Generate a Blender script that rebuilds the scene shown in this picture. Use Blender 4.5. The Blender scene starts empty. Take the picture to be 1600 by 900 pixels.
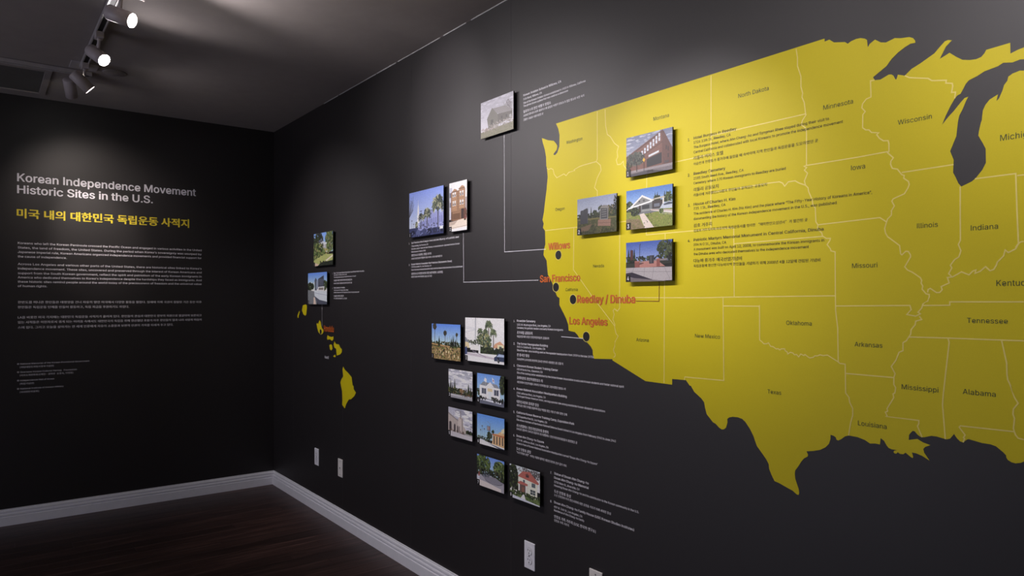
import bpy, bmesh, math, random
from mathutils import Vector, Matrix
from mathutils.geometry import tessellate_polygon
random.seed(7)
S = bpy.context.scene
COL = S.collection

# ------------------------------------------------------------------ camera
CAM = Vector((5.505, -1.842, 1.425))
FWD = Vector((-0.79699, 0.60399, 0.0))
cam_data = bpy.data.cameras.new('camera')
cam_data.sensor_width = 36.0
cam_data.lens = 24.795
cam_data.shift_y = 0.0125
cam_data.clip_start = 0.02
cam = bpy.data.objects.new('camera', cam_data)
cam.location = CAM
cam.rotation_euler = FWD.to_track_quat('-Z', 'Y').to_euler()
COL.objects.link(cam)
S.camera = cam

# ------------------------------------------------------------------ world, ambient light, exposure
world = bpy.data.worlds.new('world')
S.world = world
world.use_nodes = True
world.node_tree.nodes['Background'].inputs[0].default_value = (0.75, 0.8, 1.0, 1)
world.node_tree.nodes['Background'].inputs[1].default_value = 0.01
S.view_settings.view_transform = 'Standard'
S.view_settings.look = 'None'
S.view_settings.gamma = 1.0
S.view_settings.use_curve_mapping = False
S.view_settings.exposure = 0.0

# added cool fill light, unseen, behind an opening made for it opposite the map
def area(name, loc, direction, sx, sy, power, color):
    l = bpy.data.lights.new(name, 'AREA')
    l.shape = 'RECTANGLE'; l.size = sx; l.size_y = sy; l.energy = power; l.color = color
    o = bpy.data.objects.new(name, l)
    o.location = loc
    o.rotation_euler = Vector(direction).to_track_quat('-Z', 'Y').to_euler()
    COL.objects.link(o)
    return o
area('fill_light', (2.5, -4.9, 1.1), (0.0, 1, 0), 2.4, 2.0, 28, (0.83, 0.82, 1.0))

# ------------------------------------------------------------------ materials
def lin(c):
    return tuple((v/255/12.92 if v/255 <= 0.04045 else ((v/255+0.055)/1.055)**2.4) for v in c)
MATS = {}
def mat(name, rgb, rough=0.5, spec=0.5, var=0.06, scale=30.0, bump=0.0, emit=0.0, metal=0.0, stretch=None):
    """plain procedural material: rgb is sRGB 0-255, varied a little by a noise texture"""
    if name in MATS: return MATS[name]
    m = bpy.data.materials.new(name); m.use_nodes = True
    nt = m.node_tree; N = nt.nodes; p = N['Principled BSDF']
    c = lin(rgb)
    tc = N.new('ShaderNodeTexCoord'); nz = N.new('ShaderNodeTexNoise'); nz.inputs['Scale'].default_value = scale
    nz.inputs['Detail'].default_value = 4
    mp = N.new('ShaderNodeMapping')
    if stretch: mp.inputs['Scale'].default_value = stretch
    nt.links.new(tc.outputs['Object'], mp.inputs['Vector']); nt.links.new(mp.outputs[0], nz.inputs['Vector'])
    r = N.new('ShaderNodeValToRGB')
    r.color_ramp.elements[0].position = 0.3; r.color_ramp.elements[1].position = 0.7
    r.color_ramp.elements[0].color = tuple(v*(1-var) for v in c)+(1,)
    r.color_ramp.elements[1].color = tuple(min(1, v*(1+var)) for v in c)+(1,)
    nt.links.new(nz.outputs['Fac'], r.inputs['Fac']); nt.links.new(r.outputs[0], p.inputs['Base Color'])
    p.inputs['Roughness'].default_value = rough
    p.inputs['Specular IOR Level'].default_value = spec
    p.inputs['Metallic'].default_value = metal
    if bump:
        b = N.new('ShaderNodeBump'); b.inputs['Strength'].default_value = bump; b.inputs['Distance'].default_value = 0.002
        nt.links.new(nz.outputs['Fac'], b.inputs['Height']); nt.links.new(b.outputs[0], p.inputs['Normal'])
    if emit:
        p.inputs['Emission Color'].default_value = (1.0, 0.97, 0.92, 1); p.inputs['Emission Strength'].default_value = emit
    MATS[name] = m
    return m
M_WALL = mat('black satin wall covering', (23, 18, 21), 0.55, 0.8, 0.05, 60, 0.03)
M_CEIL = mat('grey ceiling paint', (166, 158, 154), 0.9, 0.2, 0.03, 12, 0.1)
M_TRIM = mat('white gloss trim paint', (240, 240, 246), 0.4, 0.5, 0.02, 25)
M_CAULK = mat('white caulk', (200, 200, 200), 0.6)
M_YELLOW = mat('yellow vinyl', (214, 197, 22), 0.5, 0.32, 0.02, 400, 0.02)
M_BORDER = mat('cream vinyl line', (240, 222, 120), 0.5)
M_DARKTXT = mat('dark green vinyl', (48, 62, 22), 0.5)
M_INK = mat('black vinyl', (62, 56, 16), 0.5)
M_ORANGE = mat('orange vinyl', (208, 104, 44), 0.5)
M_BROWNLINE = mat('brown vinyl line', (130, 72, 30), 0.5)
M_WHITE = mat('white vinyl', (240, 238, 245), 0.5)
M_KYELLOW = mat('yellow vinyl lettering', (244, 222, 60), 0.5)
M_DOT = mat('black vinyl dot', (24, 24, 24), 0.5)
M_BOARD = mat('black foam board edge', (22, 22, 24), 0.6)
M_LAMP = mat('white lamp enamel', (196, 186, 186), 0.45)
M_TRACK = mat('white track enamel', (190, 184, 184), 0.4)
M_SLOT = mat('black track slot', (20, 18, 18), 0.6)
M_LENS = mat('lit lamp lens', (255, 255, 255), 0.4, emit=40.0)
M_PLATE = mat('white plastic plate', (244, 244, 255), 0.35)
M_CREAM = mat('cream plastic plate', (236, 232, 228), 0.35)
M_HOLE = mat('dark outlet slot', (30, 28, 30), 0.6)
M_SCREW = mat('steel screw', (150, 150, 150), 0.35, metal=0.8)
M_GRILLE = mat('grey ceiling panel', (104, 102, 98), 0.8)

def floor_mat():
    m = bpy.data.materials.new('dark brown wood'); m.use_nodes = True
    nt = m.node_tree; N = nt.nodes; L = nt.links; p = N['Principled BSDF']
    g = N.new('ShaderNodeNewGeometry'); mp = N.new('ShaderNodeMapping'); mp.inputs['Scale'].default_value = (38, 1.6, 38)
    oi = N.new('ShaderNodeObjectInfo'); add = N.new('ShaderNodeVectorMath'); add.operation = 'ADD'
    L.new(g.outputs['Position'], mp.inputs['Vector']); L.new(mp.outputs[0], add.inputs[0]); L.new(oi.outputs['Random'], add.inputs[1])
    n1 = N.new('ShaderNodeTexNoise'); n1.inputs['Scale'].default_value = 1.6; n1.inputs['Detail'].default_value = 8; n1.inputs['Roughness'].default_value = 0.65
    L.new(add.outputs[0], n1.inputs['Vector'])
    r = N.new('ShaderNodeValToRGB'); e = r.color_ramp.elements
    e[0].position = 0.30; e[0].color = lin((34, 19, 16))+(1,)
    e[1].position = 0.72; e[1].color = lin((100, 72, 66))+(1,)
    k = e.new(0.52); k.color = lin((58, 38, 33))+(1,)
    L.new(n1.outputs['Fac'], r.inputs['Fac'])
    hs = N.new('ShaderNodeHueSaturation'); mr = N.new('ShaderNodeMapRange'); mr.inputs[3].default_value = 0.75; mr.inputs[4].default_value = 1.25
    L.new(oi.outputs['Random'], mr.inputs[0]); L.new(mr.outputs[0], hs.inputs['Value']); L.new(r.outputs[0], hs.inputs['Color'])
    L.new(hs.outputs[0], p.inputs['Base Color'])
    p.inputs['Roughness'].default_value = 0.42
    b = N.new('ShaderNodeBump'); b.inputs['Strength'].default_value = 0.25; b.inputs['Distance'].default_value = 0.001
    L.new(n1.outputs['Fac'], b.inputs['Height']); L.new(b.outputs[0], p.inputs['Normal'])
    return m
M_FLOOR = floor_mat()

def print_mat():
    m = bpy.data.materials.new('printed photograph'); m.use_nodes = True
    nt = m.node_tree; N = nt.nodes; L = nt.links; p = N['Principled BSDF']
    a = N.new('ShaderNodeAttribute'); a.attribute_name = 'ink'
    tc = N.new('ShaderNodeTexCoord'); n = N.new('ShaderNodeTexNoise'); n.inputs['Scale'].default_value = 260; n.inputs['Detail'].default_value = 3
    L.new(tc.outputs['Object'], n.inputs['Vector'])
    mr = N.new('ShaderNodeMapRange'); mr.inputs[1].default_value = 0.3; mr.inputs[2].default_value = 0.7; mr.inputs[3].default_value = 0.86; mr.inputs[4].default_value = 1.12
    L.new(n.outputs['Fac'], mr.inputs[0])
    mx = N.new('ShaderNodeVectorMath'); mx.operation = 'SCALE'
    L.new(a.outputs['Color'], mx.inputs[0]); L.new(mr.outputs[0], mx.inputs['Scale'])
    L.new(mx.outputs[0], p.inputs['Base Color'])
    p.inputs['Roughness'].default_value = 0.45
    return m
M_PRINT = print_mat()

# ------------------------------------------------------------------ mesh helpers
class MB:
    """collects world-space geometry and links it as one mesh object"""
    def __init__(self): self.v = []; self.f = []
    def add(self, vs, fs):
        n = len(self.v); self.v += [Vector(v) for v in vs]; self.f += [tuple(i+n for i in f) for f in fs]
        return self
    def box(self, a, b):
        x0, x1 = sorted((a[0], b[0])); y0, y1 = sorted((a[1], b[1])); z0, z1 = sorted((a[2], b[2]))
        vs = [(x0,y0,z0),(x1,y0,z0),(x1,y1,z0),(x0,y1,z0),(x0,y0,z1),(x1,y0,z1),(x1,y1,z1),(x0,y1,z1)]
        return self.add(vs, [(0,3,2,1),(4,5,6,7),(0,1,5,4),(1,2,6,5),(2,3,7,6),(3,0,4,7)])
    def lathe(self, p, d, prof, n=24, caps=True):
        """prof: (distance along d, radius)"""
        d = Vector(d).normalized(); a = d.orthogonal().normalized(); b = d.cross(a)
        vs = []; fs = []
        for t, r in prof:
            for i in range(n):
                q = 2*math.pi*i/n
                vs.append(Vector(p)+d*t+(a*math.cos(q)+b*math.sin(q))*r)
        for k in range(len(prof)-1):
            for i in range(n):
                j = (i+1) % n
                fs.append((k*n+i, k*n+j, (k+1)*n+j, (k+1)*n+i))
        if caps:
            fs.append(tuple(range(n-1, -1, -1))); fs.append(tuple((len(prof)-1)*n+i for i in range(n)))
        return self.add(vs, fs)
    def build(self, name, m, parent=None, origin=None, smooth=False, bevel=0.0):
        o0 = Vector(origin) if origin is not None else (world_loc(parent) if parent else Vector((0, 0, 0)))
        me = bpy.data.meshes.new(name)
        me.from_pydata([v-o0 for v in self.v], [], self.f); me.update()
        me.materials.append(m)
        ob = bpy.data.objects.new(name, me)
        COL.objects.link(ob)
        if parent: ob.parent = parent; ob.location = o0-world_loc(parent)
        else: ob.location = o0
        if smooth:
            for q in me.polygons: q.use_smooth = len(q.vertices) == 4
        if bevel:
            b = ob.modifiers.new('bevel', 'BEVEL'); b.width = bevel; b.segments = 2; b.limit_method = 'ANGLE'
        return ob
def world_loc(o):
    v = Vector((0, 0, 0))
    while o: v += o.location; o = o.parent
    return v
def thing(name, label, cat, loc, group=None):
    o = bpy.data.objects.new(name, None); o.location = loc; o.empty_display_size = 0.1
    COL.objects.link(o); o['label'] = label; o['category'] = cat
    if group: o['group'] = group
    return o
def tag(o, label, cat, group=None):
    o['label'] = label; o['category'] = cat
    if group: o['group'] = group
    return o
def struct(o): o['kind'] = 'structure'; return o
# wall frames: (reading direction, height, distance off the wall) -> world
def onR(u, z, d): return Vector((u, -d, z))
def onL(s, z, d): return Vector((d, -s, z))     # s grows towards the viewer, lettering runs towards the corner

# ------------------------------------------------------------------ outlines and lettering, in metres on their wall
# (distance along the wall from the room corner, height above the floor)
LAND = [(3.3661, 2.1328), (4.4867, 2.1403), (4.4867, 2.1318), (4.5, 2.1336), (4.5131, 2.1221), (4.5432, 2.1144), (4.5511, 2.1074), (4.56, 2.1117), (4.5739, 2.1137), (4.5848, 2.1126), (4.5957, 2.108), (4.6016, 2.1028), (4.6038, 2.0827), (4.6091, 2.0906), (4.6224, 2.0974), (4.6368, 2.086), (4.6498, 2.082), (4.6715, 2.0869), (4.6853, 2.0823), (4.7063, 2.0791), (4.7149, 2.074), (4.7197, 2.0662), (4.7204, 2.0608), (4.7088, 2.0617), (4.6965, 2.0574), (4.679, 2.0481), (4.6639, 2.0366), (4.6511, 2.0216), (4.6355, 2.0124), (4.6171, 2.0018), (4.6211, 1.9941), (4.6215, 1.9934), (4.6359, 1.9911), (4.6489, 1.9958), (4.6566, 1.9986), (4.663, 1.9975), (4.6681, 1.993), (4.6719, 1.9842), (4.6744, 1.981), (4.6764, 1.9844), (4.6789, 1.9929), (4.6956, 1.986), (4.7116, 1.9987), (4.7309, 2.0064), (4.7639, 2.0226), (4.7755, 2.0344), (4.7869, 2.0448), (4.7937, 2.0458), (4.8022, 2.0428), (4.7892, 2.0317), (4.7755, 2.0057), (4.7971, 2.0146), (4.8116, 2.0007), (4.8248, 1.9902), (4.8401, 1.9856), (4.8529, 1.984), (4.8635, 1.9864), (4.8699, 1.993), (4.8736, 1.9998), (4.9206, 2.0023), (4.921, 1.978), (4.9348, 1.9825), (4.9466, 1.9847), (4.9582, 1.9951), (4.9697, 1.9681), (4.9466, 1.9585), (4.9388, 1.9599), (4.925, 1.9572), (4.9069, 1.9613), (4.8968, 1.956), (4.8699, 1.9517), (4.8551, 1.9443), (4.8379, 1.9389), (4.8314, 1.932), (4.8259, 1.9212), (4.8204, 1.9115), (4.8138, 1.9093), (4.8083, 1.9033), (4.8004, 1.8902), (4.7892, 1.8679), (4.7805, 1.8461), (4.7937, 1.862), (4.8071, 1.8752), (4.8204, 1.8907), (4.8292, 1.8997), (4.8368, 1.9011), (4.8314, 1.8907), (4.8248, 1.8739), (4.8182, 1.8618), (4.816, 1.8525), (4.8149, 1.8462), (4.8116, 1.8137), (4.7982, 1.7804), (4.806, 1.7581), (4.8045, 1.7288), (4.8105, 1.7157), (4.816, 1.7014), (4.8222, 1.6933), (4.8336, 1.6979), (4.8444, 1.7025), (4.8519, 1.7087), (4.8657, 1.7259), (4.873, 1.7415), (4.8724, 1.7738), (4.8657, 1.7893), (4.8576, 1.8064), (4.8589, 1.8169), (4.8629, 1.8357), (4.8646, 1.8401), (4.8667, 1.8624), (4.872, 1.8744), (4.8803, 1.8844), (4.8968, 1.8925), (4.8937, 1.8778), (4.8988, 1.8826), (4.9059, 1.8997), (4.9089, 1.9107), (4.915, 1.9185), (4.917, 1.9274), (4.925, 1.9323), (4.9388, 1.9352), (4.9466, 1.9332), (4.9736, 1.9492), (5.0044, 1.9167), (5.0044, 1.8735), (4.9851, 1.8465), (5.0236, 1.8654), (5.039, 1.8087), (5.0082, 1.7547), (5.039, 1.7223), (5.0968, 1.7439), (5.1738, 1.7979), (5.1738, 1.8249), (5.27, 1.8357), (5.3201, 1.9113), (5.4625, 1.9167), (5.5087, 1.9978), (5.5549, 2.0464), (5.605, 2.0248), (5.6319, 1.9059), (5.5126, 1.8411), (5.4895, 1.7871), (5.5203, 1.7439), (5.4625, 1.7223), (5.3662, 1.6791), (5.3277, 1.5926), (5.3047, 1.5386), (5.2854, 1.4792), (5.3047, 1.3928), (5.22, 1.3226), (5.1622, 1.274), (5.0929, 1.2145), (5.0814, 1.1335), (5.1314, 0.9445), (5.116, 0.8526), (5.066, 0.8904), (5.0275, 0.9931), (5.0313, 1.0525), (4.9813, 1.1065), (4.9466, 1.0701), (4.9407, 1.0661), (4.9309, 1.0631), (4.923, 1.0642), (4.916, 1.0681), (4.913, 1.0734), (4.9126, 1.078), (4.9069, 1.084), (4.8927, 1.095), (4.8824, 1.0976), (4.8657, 1.0978), (4.8379, 1.1025), (4.8336, 1.1006), (4.8259, 1.0929), (4.8193, 1.0947), (4.8127, 1.101), (4.8067, 1.11), (4.7982, 1.0976), (4.7914, 1.0948), (4.7823, 1.0958), (4.7686, 1.098), (4.7569, 1.0979), (4.7404, 1.0919), (4.7321, 1.0916), (4.7249, 1.0964), (4.7189, 1.1032), (4.714, 1.1037), (4.7091, 1.0979), (4.7055, 1.0922), (4.7047, 1.0797), (4.7249, 1.0854), (4.7381, 1.0788), (4.7546, 1.0749), (4.7428, 1.0686), (4.7385, 1.0629), (4.7404, 1.0543), (4.7529, 1.037), (4.7357, 1.0458), (4.7213, 1.0497), (4.7121, 1.0499), (4.7152, 1.0397), (4.714, 1.0364), (4.7091, 1.0386), (4.6973, 1.0469), (4.6919, 1.0421), (4.6844, 1.0416), (4.6782, 1.0449), (4.6757, 1.0411), (4.6714, 1.0403), (4.6681, 1.0432), (4.6698, 1.0469), (4.6769, 1.0499), (4.6643, 1.0496), (4.6566, 1.0518), (4.6515, 1.0575), (4.645, 1.0684), (4.6364, 1.0737), (4.6349, 1.057), (4.6228, 1.0577), (4.6095, 1.0555), (4.5961, 1.0626), (4.577, 1.0672), (4.5535, 1.0677), (4.5436, 1.064), (4.5323, 1.0542), (4.5251, 1.05), (4.5202, 1.0515), (4.5179, 1.0576), (4.5121, 1.0606), (4.5034, 1.0621), (4.5034, 1.0502), (4.499, 1.0369), (4.4887, 1.0253), (4.4738, 1.0162), (4.4557, 1.0103), (4.4336, 1.0054), (4.4388, 0.9968), (4.4373, 0.9913), (4.4265, 0.9844), (4.4186, 0.9743), (4.4108, 0.9611), (4.4013, 0.9476), (4.4, 0.9463), (4.3987, 0.9364), (4.4, 0.9222), (4.4052, 0.9088), (4.4104, 0.8954), (4.4122, 0.885), (4.4104, 0.8786), (4.4052, 0.8787), (4.3922, 0.8867), (4.3683, 0.8938), (4.3494, 0.8997), (4.3352, 0.9022), (4.3248, 0.9195), (4.3178, 0.9343), (4.3164, 0.9477), (4.308, 0.9612), (4.2939, 0.9763), (4.2768, 0.9948), (4.2656, 1.0224), (4.2532, 1.0423), (4.2371, 1.0612), (4.2262, 1.0682), (4.2116, 1.071), (4.1931, 1.0702), (4.1799, 1.0662), (4.1735, 1.0612), (4.1743, 1.0501), (4.1686, 1.0332), (4.161, 1.0273), (4.1533, 1.0256), (4.1437, 1.0297), (4.1301, 1.0401), (4.1203, 1.0433), (4.0965, 1.0658), (4.0905, 1.0848), (4.0865, 1.1025), (4.0764, 1.113), (4.0477, 1.1316), (4.0352, 1.1488), (4.0366, 1.1491), (4.0291, 1.1501), (4.0143, 1.1663), (3.9569, 1.1649), (3.9569, 1.1459), (3.8391, 1.1473), (3.6801, 1.2083), (3.6801, 1.2128), (3.5845, 1.2081), (3.5778, 1.224), (3.5767, 1.2396), (3.5665, 1.2527), (3.5552, 1.2612), (3.5424, 1.2694), (3.5251, 1.2825), (3.5035, 1.2816), (3.4929, 1.2931), (3.4781, 1.3038), (3.4541, 1.307), (3.442, 1.3082), (3.4389, 1.3317), (3.4267, 1.3559), (3.402, 1.3883), (3.3864, 1.4088), (3.3876, 1.4356), (3.3738, 1.4419), (3.3611, 1.4607), (3.3451, 1.4922), (3.3289, 1.5156), (3.3159, 1.5307), (3.3106, 1.5688), (3.308, 1.5879), (3.2909, 1.6078), (3.2882, 1.6128), (3.2909, 1.6339), (3.2995, 1.6545), (3.2981, 1.7097), (3.2842, 1.7235), (3.2895, 1.7401), (3.2816, 1.7556), (3.2909, 1.7866), (3.2962, 1.82), (3.308, 1.8778), (3.3146, 1.9275), (3.3093, 1.9663), (3.3061, 1.9716), (3.3041, 2.01), (3.2962, 2.0409), (3.2829, 2.0729), (3.2776, 2.0909), (3.2895, 2.0866), (3.3159, 2.0755), (3.3515, 2.0669), (3.3674, 2.0516), (3.3738, 2.0422), (3.3706, 2.0282), (3.3515, 2.0148), (3.3515, 2.0098), (3.3611, 2.0082), (3.3738, 2.0152), (3.3864, 2.0379), (3.3876, 2.0831), (3.3801, 2.1093)]
BORDERS = [[(3.6016, 2.131), (3.6016, 1.9538), (3.596, 1.945), (3.5251, 1.9423), (3.5018, 1.9399), (3.4721, 1.9323), (3.4781, 1.9288), (3.442, 1.9268), (3.4267, 1.9159), (3.4144, 1.925), (3.3706, 1.9155), (3.3547, 1.9323), (3.3483, 1.952), (3.3354, 1.9581), (3.3191, 1.9564), (3.3093, 1.9641)], [(3.596, 1.945), (3.6181, 1.928), (3.6219, 1.909), (3.6016, 1.8834), (3.5866, 1.8485), (3.6016, 1.835), (3.6016, 1.8098)], [(3.6426, 2.1292), (3.6453, 2.0693), (3.6544, 2.035), (3.6694, 2.0246), (3.6905, 1.9962), (3.7113, 1.9812), (3.7035, 1.9638), (3.7071, 1.9444), (3.6999, 1.9343), (3.7051, 1.9166), (3.7216, 1.9159), (3.7344, 1.9244), (3.7359, 1.91), (3.7622, 1.8801)], [(3.2995, 1.7104), (3.3801, 1.7102), (3.4721, 1.7088), (3.7164, 1.7084), (3.7572, 1.7085)], [(3.4721, 1.7088), (3.4704, 1.584), (3.4692, 1.5463), (3.5709, 1.4449), (3.6905, 1.3347)], [(3.7164, 1.7084), (3.7164, 1.5726), (3.7164, 1.3991), (3.7061, 1.3877), (3.6905, 1.3959), (3.6836, 1.3894), (3.6894, 1.3762), (3.6826, 1.3572), (3.6931, 1.3386), (3.6905, 1.331), (3.6983, 1.3067), (3.7087, 1.297), (3.6931, 1.2764), (3.6943, 1.2801), (3.6917, 1.2592), (3.6854, 1.2475), (3.689, 1.2364), (3.6943, 1.2329), (3.6943, 1.2254), (3.6864, 1.2193)], [(3.718, 1.4365), (4.0857, 1.4348), (4.1931, 1.4365), (4.5165, 1.4385)], [(3.9274, 1.653), (3.9238, 1.4358), (3.9225, 1.1486)], [(3.8456, 1.8714), (3.8433, 1.6528), (4.0455, 1.6511), (4.1124, 1.6511), (4.1968, 1.6481)], [(3.9286, 1.884), (4.0455, 1.8855), (4.1127, 1.8878)], [(4.1132, 2.1343), (4.1132, 1.9574), (4.1124, 1.691), (4.1124, 1.6511)], [(4.1968, 1.6481), (4.1986, 1.4361)], [(4.1975, 1.5991), (4.4827, 1.6012)], [(4.1127, 1.9453), (4.4316, 1.9465)], [(4.1124, 1.7657), (4.3108, 1.7688), (4.3511, 1.7677), (4.3609, 1.7628), (4.3675, 1.753), (4.3788, 1.764), (4.3997, 1.7641), (4.4124, 1.7559), (4.4311, 1.7476)], [(4.403, 2.1358), (4.4071, 2.1097), (4.4071, 2.0862), (4.4175, 2.0543), (4.4175, 2.0251), (4.4229, 2.0063), (4.4207, 1.9952), (4.4275, 1.9791), (4.4316, 1.9463), (4.4327, 1.9437), (4.4218, 1.93), (4.4186, 1.9189), (4.4311, 1.9077), (4.4342, 1.8961), (4.4342, 1.8023), (4.4265, 1.8012), (4.4348, 1.7964), (4.428, 1.7902), (4.4373, 1.7801), (4.428, 1.7597), (4.4311, 1.7476), (4.4388, 1.7394), (4.4404, 1.7291), (4.4511, 1.7047), (4.4526, 1.6916), (4.4602, 1.6807), (4.4617, 1.6439), (4.4617, 1.6429), (4.4678, 1.6337), (4.4663, 1.6253), (4.4708, 1.6178), (4.4783, 1.6115), (4.4813, 1.6019), (4.4916, 1.5949), (4.5034, 1.5941), (4.5019, 1.5885), (4.494, 1.5778), (4.5034, 1.5659), (4.5048, 1.5602), (4.5165, 1.5567), (4.5173, 1.439), (4.5179, 1.3984), (4.5237, 1.3519), (4.5251, 1.2612)], [(4.4342, 1.8023), (4.577, 1.8019), (4.6553, 1.8037)], [(4.4663, 1.6339), (4.577, 1.6367), (4.6346, 1.638), (4.6515, 1.6255)], [(4.6215, 1.9934), (4.6109, 1.9941), (4.6122, 1.9521), (4.6002, 1.9495), (4.5907, 1.9394), (4.5885, 1.929), (4.5975, 1.9176), (4.5912, 1.9108), (4.5907, 1.8829), (4.5907, 1.8765), (4.5988, 1.8695), (4.6069, 1.868), (4.6135, 1.86), (4.632, 1.8557), (4.6268, 1.8521), (4.6333, 1.8416), (4.6437, 1.833), (4.6553, 1.8314), (4.6574, 1.8226), (4.6574, 1.8034), (4.654, 1.8008), (4.6681, 1.7858), (4.6622, 1.7784), (4.6612, 1.7706), (4.6655, 1.7595), (4.6782, 1.7555), (4.6882, 1.7405), (4.6944, 1.7375), (4.6931, 1.7307), (4.7042, 1.7214), (4.7062, 1.7134), (4.703, 1.7048), (4.6944, 1.6916), (4.6681, 1.6824), (4.6643, 1.6768), (4.6706, 1.6643), (4.663, 1.652), (4.6638, 1.6502), (4.663, 1.6411), (4.654, 1.6327), (4.6515, 1.6255), (4.6468, 1.6095), (4.6489, 1.5974), (4.654, 1.5878), (4.6832, 1.5635), (4.6857, 1.5426), (4.6889, 1.5398), (4.6981, 1.5484), (4.7042, 1.5473), (4.7091, 1.5387), (4.7091, 1.5336), (4.6956, 1.5096), (4.7018, 1.5016), (4.714, 1.4953), (4.7321, 1.4815), (4.7352, 1.475), (4.7338, 1.4687), (4.7376, 1.461), (4.7362, 1.4534), (4.7452, 1.4419), (4.7522, 1.4405), (4.7522, 1.4342), (4.7487, 1.4241), (4.7499, 1.425), (4.7381, 1.4174), (4.7352, 1.4072), (4.7266, 1.3969), (4.7321, 1.3931), (4.7213, 1.3871), (4.7006, 1.3909), (4.7108, 1.4031), (4.7079, 1.4134), (4.5179, 1.411)], [(4.7297, 1.3872), (4.735, 1.3792), (4.7213, 1.375), (4.7201, 1.3661), (4.7104, 1.3534), (4.7096, 1.3426), (4.6993, 1.3254), (4.6914, 1.3206), (4.6914, 1.3004), (4.6819, 1.2959), (4.6744, 1.2758), (4.663, 1.2588), (4.6724, 1.2417), (4.6693, 1.2309), (4.6693, 1.2139), (4.6739, 1.2065), (4.6719, 1.1932), (4.6673, 1.1901), (4.6693, 1.1811), (4.6528, 1.1515), (4.654, 1.1446), (4.6484, 1.1417), (4.6528, 1.133), (4.6502, 1.1309), (4.7285, 1.1314), (4.7285, 1.1237), (4.7254, 1.1169), (4.7362, 1.0912)], [(4.6882, 1.7457), (4.806, 1.7475)], [(4.82, 1.6935), (4.82, 1.6268), (4.8204, 1.5672), (4.816, 1.5577), (4.8215, 1.5427), (4.8171, 1.5282), (4.8083, 1.5225), (4.7989, 1.5094), (4.8022, 1.5031), (4.7953, 1.4897), (4.8027, 1.4816)], [(4.8508, 1.7076), (4.9313, 1.7081), (4.9339, 1.6157), (4.9364, 1.5523), (4.9309, 1.5434)], [(4.9339, 1.7031), (4.9466, 1.7032)], [(4.9466, 1.5563), (4.9407, 1.5555), (4.9358, 1.5512), (4.9313, 1.5406), (4.917, 1.5331), (4.911, 1.5393), (4.9079, 1.5261), (4.8957, 1.5126), (4.8937, 1.5056), (4.8886, 1.4963), (4.8813, 1.4935), (4.8724, 1.5033), (4.8614, 1.493), (4.8508, 1.4885), (4.8529, 1.4964), (4.8465, 1.4942), (4.8385, 1.4855), (4.8226, 1.493), (4.8038, 1.4816), (4.7926, 1.4804), (4.7964, 1.4674), (4.7789, 1.4591), (4.7812, 1.4515), (4.7755, 1.4449), (4.7686, 1.4449), (4.7546, 1.4552), (4.7499, 1.4527), (4.7487, 1.4456)], [(4.7357, 1.4135), (4.7977, 1.4144), (4.7977, 1.4225), (4.9466, 1.4227)], [(4.706, 1.3352), (4.7937, 1.3363), (4.9039, 1.3363), (4.9466, 1.3366)], [(4.7937, 1.3363), (4.7964, 1.3261), (4.7835, 1.2015), (4.7819, 1.176), (4.788, 1.0947)], [(4.9039, 1.3363), (4.914, 1.2849), (4.9144, 1.2616), (4.916, 1.2477), (4.922, 1.2343), (4.92, 1.2388), (4.9289, 1.2095), (4.9358, 1.1975), (4.9269, 1.1837), (4.926, 1.172), (4.9289, 1.1631), (4.9269, 1.1397), (4.9309, 1.1263), (4.9358, 1.1201), (4.9466, 1.1184)], [(4.9279, 1.1333), (4.8204, 1.1311), (4.8178, 1.1275), (4.8303, 1.1111), (4.827, 1.1045), (4.8292, 1.1024), (4.8259, 1.0933)], [(4.5464, 1.2317), (4.6693, 1.2314)], [(4.5251, 1.2612), (4.5294, 1.2573), (4.5442, 1.2564), (4.5456, 1.1796), (4.5554, 1.1682), (4.5549, 1.1672), (4.5563, 1.1563), (4.5646, 1.1408), (4.5646, 1.123), (4.5591, 1.103), (4.5535, 1.0677)], [(4.286, 1.4122), (4.2866, 1.3093), (4.2936, 1.305), (4.3005, 1.2986), (4.309, 1.299), (4.3159, 1.3021), (4.3226, 1.2927), (4.3311, 1.2916), (4.3411, 1.2855), (4.3461, 1.287), (4.3527, 1.2838), (4.3576, 1.287), (4.3675, 1.2876), (4.3691, 1.2823), (4.3756, 1.2791), (4.3772, 1.2733), (4.3853, 1.2788), (4.3933, 1.2772), (4.3981, 1.2722), (4.4045, 1.2735), (4.4108, 1.2671), (4.4171, 1.2757), (4.4265, 1.2719), (4.4296, 1.275), (4.4435, 1.2663), (4.4542, 1.2687), (4.4587, 1.273), (4.4663, 1.2735), (4.4738, 1.2771), (4.4827, 1.2751), (4.4952, 1.2775), (4.5251, 1.2612)], [(4.1583, 1.4363), (4.1611, 1.1782), (4.0101, 1.1761), (4.008, 1.1657)], [(4.1598, 1.4089), (4.2849, 1.409), (4.286, 1.3973)], [(4.6956, 1.986), (4.7067, 1.978), (4.7499, 1.9654), (4.7581, 1.958), (4.7903, 1.9508), (4.7892, 1.9444), (4.8031, 1.9402), (4.8042, 1.9337), (4.8016, 1.9191), (4.81, 1.9181), (4.8083, 1.9033)], [(4.9466, 1.3766), (5.0968, 1.3766), (5.1892, 1.3172)], [(4.9466, 1.463), (5.2893, 1.463)], [(5.116, 1.7601), (5.116, 1.6791), (5.0352, 1.5602), (5.0698, 1.463)], [(5.143, 1.7547), (5.3162, 1.7547), (5.3393, 1.7169), (5.3201, 1.6467)]]
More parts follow.
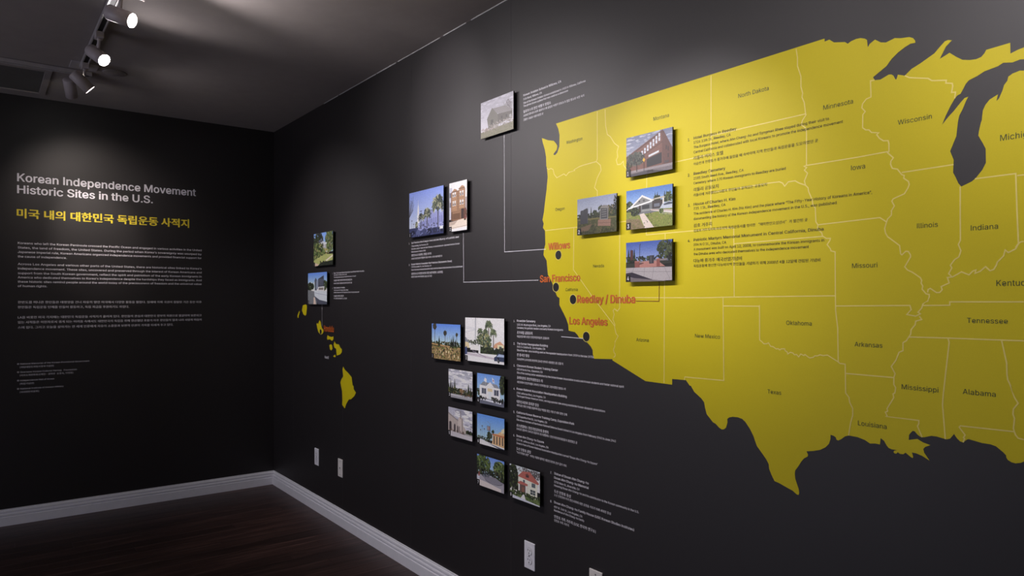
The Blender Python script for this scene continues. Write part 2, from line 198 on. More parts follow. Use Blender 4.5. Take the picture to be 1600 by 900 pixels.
STATE_NAMES = [('Washington', 3.4287, 2.0395, 3.5205), ('Montana', 3.8757, 2.0398, 3.944), ('Oregon', 3.3625, 1.7833, 3.4188), ('Nevada', 3.5795, 1.549, 3.6372), ('California', 3.4237, 1.4627, 3.4945), ('Arizona', 3.7969, 1.2831, 3.8546), ('New Mexico', 4.0511, 1.3067, 4.1468), ('Texas', 4.3124, 1.1545, 4.3567), ('Oklahoma', 4.3724, 1.3562, 4.4496), ('North Dakota', 4.2133, 2.0404, 4.3166), ('Minnesota', 4.4833, 1.9459, 4.5652), ('Wisconsin', 4.6788, 1.8663, 4.7581), ('Iowa', 4.56, 1.7697, 4.5971), ('Illinois', 4.7243, 1.6032, 4.7715), ('Indiana', 4.8421, 1.5882, 4.8972), ('Missouri', 4.5628, 1.5112, 4.6283), ('Michigan', 4.9013, 1.7858, 0.0), ('Kentucky', 4.8938, 1.4584, 0.0), ('Tennessee', 4.8341, 1.3736, 4.9162), ('Arkansas', 4.5694, 1.3049, 4.6411), ('Mississippi', 4.6881, 1.2045, 4.7727), ('Alabama', 4.8252, 1.2067, 4.8925), ('Louisiana', 4.5784, 1.0988, 4.6515)]
CITY_NAMES = [('Willows', 3.3189, 1.6302, 3.4511), ('San Francisco', 3.2659, 1.5012, 3.509), ('Reedley / Dinuba', 3.4909, 1.4171, 3.7927), ('Los Angeles', 3.4463, 1.3341, 3.6561)]
HONOLULU = [('Honolulu', 1.002, 1.2219, 1.1651), ('Hawaii', 1.0172, 1.0433, 1.0815)]
DOTS = [(3.3812, 1.6068, 0.0178), (3.3661, 1.4793, 0.0179), (3.4674, 1.4302, 0.0181), (3.5424, 1.2891, 0.0182), (0.9471, 1.2175, 0.0168)]
LEADERS = {'willows': [(3.02, 2.1519), (3.0229, 1.6393), (3.304, 1.6347)], 'sf': [(2.6935, 1.7478), (2.6969, 1.5132), (3.2564, 1.5099)], 'reedley': [(3.7957, 1.4241), (3.901, 1.4235), (3.9018, 1.4944)], 'la': [(3.399, 1.2832), (3.5251, 1.2812)], 'honolulu': [(0.9681, 1.4078), (0.9681, 1.2534)]}
ISLANDS = [[(0.5482, 1.352), (0.561, 1.3459), (0.551, 1.3355), (0.5368, 1.3145), (0.534, 1.3015), (0.5154, 1.3038), (0.511, 1.3141), (0.5297, 1.3351)], [(0.6212, 1.3926), (0.6694, 1.4005), (0.6926, 1.393), (0.6967, 1.3728), (0.6872, 1.3475), (0.6831, 1.3272), (0.6626, 1.3208), (0.6282, 1.3289), (0.6184, 1.3415), (0.6003, 1.3567), (0.6073, 1.3721)], [(0.9251, 1.2945), (0.9439, 1.2828), (0.9526, 1.2588), (0.9687, 1.24), (0.991, 1.2311), (0.9934, 1.2167), (0.9749, 1.204), (0.9501, 1.1982), (0.9062, 1.2112), (0.8871, 1.2374), (0.8718, 1.2664), (0.8807, 1.274), (0.8998, 1.2671), (0.9125, 1.2821)], [(1.0643, 1.1996), (1.08, 1.1923), (1.1354, 1.1892), (1.1572, 1.1953), (1.1572, 1.1752), (1.1354, 1.1637), (1.1023, 1.1728), (1.0575, 1.1682), (1.0507, 1.1795)], [(1.1133, 1.1406), (1.1354, 1.1346), (1.142, 1.113), (1.1244, 1.1006), (1.1023, 1.1064), (1.0911, 1.1324)], [(1.1746, 1.1628), (1.1962, 1.1464), (1.2431, 1.147), (1.2641, 1.1282), (1.2913, 1.1168), (1.2913, 1.0997), (1.2641, 1.0826), (1.2112, 1.0733), (1.2005, 1.1162), (1.1725, 1.1234), (1.1616, 1.1403)], [(1.1854, 1.0778), (1.194, 1.0636), (1.1725, 1.0596), (1.1551, 1.0655)], [(1.312, 1.0096), (1.3366, 0.9919), (1.3873, 0.9748), (1.437, 0.9539), (1.4508, 0.9052), (1.4664, 0.9008), (1.4664, 0.8818), (1.4994, 0.8644), (1.4761, 0.8413), (1.4271, 0.8152), (1.3973, 0.8119), (1.357, 0.7778), (1.3366, 0.7482), (1.2954, 0.7663), (1.2996, 0.7924), (1.2954, 0.8518), (1.2683, 0.9049), (1.285, 0.9279), (1.312, 0.9474), (1.3016, 0.9892)]]
REED = [('1.', 4.0223, [('heading', 'Hotel Burgess in Reedley', 4.0455, 1.9454, 4.2068), ('body', '1726 11th St., Reedley, CA', 4.0455, 1.931, 4.1862), ('body', 'The Burgess Hotel, where Ahn Chang-ho and Syngman Rhee stayed during their visit to', 4.0455, 1.9157, 4.4995), ('body', 'Central California and collaborated with local Koreans to promote the independence movement', 4.0455, 1.9, 4.5382), ('korean_heading', '리들리 버지스 호텔', 4.0455, 1.8793, 4.1582), ('korean_body', '이승만과 안창호가 중가주에 들렀을 때 숙박하며 지역 한인들과 독립운동을 도모하였던 곳', 4.0455, 1.862, 4.4681)]), ('2.', 4.0223, [('heading', 'Reedley Cemetery', 4.0455, 1.8306, 4.1666), ('body', '2185 South Reed Ave., Reedley, CA', 4.0455, 1.8153, 4.2315), ('body', 'Cemetary where 170 Korean immigrants to Reedley are buried', 4.0455, 1.8, 4.371), ('korean_heading', '리들리 공동묘지', 4.0455, 1.7781, 4.1416), ('korean_body', '리들리에 거주했던170명의 한인들이 묻혀있는 공동묘지', 4.0455, 1.7616, 4.3107)]), ('3.', 4.0223, [('heading', 'House of Charles H. Kim', 4.0455, 1.7319, 4.2031), ('body', '735  I St., Reedley, CA', 4.0455, 1.7183, 4.1676), ('body', 'The residence of Charles H. Kim (Ho Kim) and the place where “The Fifty-Year History of Koreans in America”,', 4.0455, 1.7017, 4.6153), ('body', 'documenting the history of the Korean independence movement in the U.S., was published', 4.0455, 1.6852, 4.5206), ('korean_heading', '김호 거주지', 4.0455, 1.6625, 4.1166), ('korean_body', '김호의 거주지이자 미주지역 독립운동사를 정리한 “재미한인오십년사”가 발간된 곳', 4.0455, 1.6468, 4.4373)]), ('4.', 4.0223, [('heading', 'Patriotic Martyrs Memorial Monument in Central California, Dinuba', 4.0455, 1.6171, 4.4839), ('body', '204 N O St., Dinuba, CA', 4.0455, 1.6018, 4.1699), ('body', 'A monument was built on April 12, 2008, to commemorate the Korean immigrants in', 4.0455, 1.5869, 4.4857), ('body', 'the Dinuba area who decicated themselves to the independence movement', 4.0455, 1.5716, 4.4411), ('korean_heading', '다뉴바 중가주 애국선열기념비', 4.0455, 1.5489, 4.2257), ('korean_body', '독립운동에 헌신한 다뉴바지역 한인들을 기념하기 위해 2008년 4월 12일에 건립된 기념비', 4.0455, 1.5332, 4.4747)])]
LA = [('1.', 3.0863, [('heading', 'Rosedale Cemetery', 3.1103, 1.3356, 3.2355), ('body', '1831 W. Washington Blvd., Los Angeles, CA', 3.1103, 1.3192, 3.3325), ('body', 'Cemetery for patriotic leaders and early Korean immigrants', 3.1103, 1.306, 3.4089), ('korean_heading', '로즈데일 공동묘지', 3.1103, 1.2844, 3.2156), ('korean_body', '독립운동가와 초창기 한인이민자들의 공동묘지', 3.1103, 1.2687, 3.3229)]), ('2.', 3.0863, [('heading', 'The former Heungsadan Building', 3.1103, 1.2383, 3.3149), ('body', '3421 S. Catalina St., Los Angeles, CA', 3.1103, 1.2249, 3.2987), ('body', 'Site of the two-story building used as Heungsadan headquarters from 1929 to the late 1970s', 3.1103, 1.2101, 3.583), ('korean_heading', '전 흥사단 빌딩', 3.1103, 1.1892, 3.1938), ('korean_body', '1929년부터 1970년대 후반까지 흥사단 본부로 사용했던 2층 건물 터', 3.1103, 1.1722, 3.4089)]), ('3.', 3.0863, [('heading', 'Claremont Korean Student Training Center', 3.1103, 1.144, 3.3781), ('body', '608 W Bonita Ave., Claremont, CA', 3.1103, 1.1289, 3.2824), ('body', 'Site of the training center established by the United Korean Association to educate Korean students and foster national spirit', 3.1103, 1.1138, 3.7373), ('korean_heading', '클레어몬트 한인학생양성소 터', 3.1103, 1.0919, 3.2824), ('korean_body', '국민회에서 한인학생을 교육하고 민족정신을 고양시켰던 양성소 터', 3.1103, 1.0741, 3.4241)]), ('4.', 3.0863, [('heading', 'Korean National Association Headquarters Building', 3.1085, 1.0448, 3.4305), ('body', '1368 Jefferson Blvd., Los Angeles, CA', 3.1085, 1.0278, 3.3015), ('body', 'The largest Korean American Union, serving a pivotal role among worldwide Korean diasporic associations', 3.1085, 1.0141, 3.6425), ('korean_heading', '대한인국민회 총회관 빌딩', 3.1085, 0.9894, 3.2564), ('korean_body', '세계 모든 한인 단체를 총괄하며 중심 역할을 했던 가장 큰 재미 한인 단체', 3.1085, 0.9744, 3.4317)]), ('5.', 3.0854, [('heading', 'California Korean Reserve Training Camp, Exposition Park', 3.1076, 0.9438, 3.4741), ('body', '700 Exposition Park Dr., Los Angeles, CA', 3.1076, 0.9273, 3.3108), ('body', 'Site where members of the Korean National Defense Guard trained in Los Angeles from February 1942 to June 1943', 3.1076, 0.9125, 3.6974), ('korean_heading', '로스앤젤레스 한인국방경위대 훈련지', 3.1076, 0.8873, 3.3189), ('korean_body', '1942년 2월부터 1943년 6월까지 로스앤젤레스 한인국방경위대원들이 훈련했던 곳', 3.1076, 0.8736, 3.4909)]), ('6.', 3.0849, [('heading', 'Dosan Ahn Chang-ho Square', 3.1071, 0.8433, 3.2906), ('body', '1374 W. Jefferson Blvd., Los Angeles, CA', 3.1071, 0.8269, 3.3189), ('body', 'Street in front of Korean National Association Headquarters named “Dosan Ahn Chang-ho Square”', 3.1071, 0.812, 3.6035), ('korean_heading', '도산 안창호 광장', 3.1071, 0.7873, 3.2058), ('korean_body', '“도산 안창호 광장”이라는 이름이 붙여진 대한인국민회 본부 앞의 거리', 3.1071, 0.7731, 3.4279)]), ('7.', 3.3309, [('heading', 'Statue of Dosan Ahn Chang-ho', 3.3547, 0.73, 3.5552), ('heading', 'Dosan Ahn Chang-ho Memorial', 3.3547, 0.713, 3.5552), ('body', '3750 Main St., Riverside, CA', 3.3547, 0.6966, 3.5039), ('body', 'Honoring Dosan Ahn Chang-ho and his contribution to the Korean community in the U.S.', 3.3547, 0.6823, 3.809), ('korean_heading', '도산 안창호 동상', 3.3547, 0.6581, 3.4556), ('korean_body', '도산 안창호와 미국 한인사회에 대한 공헌을 기리기 위해 세워진 동상', 3.3547, 0.6438, 3.6734)]), ('8.', 3.3309, [('heading', 'Dosan Ahn Chang-ho Family House (USC Korean Studies Institutes)', 3.3547, 0.6145, 3.7867), ('body', '809 W. 34th St., Los Angeles, CA', 3.3547, 0.5966, 3.5198), ('body', 'Residence of Ahn Chang-ho family', 3.3547, 0.5827, 3.5305), ('korean_heading', '안창호 가족 거주지 (USC 한국학 연구소)', 3.3547, 0.5571, 3.5933), ('korean_body', '안창호 가족 거주지', 3.3547, 0.5427, 3.4429)])]
SF = [('1.', 2.1606, [('heading', 'San Francisco site of Jang In-hwan and Jeon Myeong-un’s patriotic deed', 2.1878, 1.7284, 2.6522), ('body', '1 Ferry Building, San Francisco, CA', 2.1878, 1.7113, 2.3625), ('body', 'Site where Jang In-hwan and Jeon Myeong-un assassinated pro-Japanese American Durham', 2.1878, 1.6963, 2.6578), ('body', 'White Stevens in March 1908', 2.1878, 1.6806, 2.3366), ('korean_heading', '샌프란시스코 장인환, 전명운 의거지', 2.1878, 1.6612, 2.3945), ('korean_body', '1908년 3월 장인환과 전명운이 친일 미국인 스티븐스를 처단한 곳', 2.1878, 1.6445, 2.5)]), ('2.', 2.1606, [('heading', 'Korean National Association San Francisco (Sacramento Street)', 2.1878, 1.6145, 2.5891), ('body', '2928 Sacramento St., San Francisco, CA', 2.1878, 1.6009, 2.3945), ('body', 'Site of the Korean National Association North American Branch Hall at the time of its establishment', 2.1878, 1.5852, 2.6858), ('korean_heading', '샌프란시스코 대한인국민회 회관 (새크라멘토 스트리트)', 2.1878, 1.5634, 2.5061), ('korean_body', '대한인국민회 북미지방총회 설립 당시 회관', 2.1878, 1.5477, 2.4009)])]
WIL = [('', 0, [('heading', 'Korean Aviation School in Willows, CA', 3.1551, 2.29, 3.3974), ('body', '51th Road, Willows, CA', 3.1551, 2.2737, 3.2771), ('body', 'Site of the Korean Aviation School established in 1920 in Willows, California', 3.1551, 2.2575, 3.5376), ('body', 'The photo shows a place that was used as a classroom', 3.1551, 2.2442, 3.4381), ('korean_heading', '윌로우스의 한인 비행기 양성소', 3.1551, 2.2196, 3.3349), ('korean_body', '1920년 캘리포니아주 윌로우스에 설립된 비행기 양성소가 있던 장소로 사진 속의', 3.1551, 2.2038, 3.5305), ('korean_body', '건물은 교실로 사용되었던 곳', 3.1551, 2.1862, 3.2865)])]
HON = [('1.', 1.1371, [('heading', 'Site of The Korean National Association Hawaii Branch Hall in Honolulu', 1.162, 1.5997, 1.6113), ('body', '1306 Miller St, Honolulu, Oahu, Hawaii', 1.162, 1.5873, 1.3638), ('body', 'The headquarters was purchased for Koreans in Hawaii', 1.162, 1.5728, 1.495), ('korean_heading', '호놀룰루 대한인국민회 하와이지방총회관 터', 1.162, 1.5512, 1.4395), ('korean_body', '하와이 한인들의 독립운동 중심지였던 총회관 건물', 1.162, 1.5329, 1.4395)]), ('2.', 1.1371, [('heading', 'Oahu Cemetery in Honolulu', 1.162, 1.5047, 1.3349), ('body', '2162 Nuuanu Ave, Honolulu, Oahu, Hawaii', 1.162, 1.4893, 1.383), ('body', 'Cemetery where over 200 first generation Korean immigrants are buried', 1.162, 1.4748, 1.5403), ('korean_heading', '호놀룰루 오아후 공동묘지', 1.162, 1.4511, 1.3154), ('korean_body', '이민 1세대 한인들이 묻혀 있는 공동묘지', 1.162, 1.4358, 1.3638)])]
TITLE = ('', 0, [('title', 'Korean Independence Movement', 1.6403, 2.1906, 0.5691), ('title', 'Historic Sites in the U.S.', 1.6403, 2.1141, 0.8542)])
KTITLE = ('', 0, [('ktitle', '미국 내의 대한민국 독립운동 사적지', 1.6427, 1.9613, 0.6153)])
PARA1 = ('', 0, [('para', 'Koreans who left the Korean Peninsula crossed the Pacific Ocean and engaged in various activities in the United', 1.6366, 1.7889, 0.5308), ('para', 'States, the land of freedom, the United States. During the period when Korea’s sovereignty was usurped by', 1.6366, 1.7599, 0.5308), ('para', 'Japanese imperial rule, Korean Americans organized independence movements and provided financial support for', 1.6366, 1.7316, 0.5308), ('para', 'the cause of independence.', 1.6366, 1.7026, 1.3705)])
PARA2 = ('', 0, [('para', 'Across Los Angeles and various other parts of the United States, there are historical sites linked to Korea’s', 1.6366, 1.6543, 0.5308), ('para', 'independence movement. These sites, uncovered and preserved through the interest of Korean Americans and', 1.6366, 1.6256, 0.5308), ('para', 'support from the South Korean government, reflect the spirit and patriotism of the early Korean immigrants in', 1.6366, 1.5961, 0.5308), ('para', 'America who dedicated themselves to Korea’s independence despite the hardships they faced as immigrants. And', 1.6366, 1.5687, 0.5308), ('para', 'these historic sites remind people around the world today of the preciousness of freedom and the universal value', 1.6366, 1.5413, 0.5308), ('para', 'of human rights.', 1.6366, 1.5134, 1.479)])
PARA3 = ('', 0, [('kpara', '한반도를 떠나온 한인들은 태평양을 건너 자유의 땅인 미국에서 다양한 활동을 펼쳤다. 일제에 의해 국권이 침탈된 기간 동안 미주', 1.6366, 1.4094, 0.5308), ('kpara', '한인들은 독립운동 단체를 만들어 활동하고, 독립 자금을 후원하기도 하였다.', 1.6366, 1.3775, 1.0034)])
PARA4 = ('', 0, [('kpara', 'LA를 비롯한 미국 각지에는 대한민국 독립운동 사적지가 흩어져 있다. 한인들의 관심과 대한민국 정부의 지원으로 발굴되어 보존되고', 1.6366, 1.312, 0.5308), ('kpara', '있는 사적들은 이민자로서 겪게 되는 어려움 속에서도 대한민국의 독립을 위해 헌신했던 초창기 미주 한인들의 얼과 나라 사랑의 마음이', 1.6366, 1.2805, 0.5308), ('kpara', '스며 있다. 그리고 오늘을 살아가는 전 세계 인류에게 자유의 소중함과 보편적 인권의 가치를 되새겨 주고 있다.', 1.6366, 1.2473, 0.7219)])
CRED = [('', 0, [('credit', '© National Memorial of the Korean Provisional Government', 1.6403, 1.0158, 1.2417), ('kcredit', '(국립대한민국임시정부기념관)', 1.6259, 0.9941, 1.4432)]), ('', 0, [('credit', '© Overseas Korean Cultural Heritag   Foundation', 1.6403, 0.963, 1.3139), ('kcredit', '(국외소재문화유산재단 - 권해우  오항숙, 이영범)', 1.6259, 0.942, 1.3343)]), ('', 0, [('credit', '© Independence Hall of Korea', 1.6403, 0.9094, 1.4418), ('kcredit', '(독립기념관)', 1.6259, 0.8879, 1.5511)]), ('', 0, [('credit', '© National Institute of Korean History', 1.6403, 0.8566, 1.3888), ('kcredit', '(국사편찬위원회)', 1.6259, 0.8346, 1.5246)])]
# ------------------------------------------------------------------ lettering outlines
GL = {}
# Korean lettering: outlines of the syllables used on the walls, coordinates in 1/78 of the type size,
# keyed by code point: (advance, [loop of x, y, x, y ...]); Latin letters likewise in 1/200
KOREAN = {40: (0.338, [[26,5,31,7,25,19,22,31,21,45,22,58,25,70,31,82,26,84,20,72,16,59,15,45,16,30,20,17]]),
41: (0.338, [[16,5,22,17,26,30,27,45,26,59,22,72,16,84,11,82,17,70,20,58,21,45,20,31,17,19,11,7]]),
44: (0.278, [[14,5,20,9,24,15,25,22,24,26,22,29,19,30,16,30,14,28,14,22,16,21,19,20,20,20,19,16,16,12,12,10]]),
45: (0.347, [[11,39,31,39,31,45,11,45]]),
46: (0.278, [[19,19,21,20,23,22,24,25,23,28,19,30,16,29,14,28,13,25,14,22,16,20]]),
48: (0.555, [[29,19,39,23,45,32,47,49,45,65,39,75,29,78,20,75,14,65,12,49,14,32,20,23],[29,25,24,28,20,35,19,49,20,63,24,70,29,73,35,70,39,63,40,49,39,35,35,28]]),
49: (0.555, [[15,20,46,20,46,26,35,26,35,77,29,77,17,73,17,69,27,69,27,26,15,26]]),
50: (0.555, [[11,20,47,20,47,26,22,26,34,38,42,50,44,62,42,71,37,76,28,78,21,77,16,75,11,70,15,66,19,69,22,72,27,73,33,71,36,67,37,61,35,51,26,39,11,24]]),
51: (0.555, [[28,19,38,21,44,27,47,36,45,42,41,47,35,50,40,53,43,58,45,64,43,72,37,77,28,78,22,78,12,72,16,67,19,70,23,72,28,73,33,72,36,68,38,64,36,58,31,54,22,53,22,47,32,46,38,42,39,36,38,30,34,26,28,25,22,26,17,29,14,32,10,27,14,23,20,20]]),
52: (0.555, [[34,20,41,20,41,36,49,36,49,42,41,42,41,77,33,77,9,41,9,36,34,36],[34,42,17,42,30,61,34,70,35,70,34,59]]),
54: (0.555, [[31,19,39,22,45,28,48,38,46,48,40,54,32,56,27,55,23,53,19,49,21,63,26,70,34,73,40,71,43,68,47,73,43,76,39,78,33,78,23,75,15,66,12,48,15,32,21,22],[19,43,23,47,27,50,31,50,36,49,40,45,41,38,40,31,36,27,31,25,25,27,21,33]]),
55: (0.555, [[23,20,31,20,32,40,37,57,47,73,47,77,12,77,12,71,39,71,30,56,25,40]]),
56: (0.555, [[30,19,39,21,45,27,48,34,46,41,43,46,38,49,41,53,44,58,45,63,44,71,38,76,30,78,22,76,16,71,14,64,15,58,18,54,22,51,22,50,17,47,13,41,11,34,14,27,20,21],[34,51,27,54,22,58,21,64,22,69,25,72,30,73,35,72,38,68,39,63,39,59,37,55],[30,25,24,26,19,30,18,35,19,40,21,45,26,48,33,45,39,41,41,34,39,29,36,26]]),
57: (0.555, [[26,19,36,22,44,33,47,51,44,66,37,75,28,78,19,76,14,70,11,60,13,50,19,44,27,42,32,43,36,45,40,49,38,35,33,27,26,25,22,26,19,27,16,30,12,25,16,22,20,20],[40,55,36,51,32,48,28,47,22,49,19,53,18,60,19,67,23,71,28,73,34,71,38,65]]),
65: (0.608, [[8,20,15,20,21,38,42,38,47,20,55,20,35,77,27,77],[23,43,26,52,31,72,32,72,37,52,40,43]]),
67: (0.638, [[37,19,44,20,50,23,55,27,51,32,43,26,38,26,28,28,22,37,20,49,22,61,28,69,38,72,46,70,49,67,53,71,49,75,44,77,38,78,25,75,16,65,12,49,16,33,24,23]]),
76: (0.543, [[16,20,48,20,48,26,23,26,23,77,16,77]]),
83: (0.596, [[32,19,42,21,49,27,51,35,49,43,45,47,39,51,31,54,27,56,23,59,22,64,23,68,27,71,32,72,37,72,41,70,45,67,49,71,44,75,39,78,32,78,23,77,17,71,14,63,16,56,20,52,34,45,39,43,42,40,44,35,42,30,38,27,32,26,26,26,20,29,16,33,12,28,17,23,24,20]]),
85: (0.721, [[36,19,46,22,54,29,56,44,56,77,50,77,50,44,48,33,43,27,36,26,29,27,24,33,23,44,23,77,15,77,15,44,18,29,25,22]]),
8220: (1, [[68,83,66,86,61,83,58,78,56,72,57,68,60,65,63,64,66,65,68,69,67,72,66,74,61,74,62,77,64,81],[83,83,81,86,76,83,73,78,71,72,72,68,75,65,78,64,81,65,83,69,82,72,81,74,76,74,77,77,79,81]]),
8221: (1, [[26,67,27,64,32,67,36,72,37,79,36,82,34,85,31,86,28,85,26,83,26,78,30,76,33,77,32,73],[11,67,12,64,17,67,21,72,22,79,21,82,19,85,16,86,13,85,11,83,11,78,13,77,16,76,18,77,17,73]]),
44032: (0.92, [[59,85,59,14,66,14,66,51,77,51,77,56,66,56,66,85],[15,77,15,72,41,72,37,56,27,43,12,33,16,28,34,41,45,58,48,77]]),
44033: (0.92, [[21,40,21,35,60,35,60,14,66,14,66,40],[60,85,60,43,66,43,66,61,77,61,77,67,66,67,66,85],[15,80,15,75,40,75,36,64,26,55,12,49,14,44,32,52,43,64,47,80]]),
44036: (0.92, [[60,85,60,33,66,33,66,58,77,58,77,63,66,63,66,85],[15,79,15,74,40,74,36,63,26,53,12,46,15,41,32,50,43,63,48,79],[22,38,22,16,69,16,69,21,29,21,29,38]]),
44144: (0.92, [[47,56,47,51,63,51,63,14,70,14,70,85,63,85,63,56],[15,77,15,72,40,72,37,56,27,43,12,33,15,28,34,41,44,58,47,77]]),
44148: (0.92, [[48,63,48,58,63,58,63,33,70,33,70,85,63,85,63,63],[16,79,16,74,41,74,37,62,27,53,13,46,16,41,33,50,44,63,48,79],[25,38,25,16,72,16,72,21,32,21,32,38]]),
44172: (0.92, [[65,85,65,14,72,14,72,85],[15,76,15,71,35,71,32,57,24,44,12,34,15,29,24,36,31,43,36,51,51,51,51,18,57,18,57,83,51,83,51,56,39,56,40,62,42,69,42,76]]),
44200: (0.92, [[44,47,44,41,63,41,63,14,70,14,70,85,63,85,63,65,46,65,47,77,15,77,15,72,41,72,37,56,27,43,12,33,15,28,29,37,39,48,45,60,63,60,63,47]]),
44202: (0.92, [[21,40,21,35,37,35,37,14,44,14,44,40],[47,40,47,35,63,35,63,14,70,14,70,40],[45,58,45,52,63,52,63,44,70,44,70,85,63,85,63,73,48,73,49,80,16,80,16,75,42,75,37,64,27,55,13,49,15,44,29,49,39,57,46,67,63,67,63,58]]),
44221: (0.92, [[47,42,34,40,26,35,23,28,26,21,34,16,47,15,59,16,67,21,70,28,67,35,59,40],[47,37,56,36,62,33,64,28,62,24,56,21,47,20,38,21,32,24,30,28,32,33,38,36],[16,79,16,74,41,74,37,63,27,54,13,48,15,43,29,48,39,56,46,67,63,67,63,57,45,57,45,52,63,52,63,43,70,43,70,85,63,85,63,72,47,72,48,79]]),
44228: (0.92, [[65,85,65,14,72,14,72,85],[15,76,15,71,35,71,32,57,24,44,12,34,15,29,27,38,35,48,40,60,51,60,51,48,39,48,39,42,51,42,51,18,57,18,57,83,51,83,51,65,41,65,42,76]]),
44256: (0.92, [[18,78,18,72,61,72,61,51,59,39,65,38,67,51,68,62,68,78],[37,55,37,29,12,29,12,24,75,24,75,29,43,29,43,55]]),
44275: (0.92, [[19,81,19,76,61,76,61,71,60,65,59,57,66,57,67,64,67,81],[38,66,38,52,12,52,12,46,75,46,75,52,44,52,44,66],[40,41,40,38,37,29,28,23,16,20,19,15,29,17,37,22,43,29,49,22,58,17,68,15,70,20,58,23,50,29,47,38,47,41]]),
44277: (0.92, [[43,40,30,39,22,34,19,27,22,20,30,16,43,14,56,16,65,20,68,27,65,34,56,39],[43,35,53,34,59,32,61,27,59,23,53,20,43,19,34,20,27,23,25,27,27,32,34,34],[19,81,19,76,61,76,61,70,60,64,59,57,65,57,67,63,67,81],[38,66,38,52,12,52,12,47,75,47,75,52,44,52,44,66]]),
44284: (0.92, [[15,77,15,72,44,72,44,65,43,56,42,46,48,45,50,57,50,77],[12,30,25,30,55,32,55,37,32,35,32,57,26,57,26,35,11,35],[59,85,59,14,66,14,66,50,77,50,77,55,66,55,66,85]]),
44288: (0.92, [[16,79,16,74,44,74,42,55,49,55,50,63,50,79],[12,43,26,43,41,44,56,46,55,50,33,49,33,64,26,64,26,48,11,48],[60,85,60,32,67,32,67,56,77,56,77,62,67,62,67,85],[22,37,22,16,69,16,69,21,28,21,28,37]]),
44292: (0.92, [[16,81,16,76,44,76,42,60,49,59,50,67,50,81],[12,49,26,49,56,51,55,56,32,54,32,67,26,67,26,54,11,54],[60,85,60,47,67,47,67,63,77,63,77,68,67,68,67,85],[21,15,69,15,69,20,27,20,27,27,67,27,67,44,20,44,20,39,60,39,60,32,21,32]]),
44305: (0.92, [[44,40,31,38,23,34,20,27,23,20,31,16,44,14,56,16,64,20,67,27,64,34,56,38],[44,35,53,34,59,31,61,27,59,23,53,20,35,20,29,23,27,27,29,31,35,34],[16,80,16,75,44,75,42,58,49,57,50,65,50,80],[12,46,26,46,56,48,55,53,33,51,33,65,26,65,26,51,11,51],[60,85,60,41,67,41,67,60,77,60,77,66,67,66,67,85]]),
44368: (0.92, [[18,78,18,72,62,72,62,61,61,51,59,39,66,39,67,51,68,61,68,78],[45,53,45,29,34,29,34,53,27,53,27,29,12,29,12,24,75,24,75,29,51,29,51,53]]),
44396: (0.92, [[12,50,12,45,40,45,40,14,47,14,47,45,75,45,75,50,65,50,67,59,67,80,20,80,20,75,61,75,61,67,60,59,58,50]]),
44397: (0.92, [[18,38,18,33,61,33,61,14,68,14,68,38,47,38,47,51,76,51,76,56,66,56,67,64,67,81,20,81,20,76,61,76,61,70,60,64,59,56,12,56,12,51,40,51,40,38]]),
44404: (0.92, [[19,15,69,15,69,20,26,20,26,28,68,28,68,45,47,45,47,54,76,54,76,59,66,59,67,77,67,82,20,82,20,77,61,77,59,59,12,59,12,54,40,54,40,45,19,45,19,40,61,40,61,33,19,33]]),
44428: (0.92, [[18,80,18,75,44,75,42,58,11,57,12,52,31,52,31,36,38,36,38,52,57,55,57,59,49,58,50,78,50,80],[48,46,48,41,63,41,63,31,70,31,70,85,63,85,63,46],[22,37,22,16,71,16,71,21,28,21,28,37]]),
44536: (0.92, [[12,30,12,24,75,24,75,30],[19,77,19,72,61,72,61,70,60,61,60,50,58,37,64,36,66,50,67,61,67,77]]),
44552: (0.92, [[20,40,20,15,68,15,68,40],[61,35,61,20,26,20,26,35],[12,55,12,50,76,50,76,55,65,55,67,63,67,81,20,81,20,76,61,76,61,70,60,63,59,55]]),
44592: (0.92, [[63,85,63,14,70,14,70,85],[16,77,16,72,42,72,38,56,28,43,13,33,16,27,35,41,46,58,49,77]]),
44608: (0.92, [[63,85,63,45,69,45,69,85],[24,41,24,15,69,15,69,41],[63,36,63,20,30,20,30,36],[16,80,16,75,42,75,37,64,27,55,12,49,15,44,33,52,44,64,49,80]]),
44620: (0.92, [[61,85,61,14,67,14,67,50,78,50,78,56,67,56,67,85],[14,77,14,72,27,72,25,58,20,45,11,34,17,30,26,45,31,60,33,77],[35,77,35,72,46,72,44,57,40,42,31,29,37,25,46,42,51,60,52,77]]),
45208: (0.92, [[59,85,59,14,66,14,66,51,77,51,77,57,66,57,66,85],[15,32,31,32,42,33,54,35,53,41,42,39,31,38,21,38,21,78,15,78]]),
45236: (0.92, [[49,83,49,18,55,18,55,51,65,51,65,14,71,14,71,85,65,85,65,56,55,56,55,83],[15,32,20,32,45,35,44,40,22,38,22,76,15,76]]),
45320: (0.92, [[42,62,42,56,63,56,63,14,70,14,70,85,63,85,63,62],[16,31,32,31,42,32,53,34,52,39,32,37,22,37,22,77,16,77]]),
45380: (0.92, [[43,62,43,57,63,57,63,32,70,32,70,85,63,85,63,76,43,76,43,70,63,70,63,62],[25,37,25,16,72,16,72,21,31,21,31,37],[16,43,31,43,41,44,52,46,52,51,41,49,32,49,22,48,22,80,16,80]]),
45392: (0.92, [[24,40,24,15,70,15,70,40],[63,35,63,20,31,20,31,35],[16,46,21,46,32,47,42,47,52,49,51,54,42,53,32,52,22,52,22,81,16,81],[43,64,43,59,63,59,63,43,70,43,70,85,63,85,63,77,43,77,43,72,63,72,63,64]]),
45440: (0.92, [[20,84,20,63,40,63,40,55,12,55,12,50,76,50,76,55,47,55,47,63,68,63,68,68,27,68,27,84],[20,15,70,15,70,20,26,20,26,28,67,28,67,44,20,44,20,39,61,39,61,33,20,33]]),
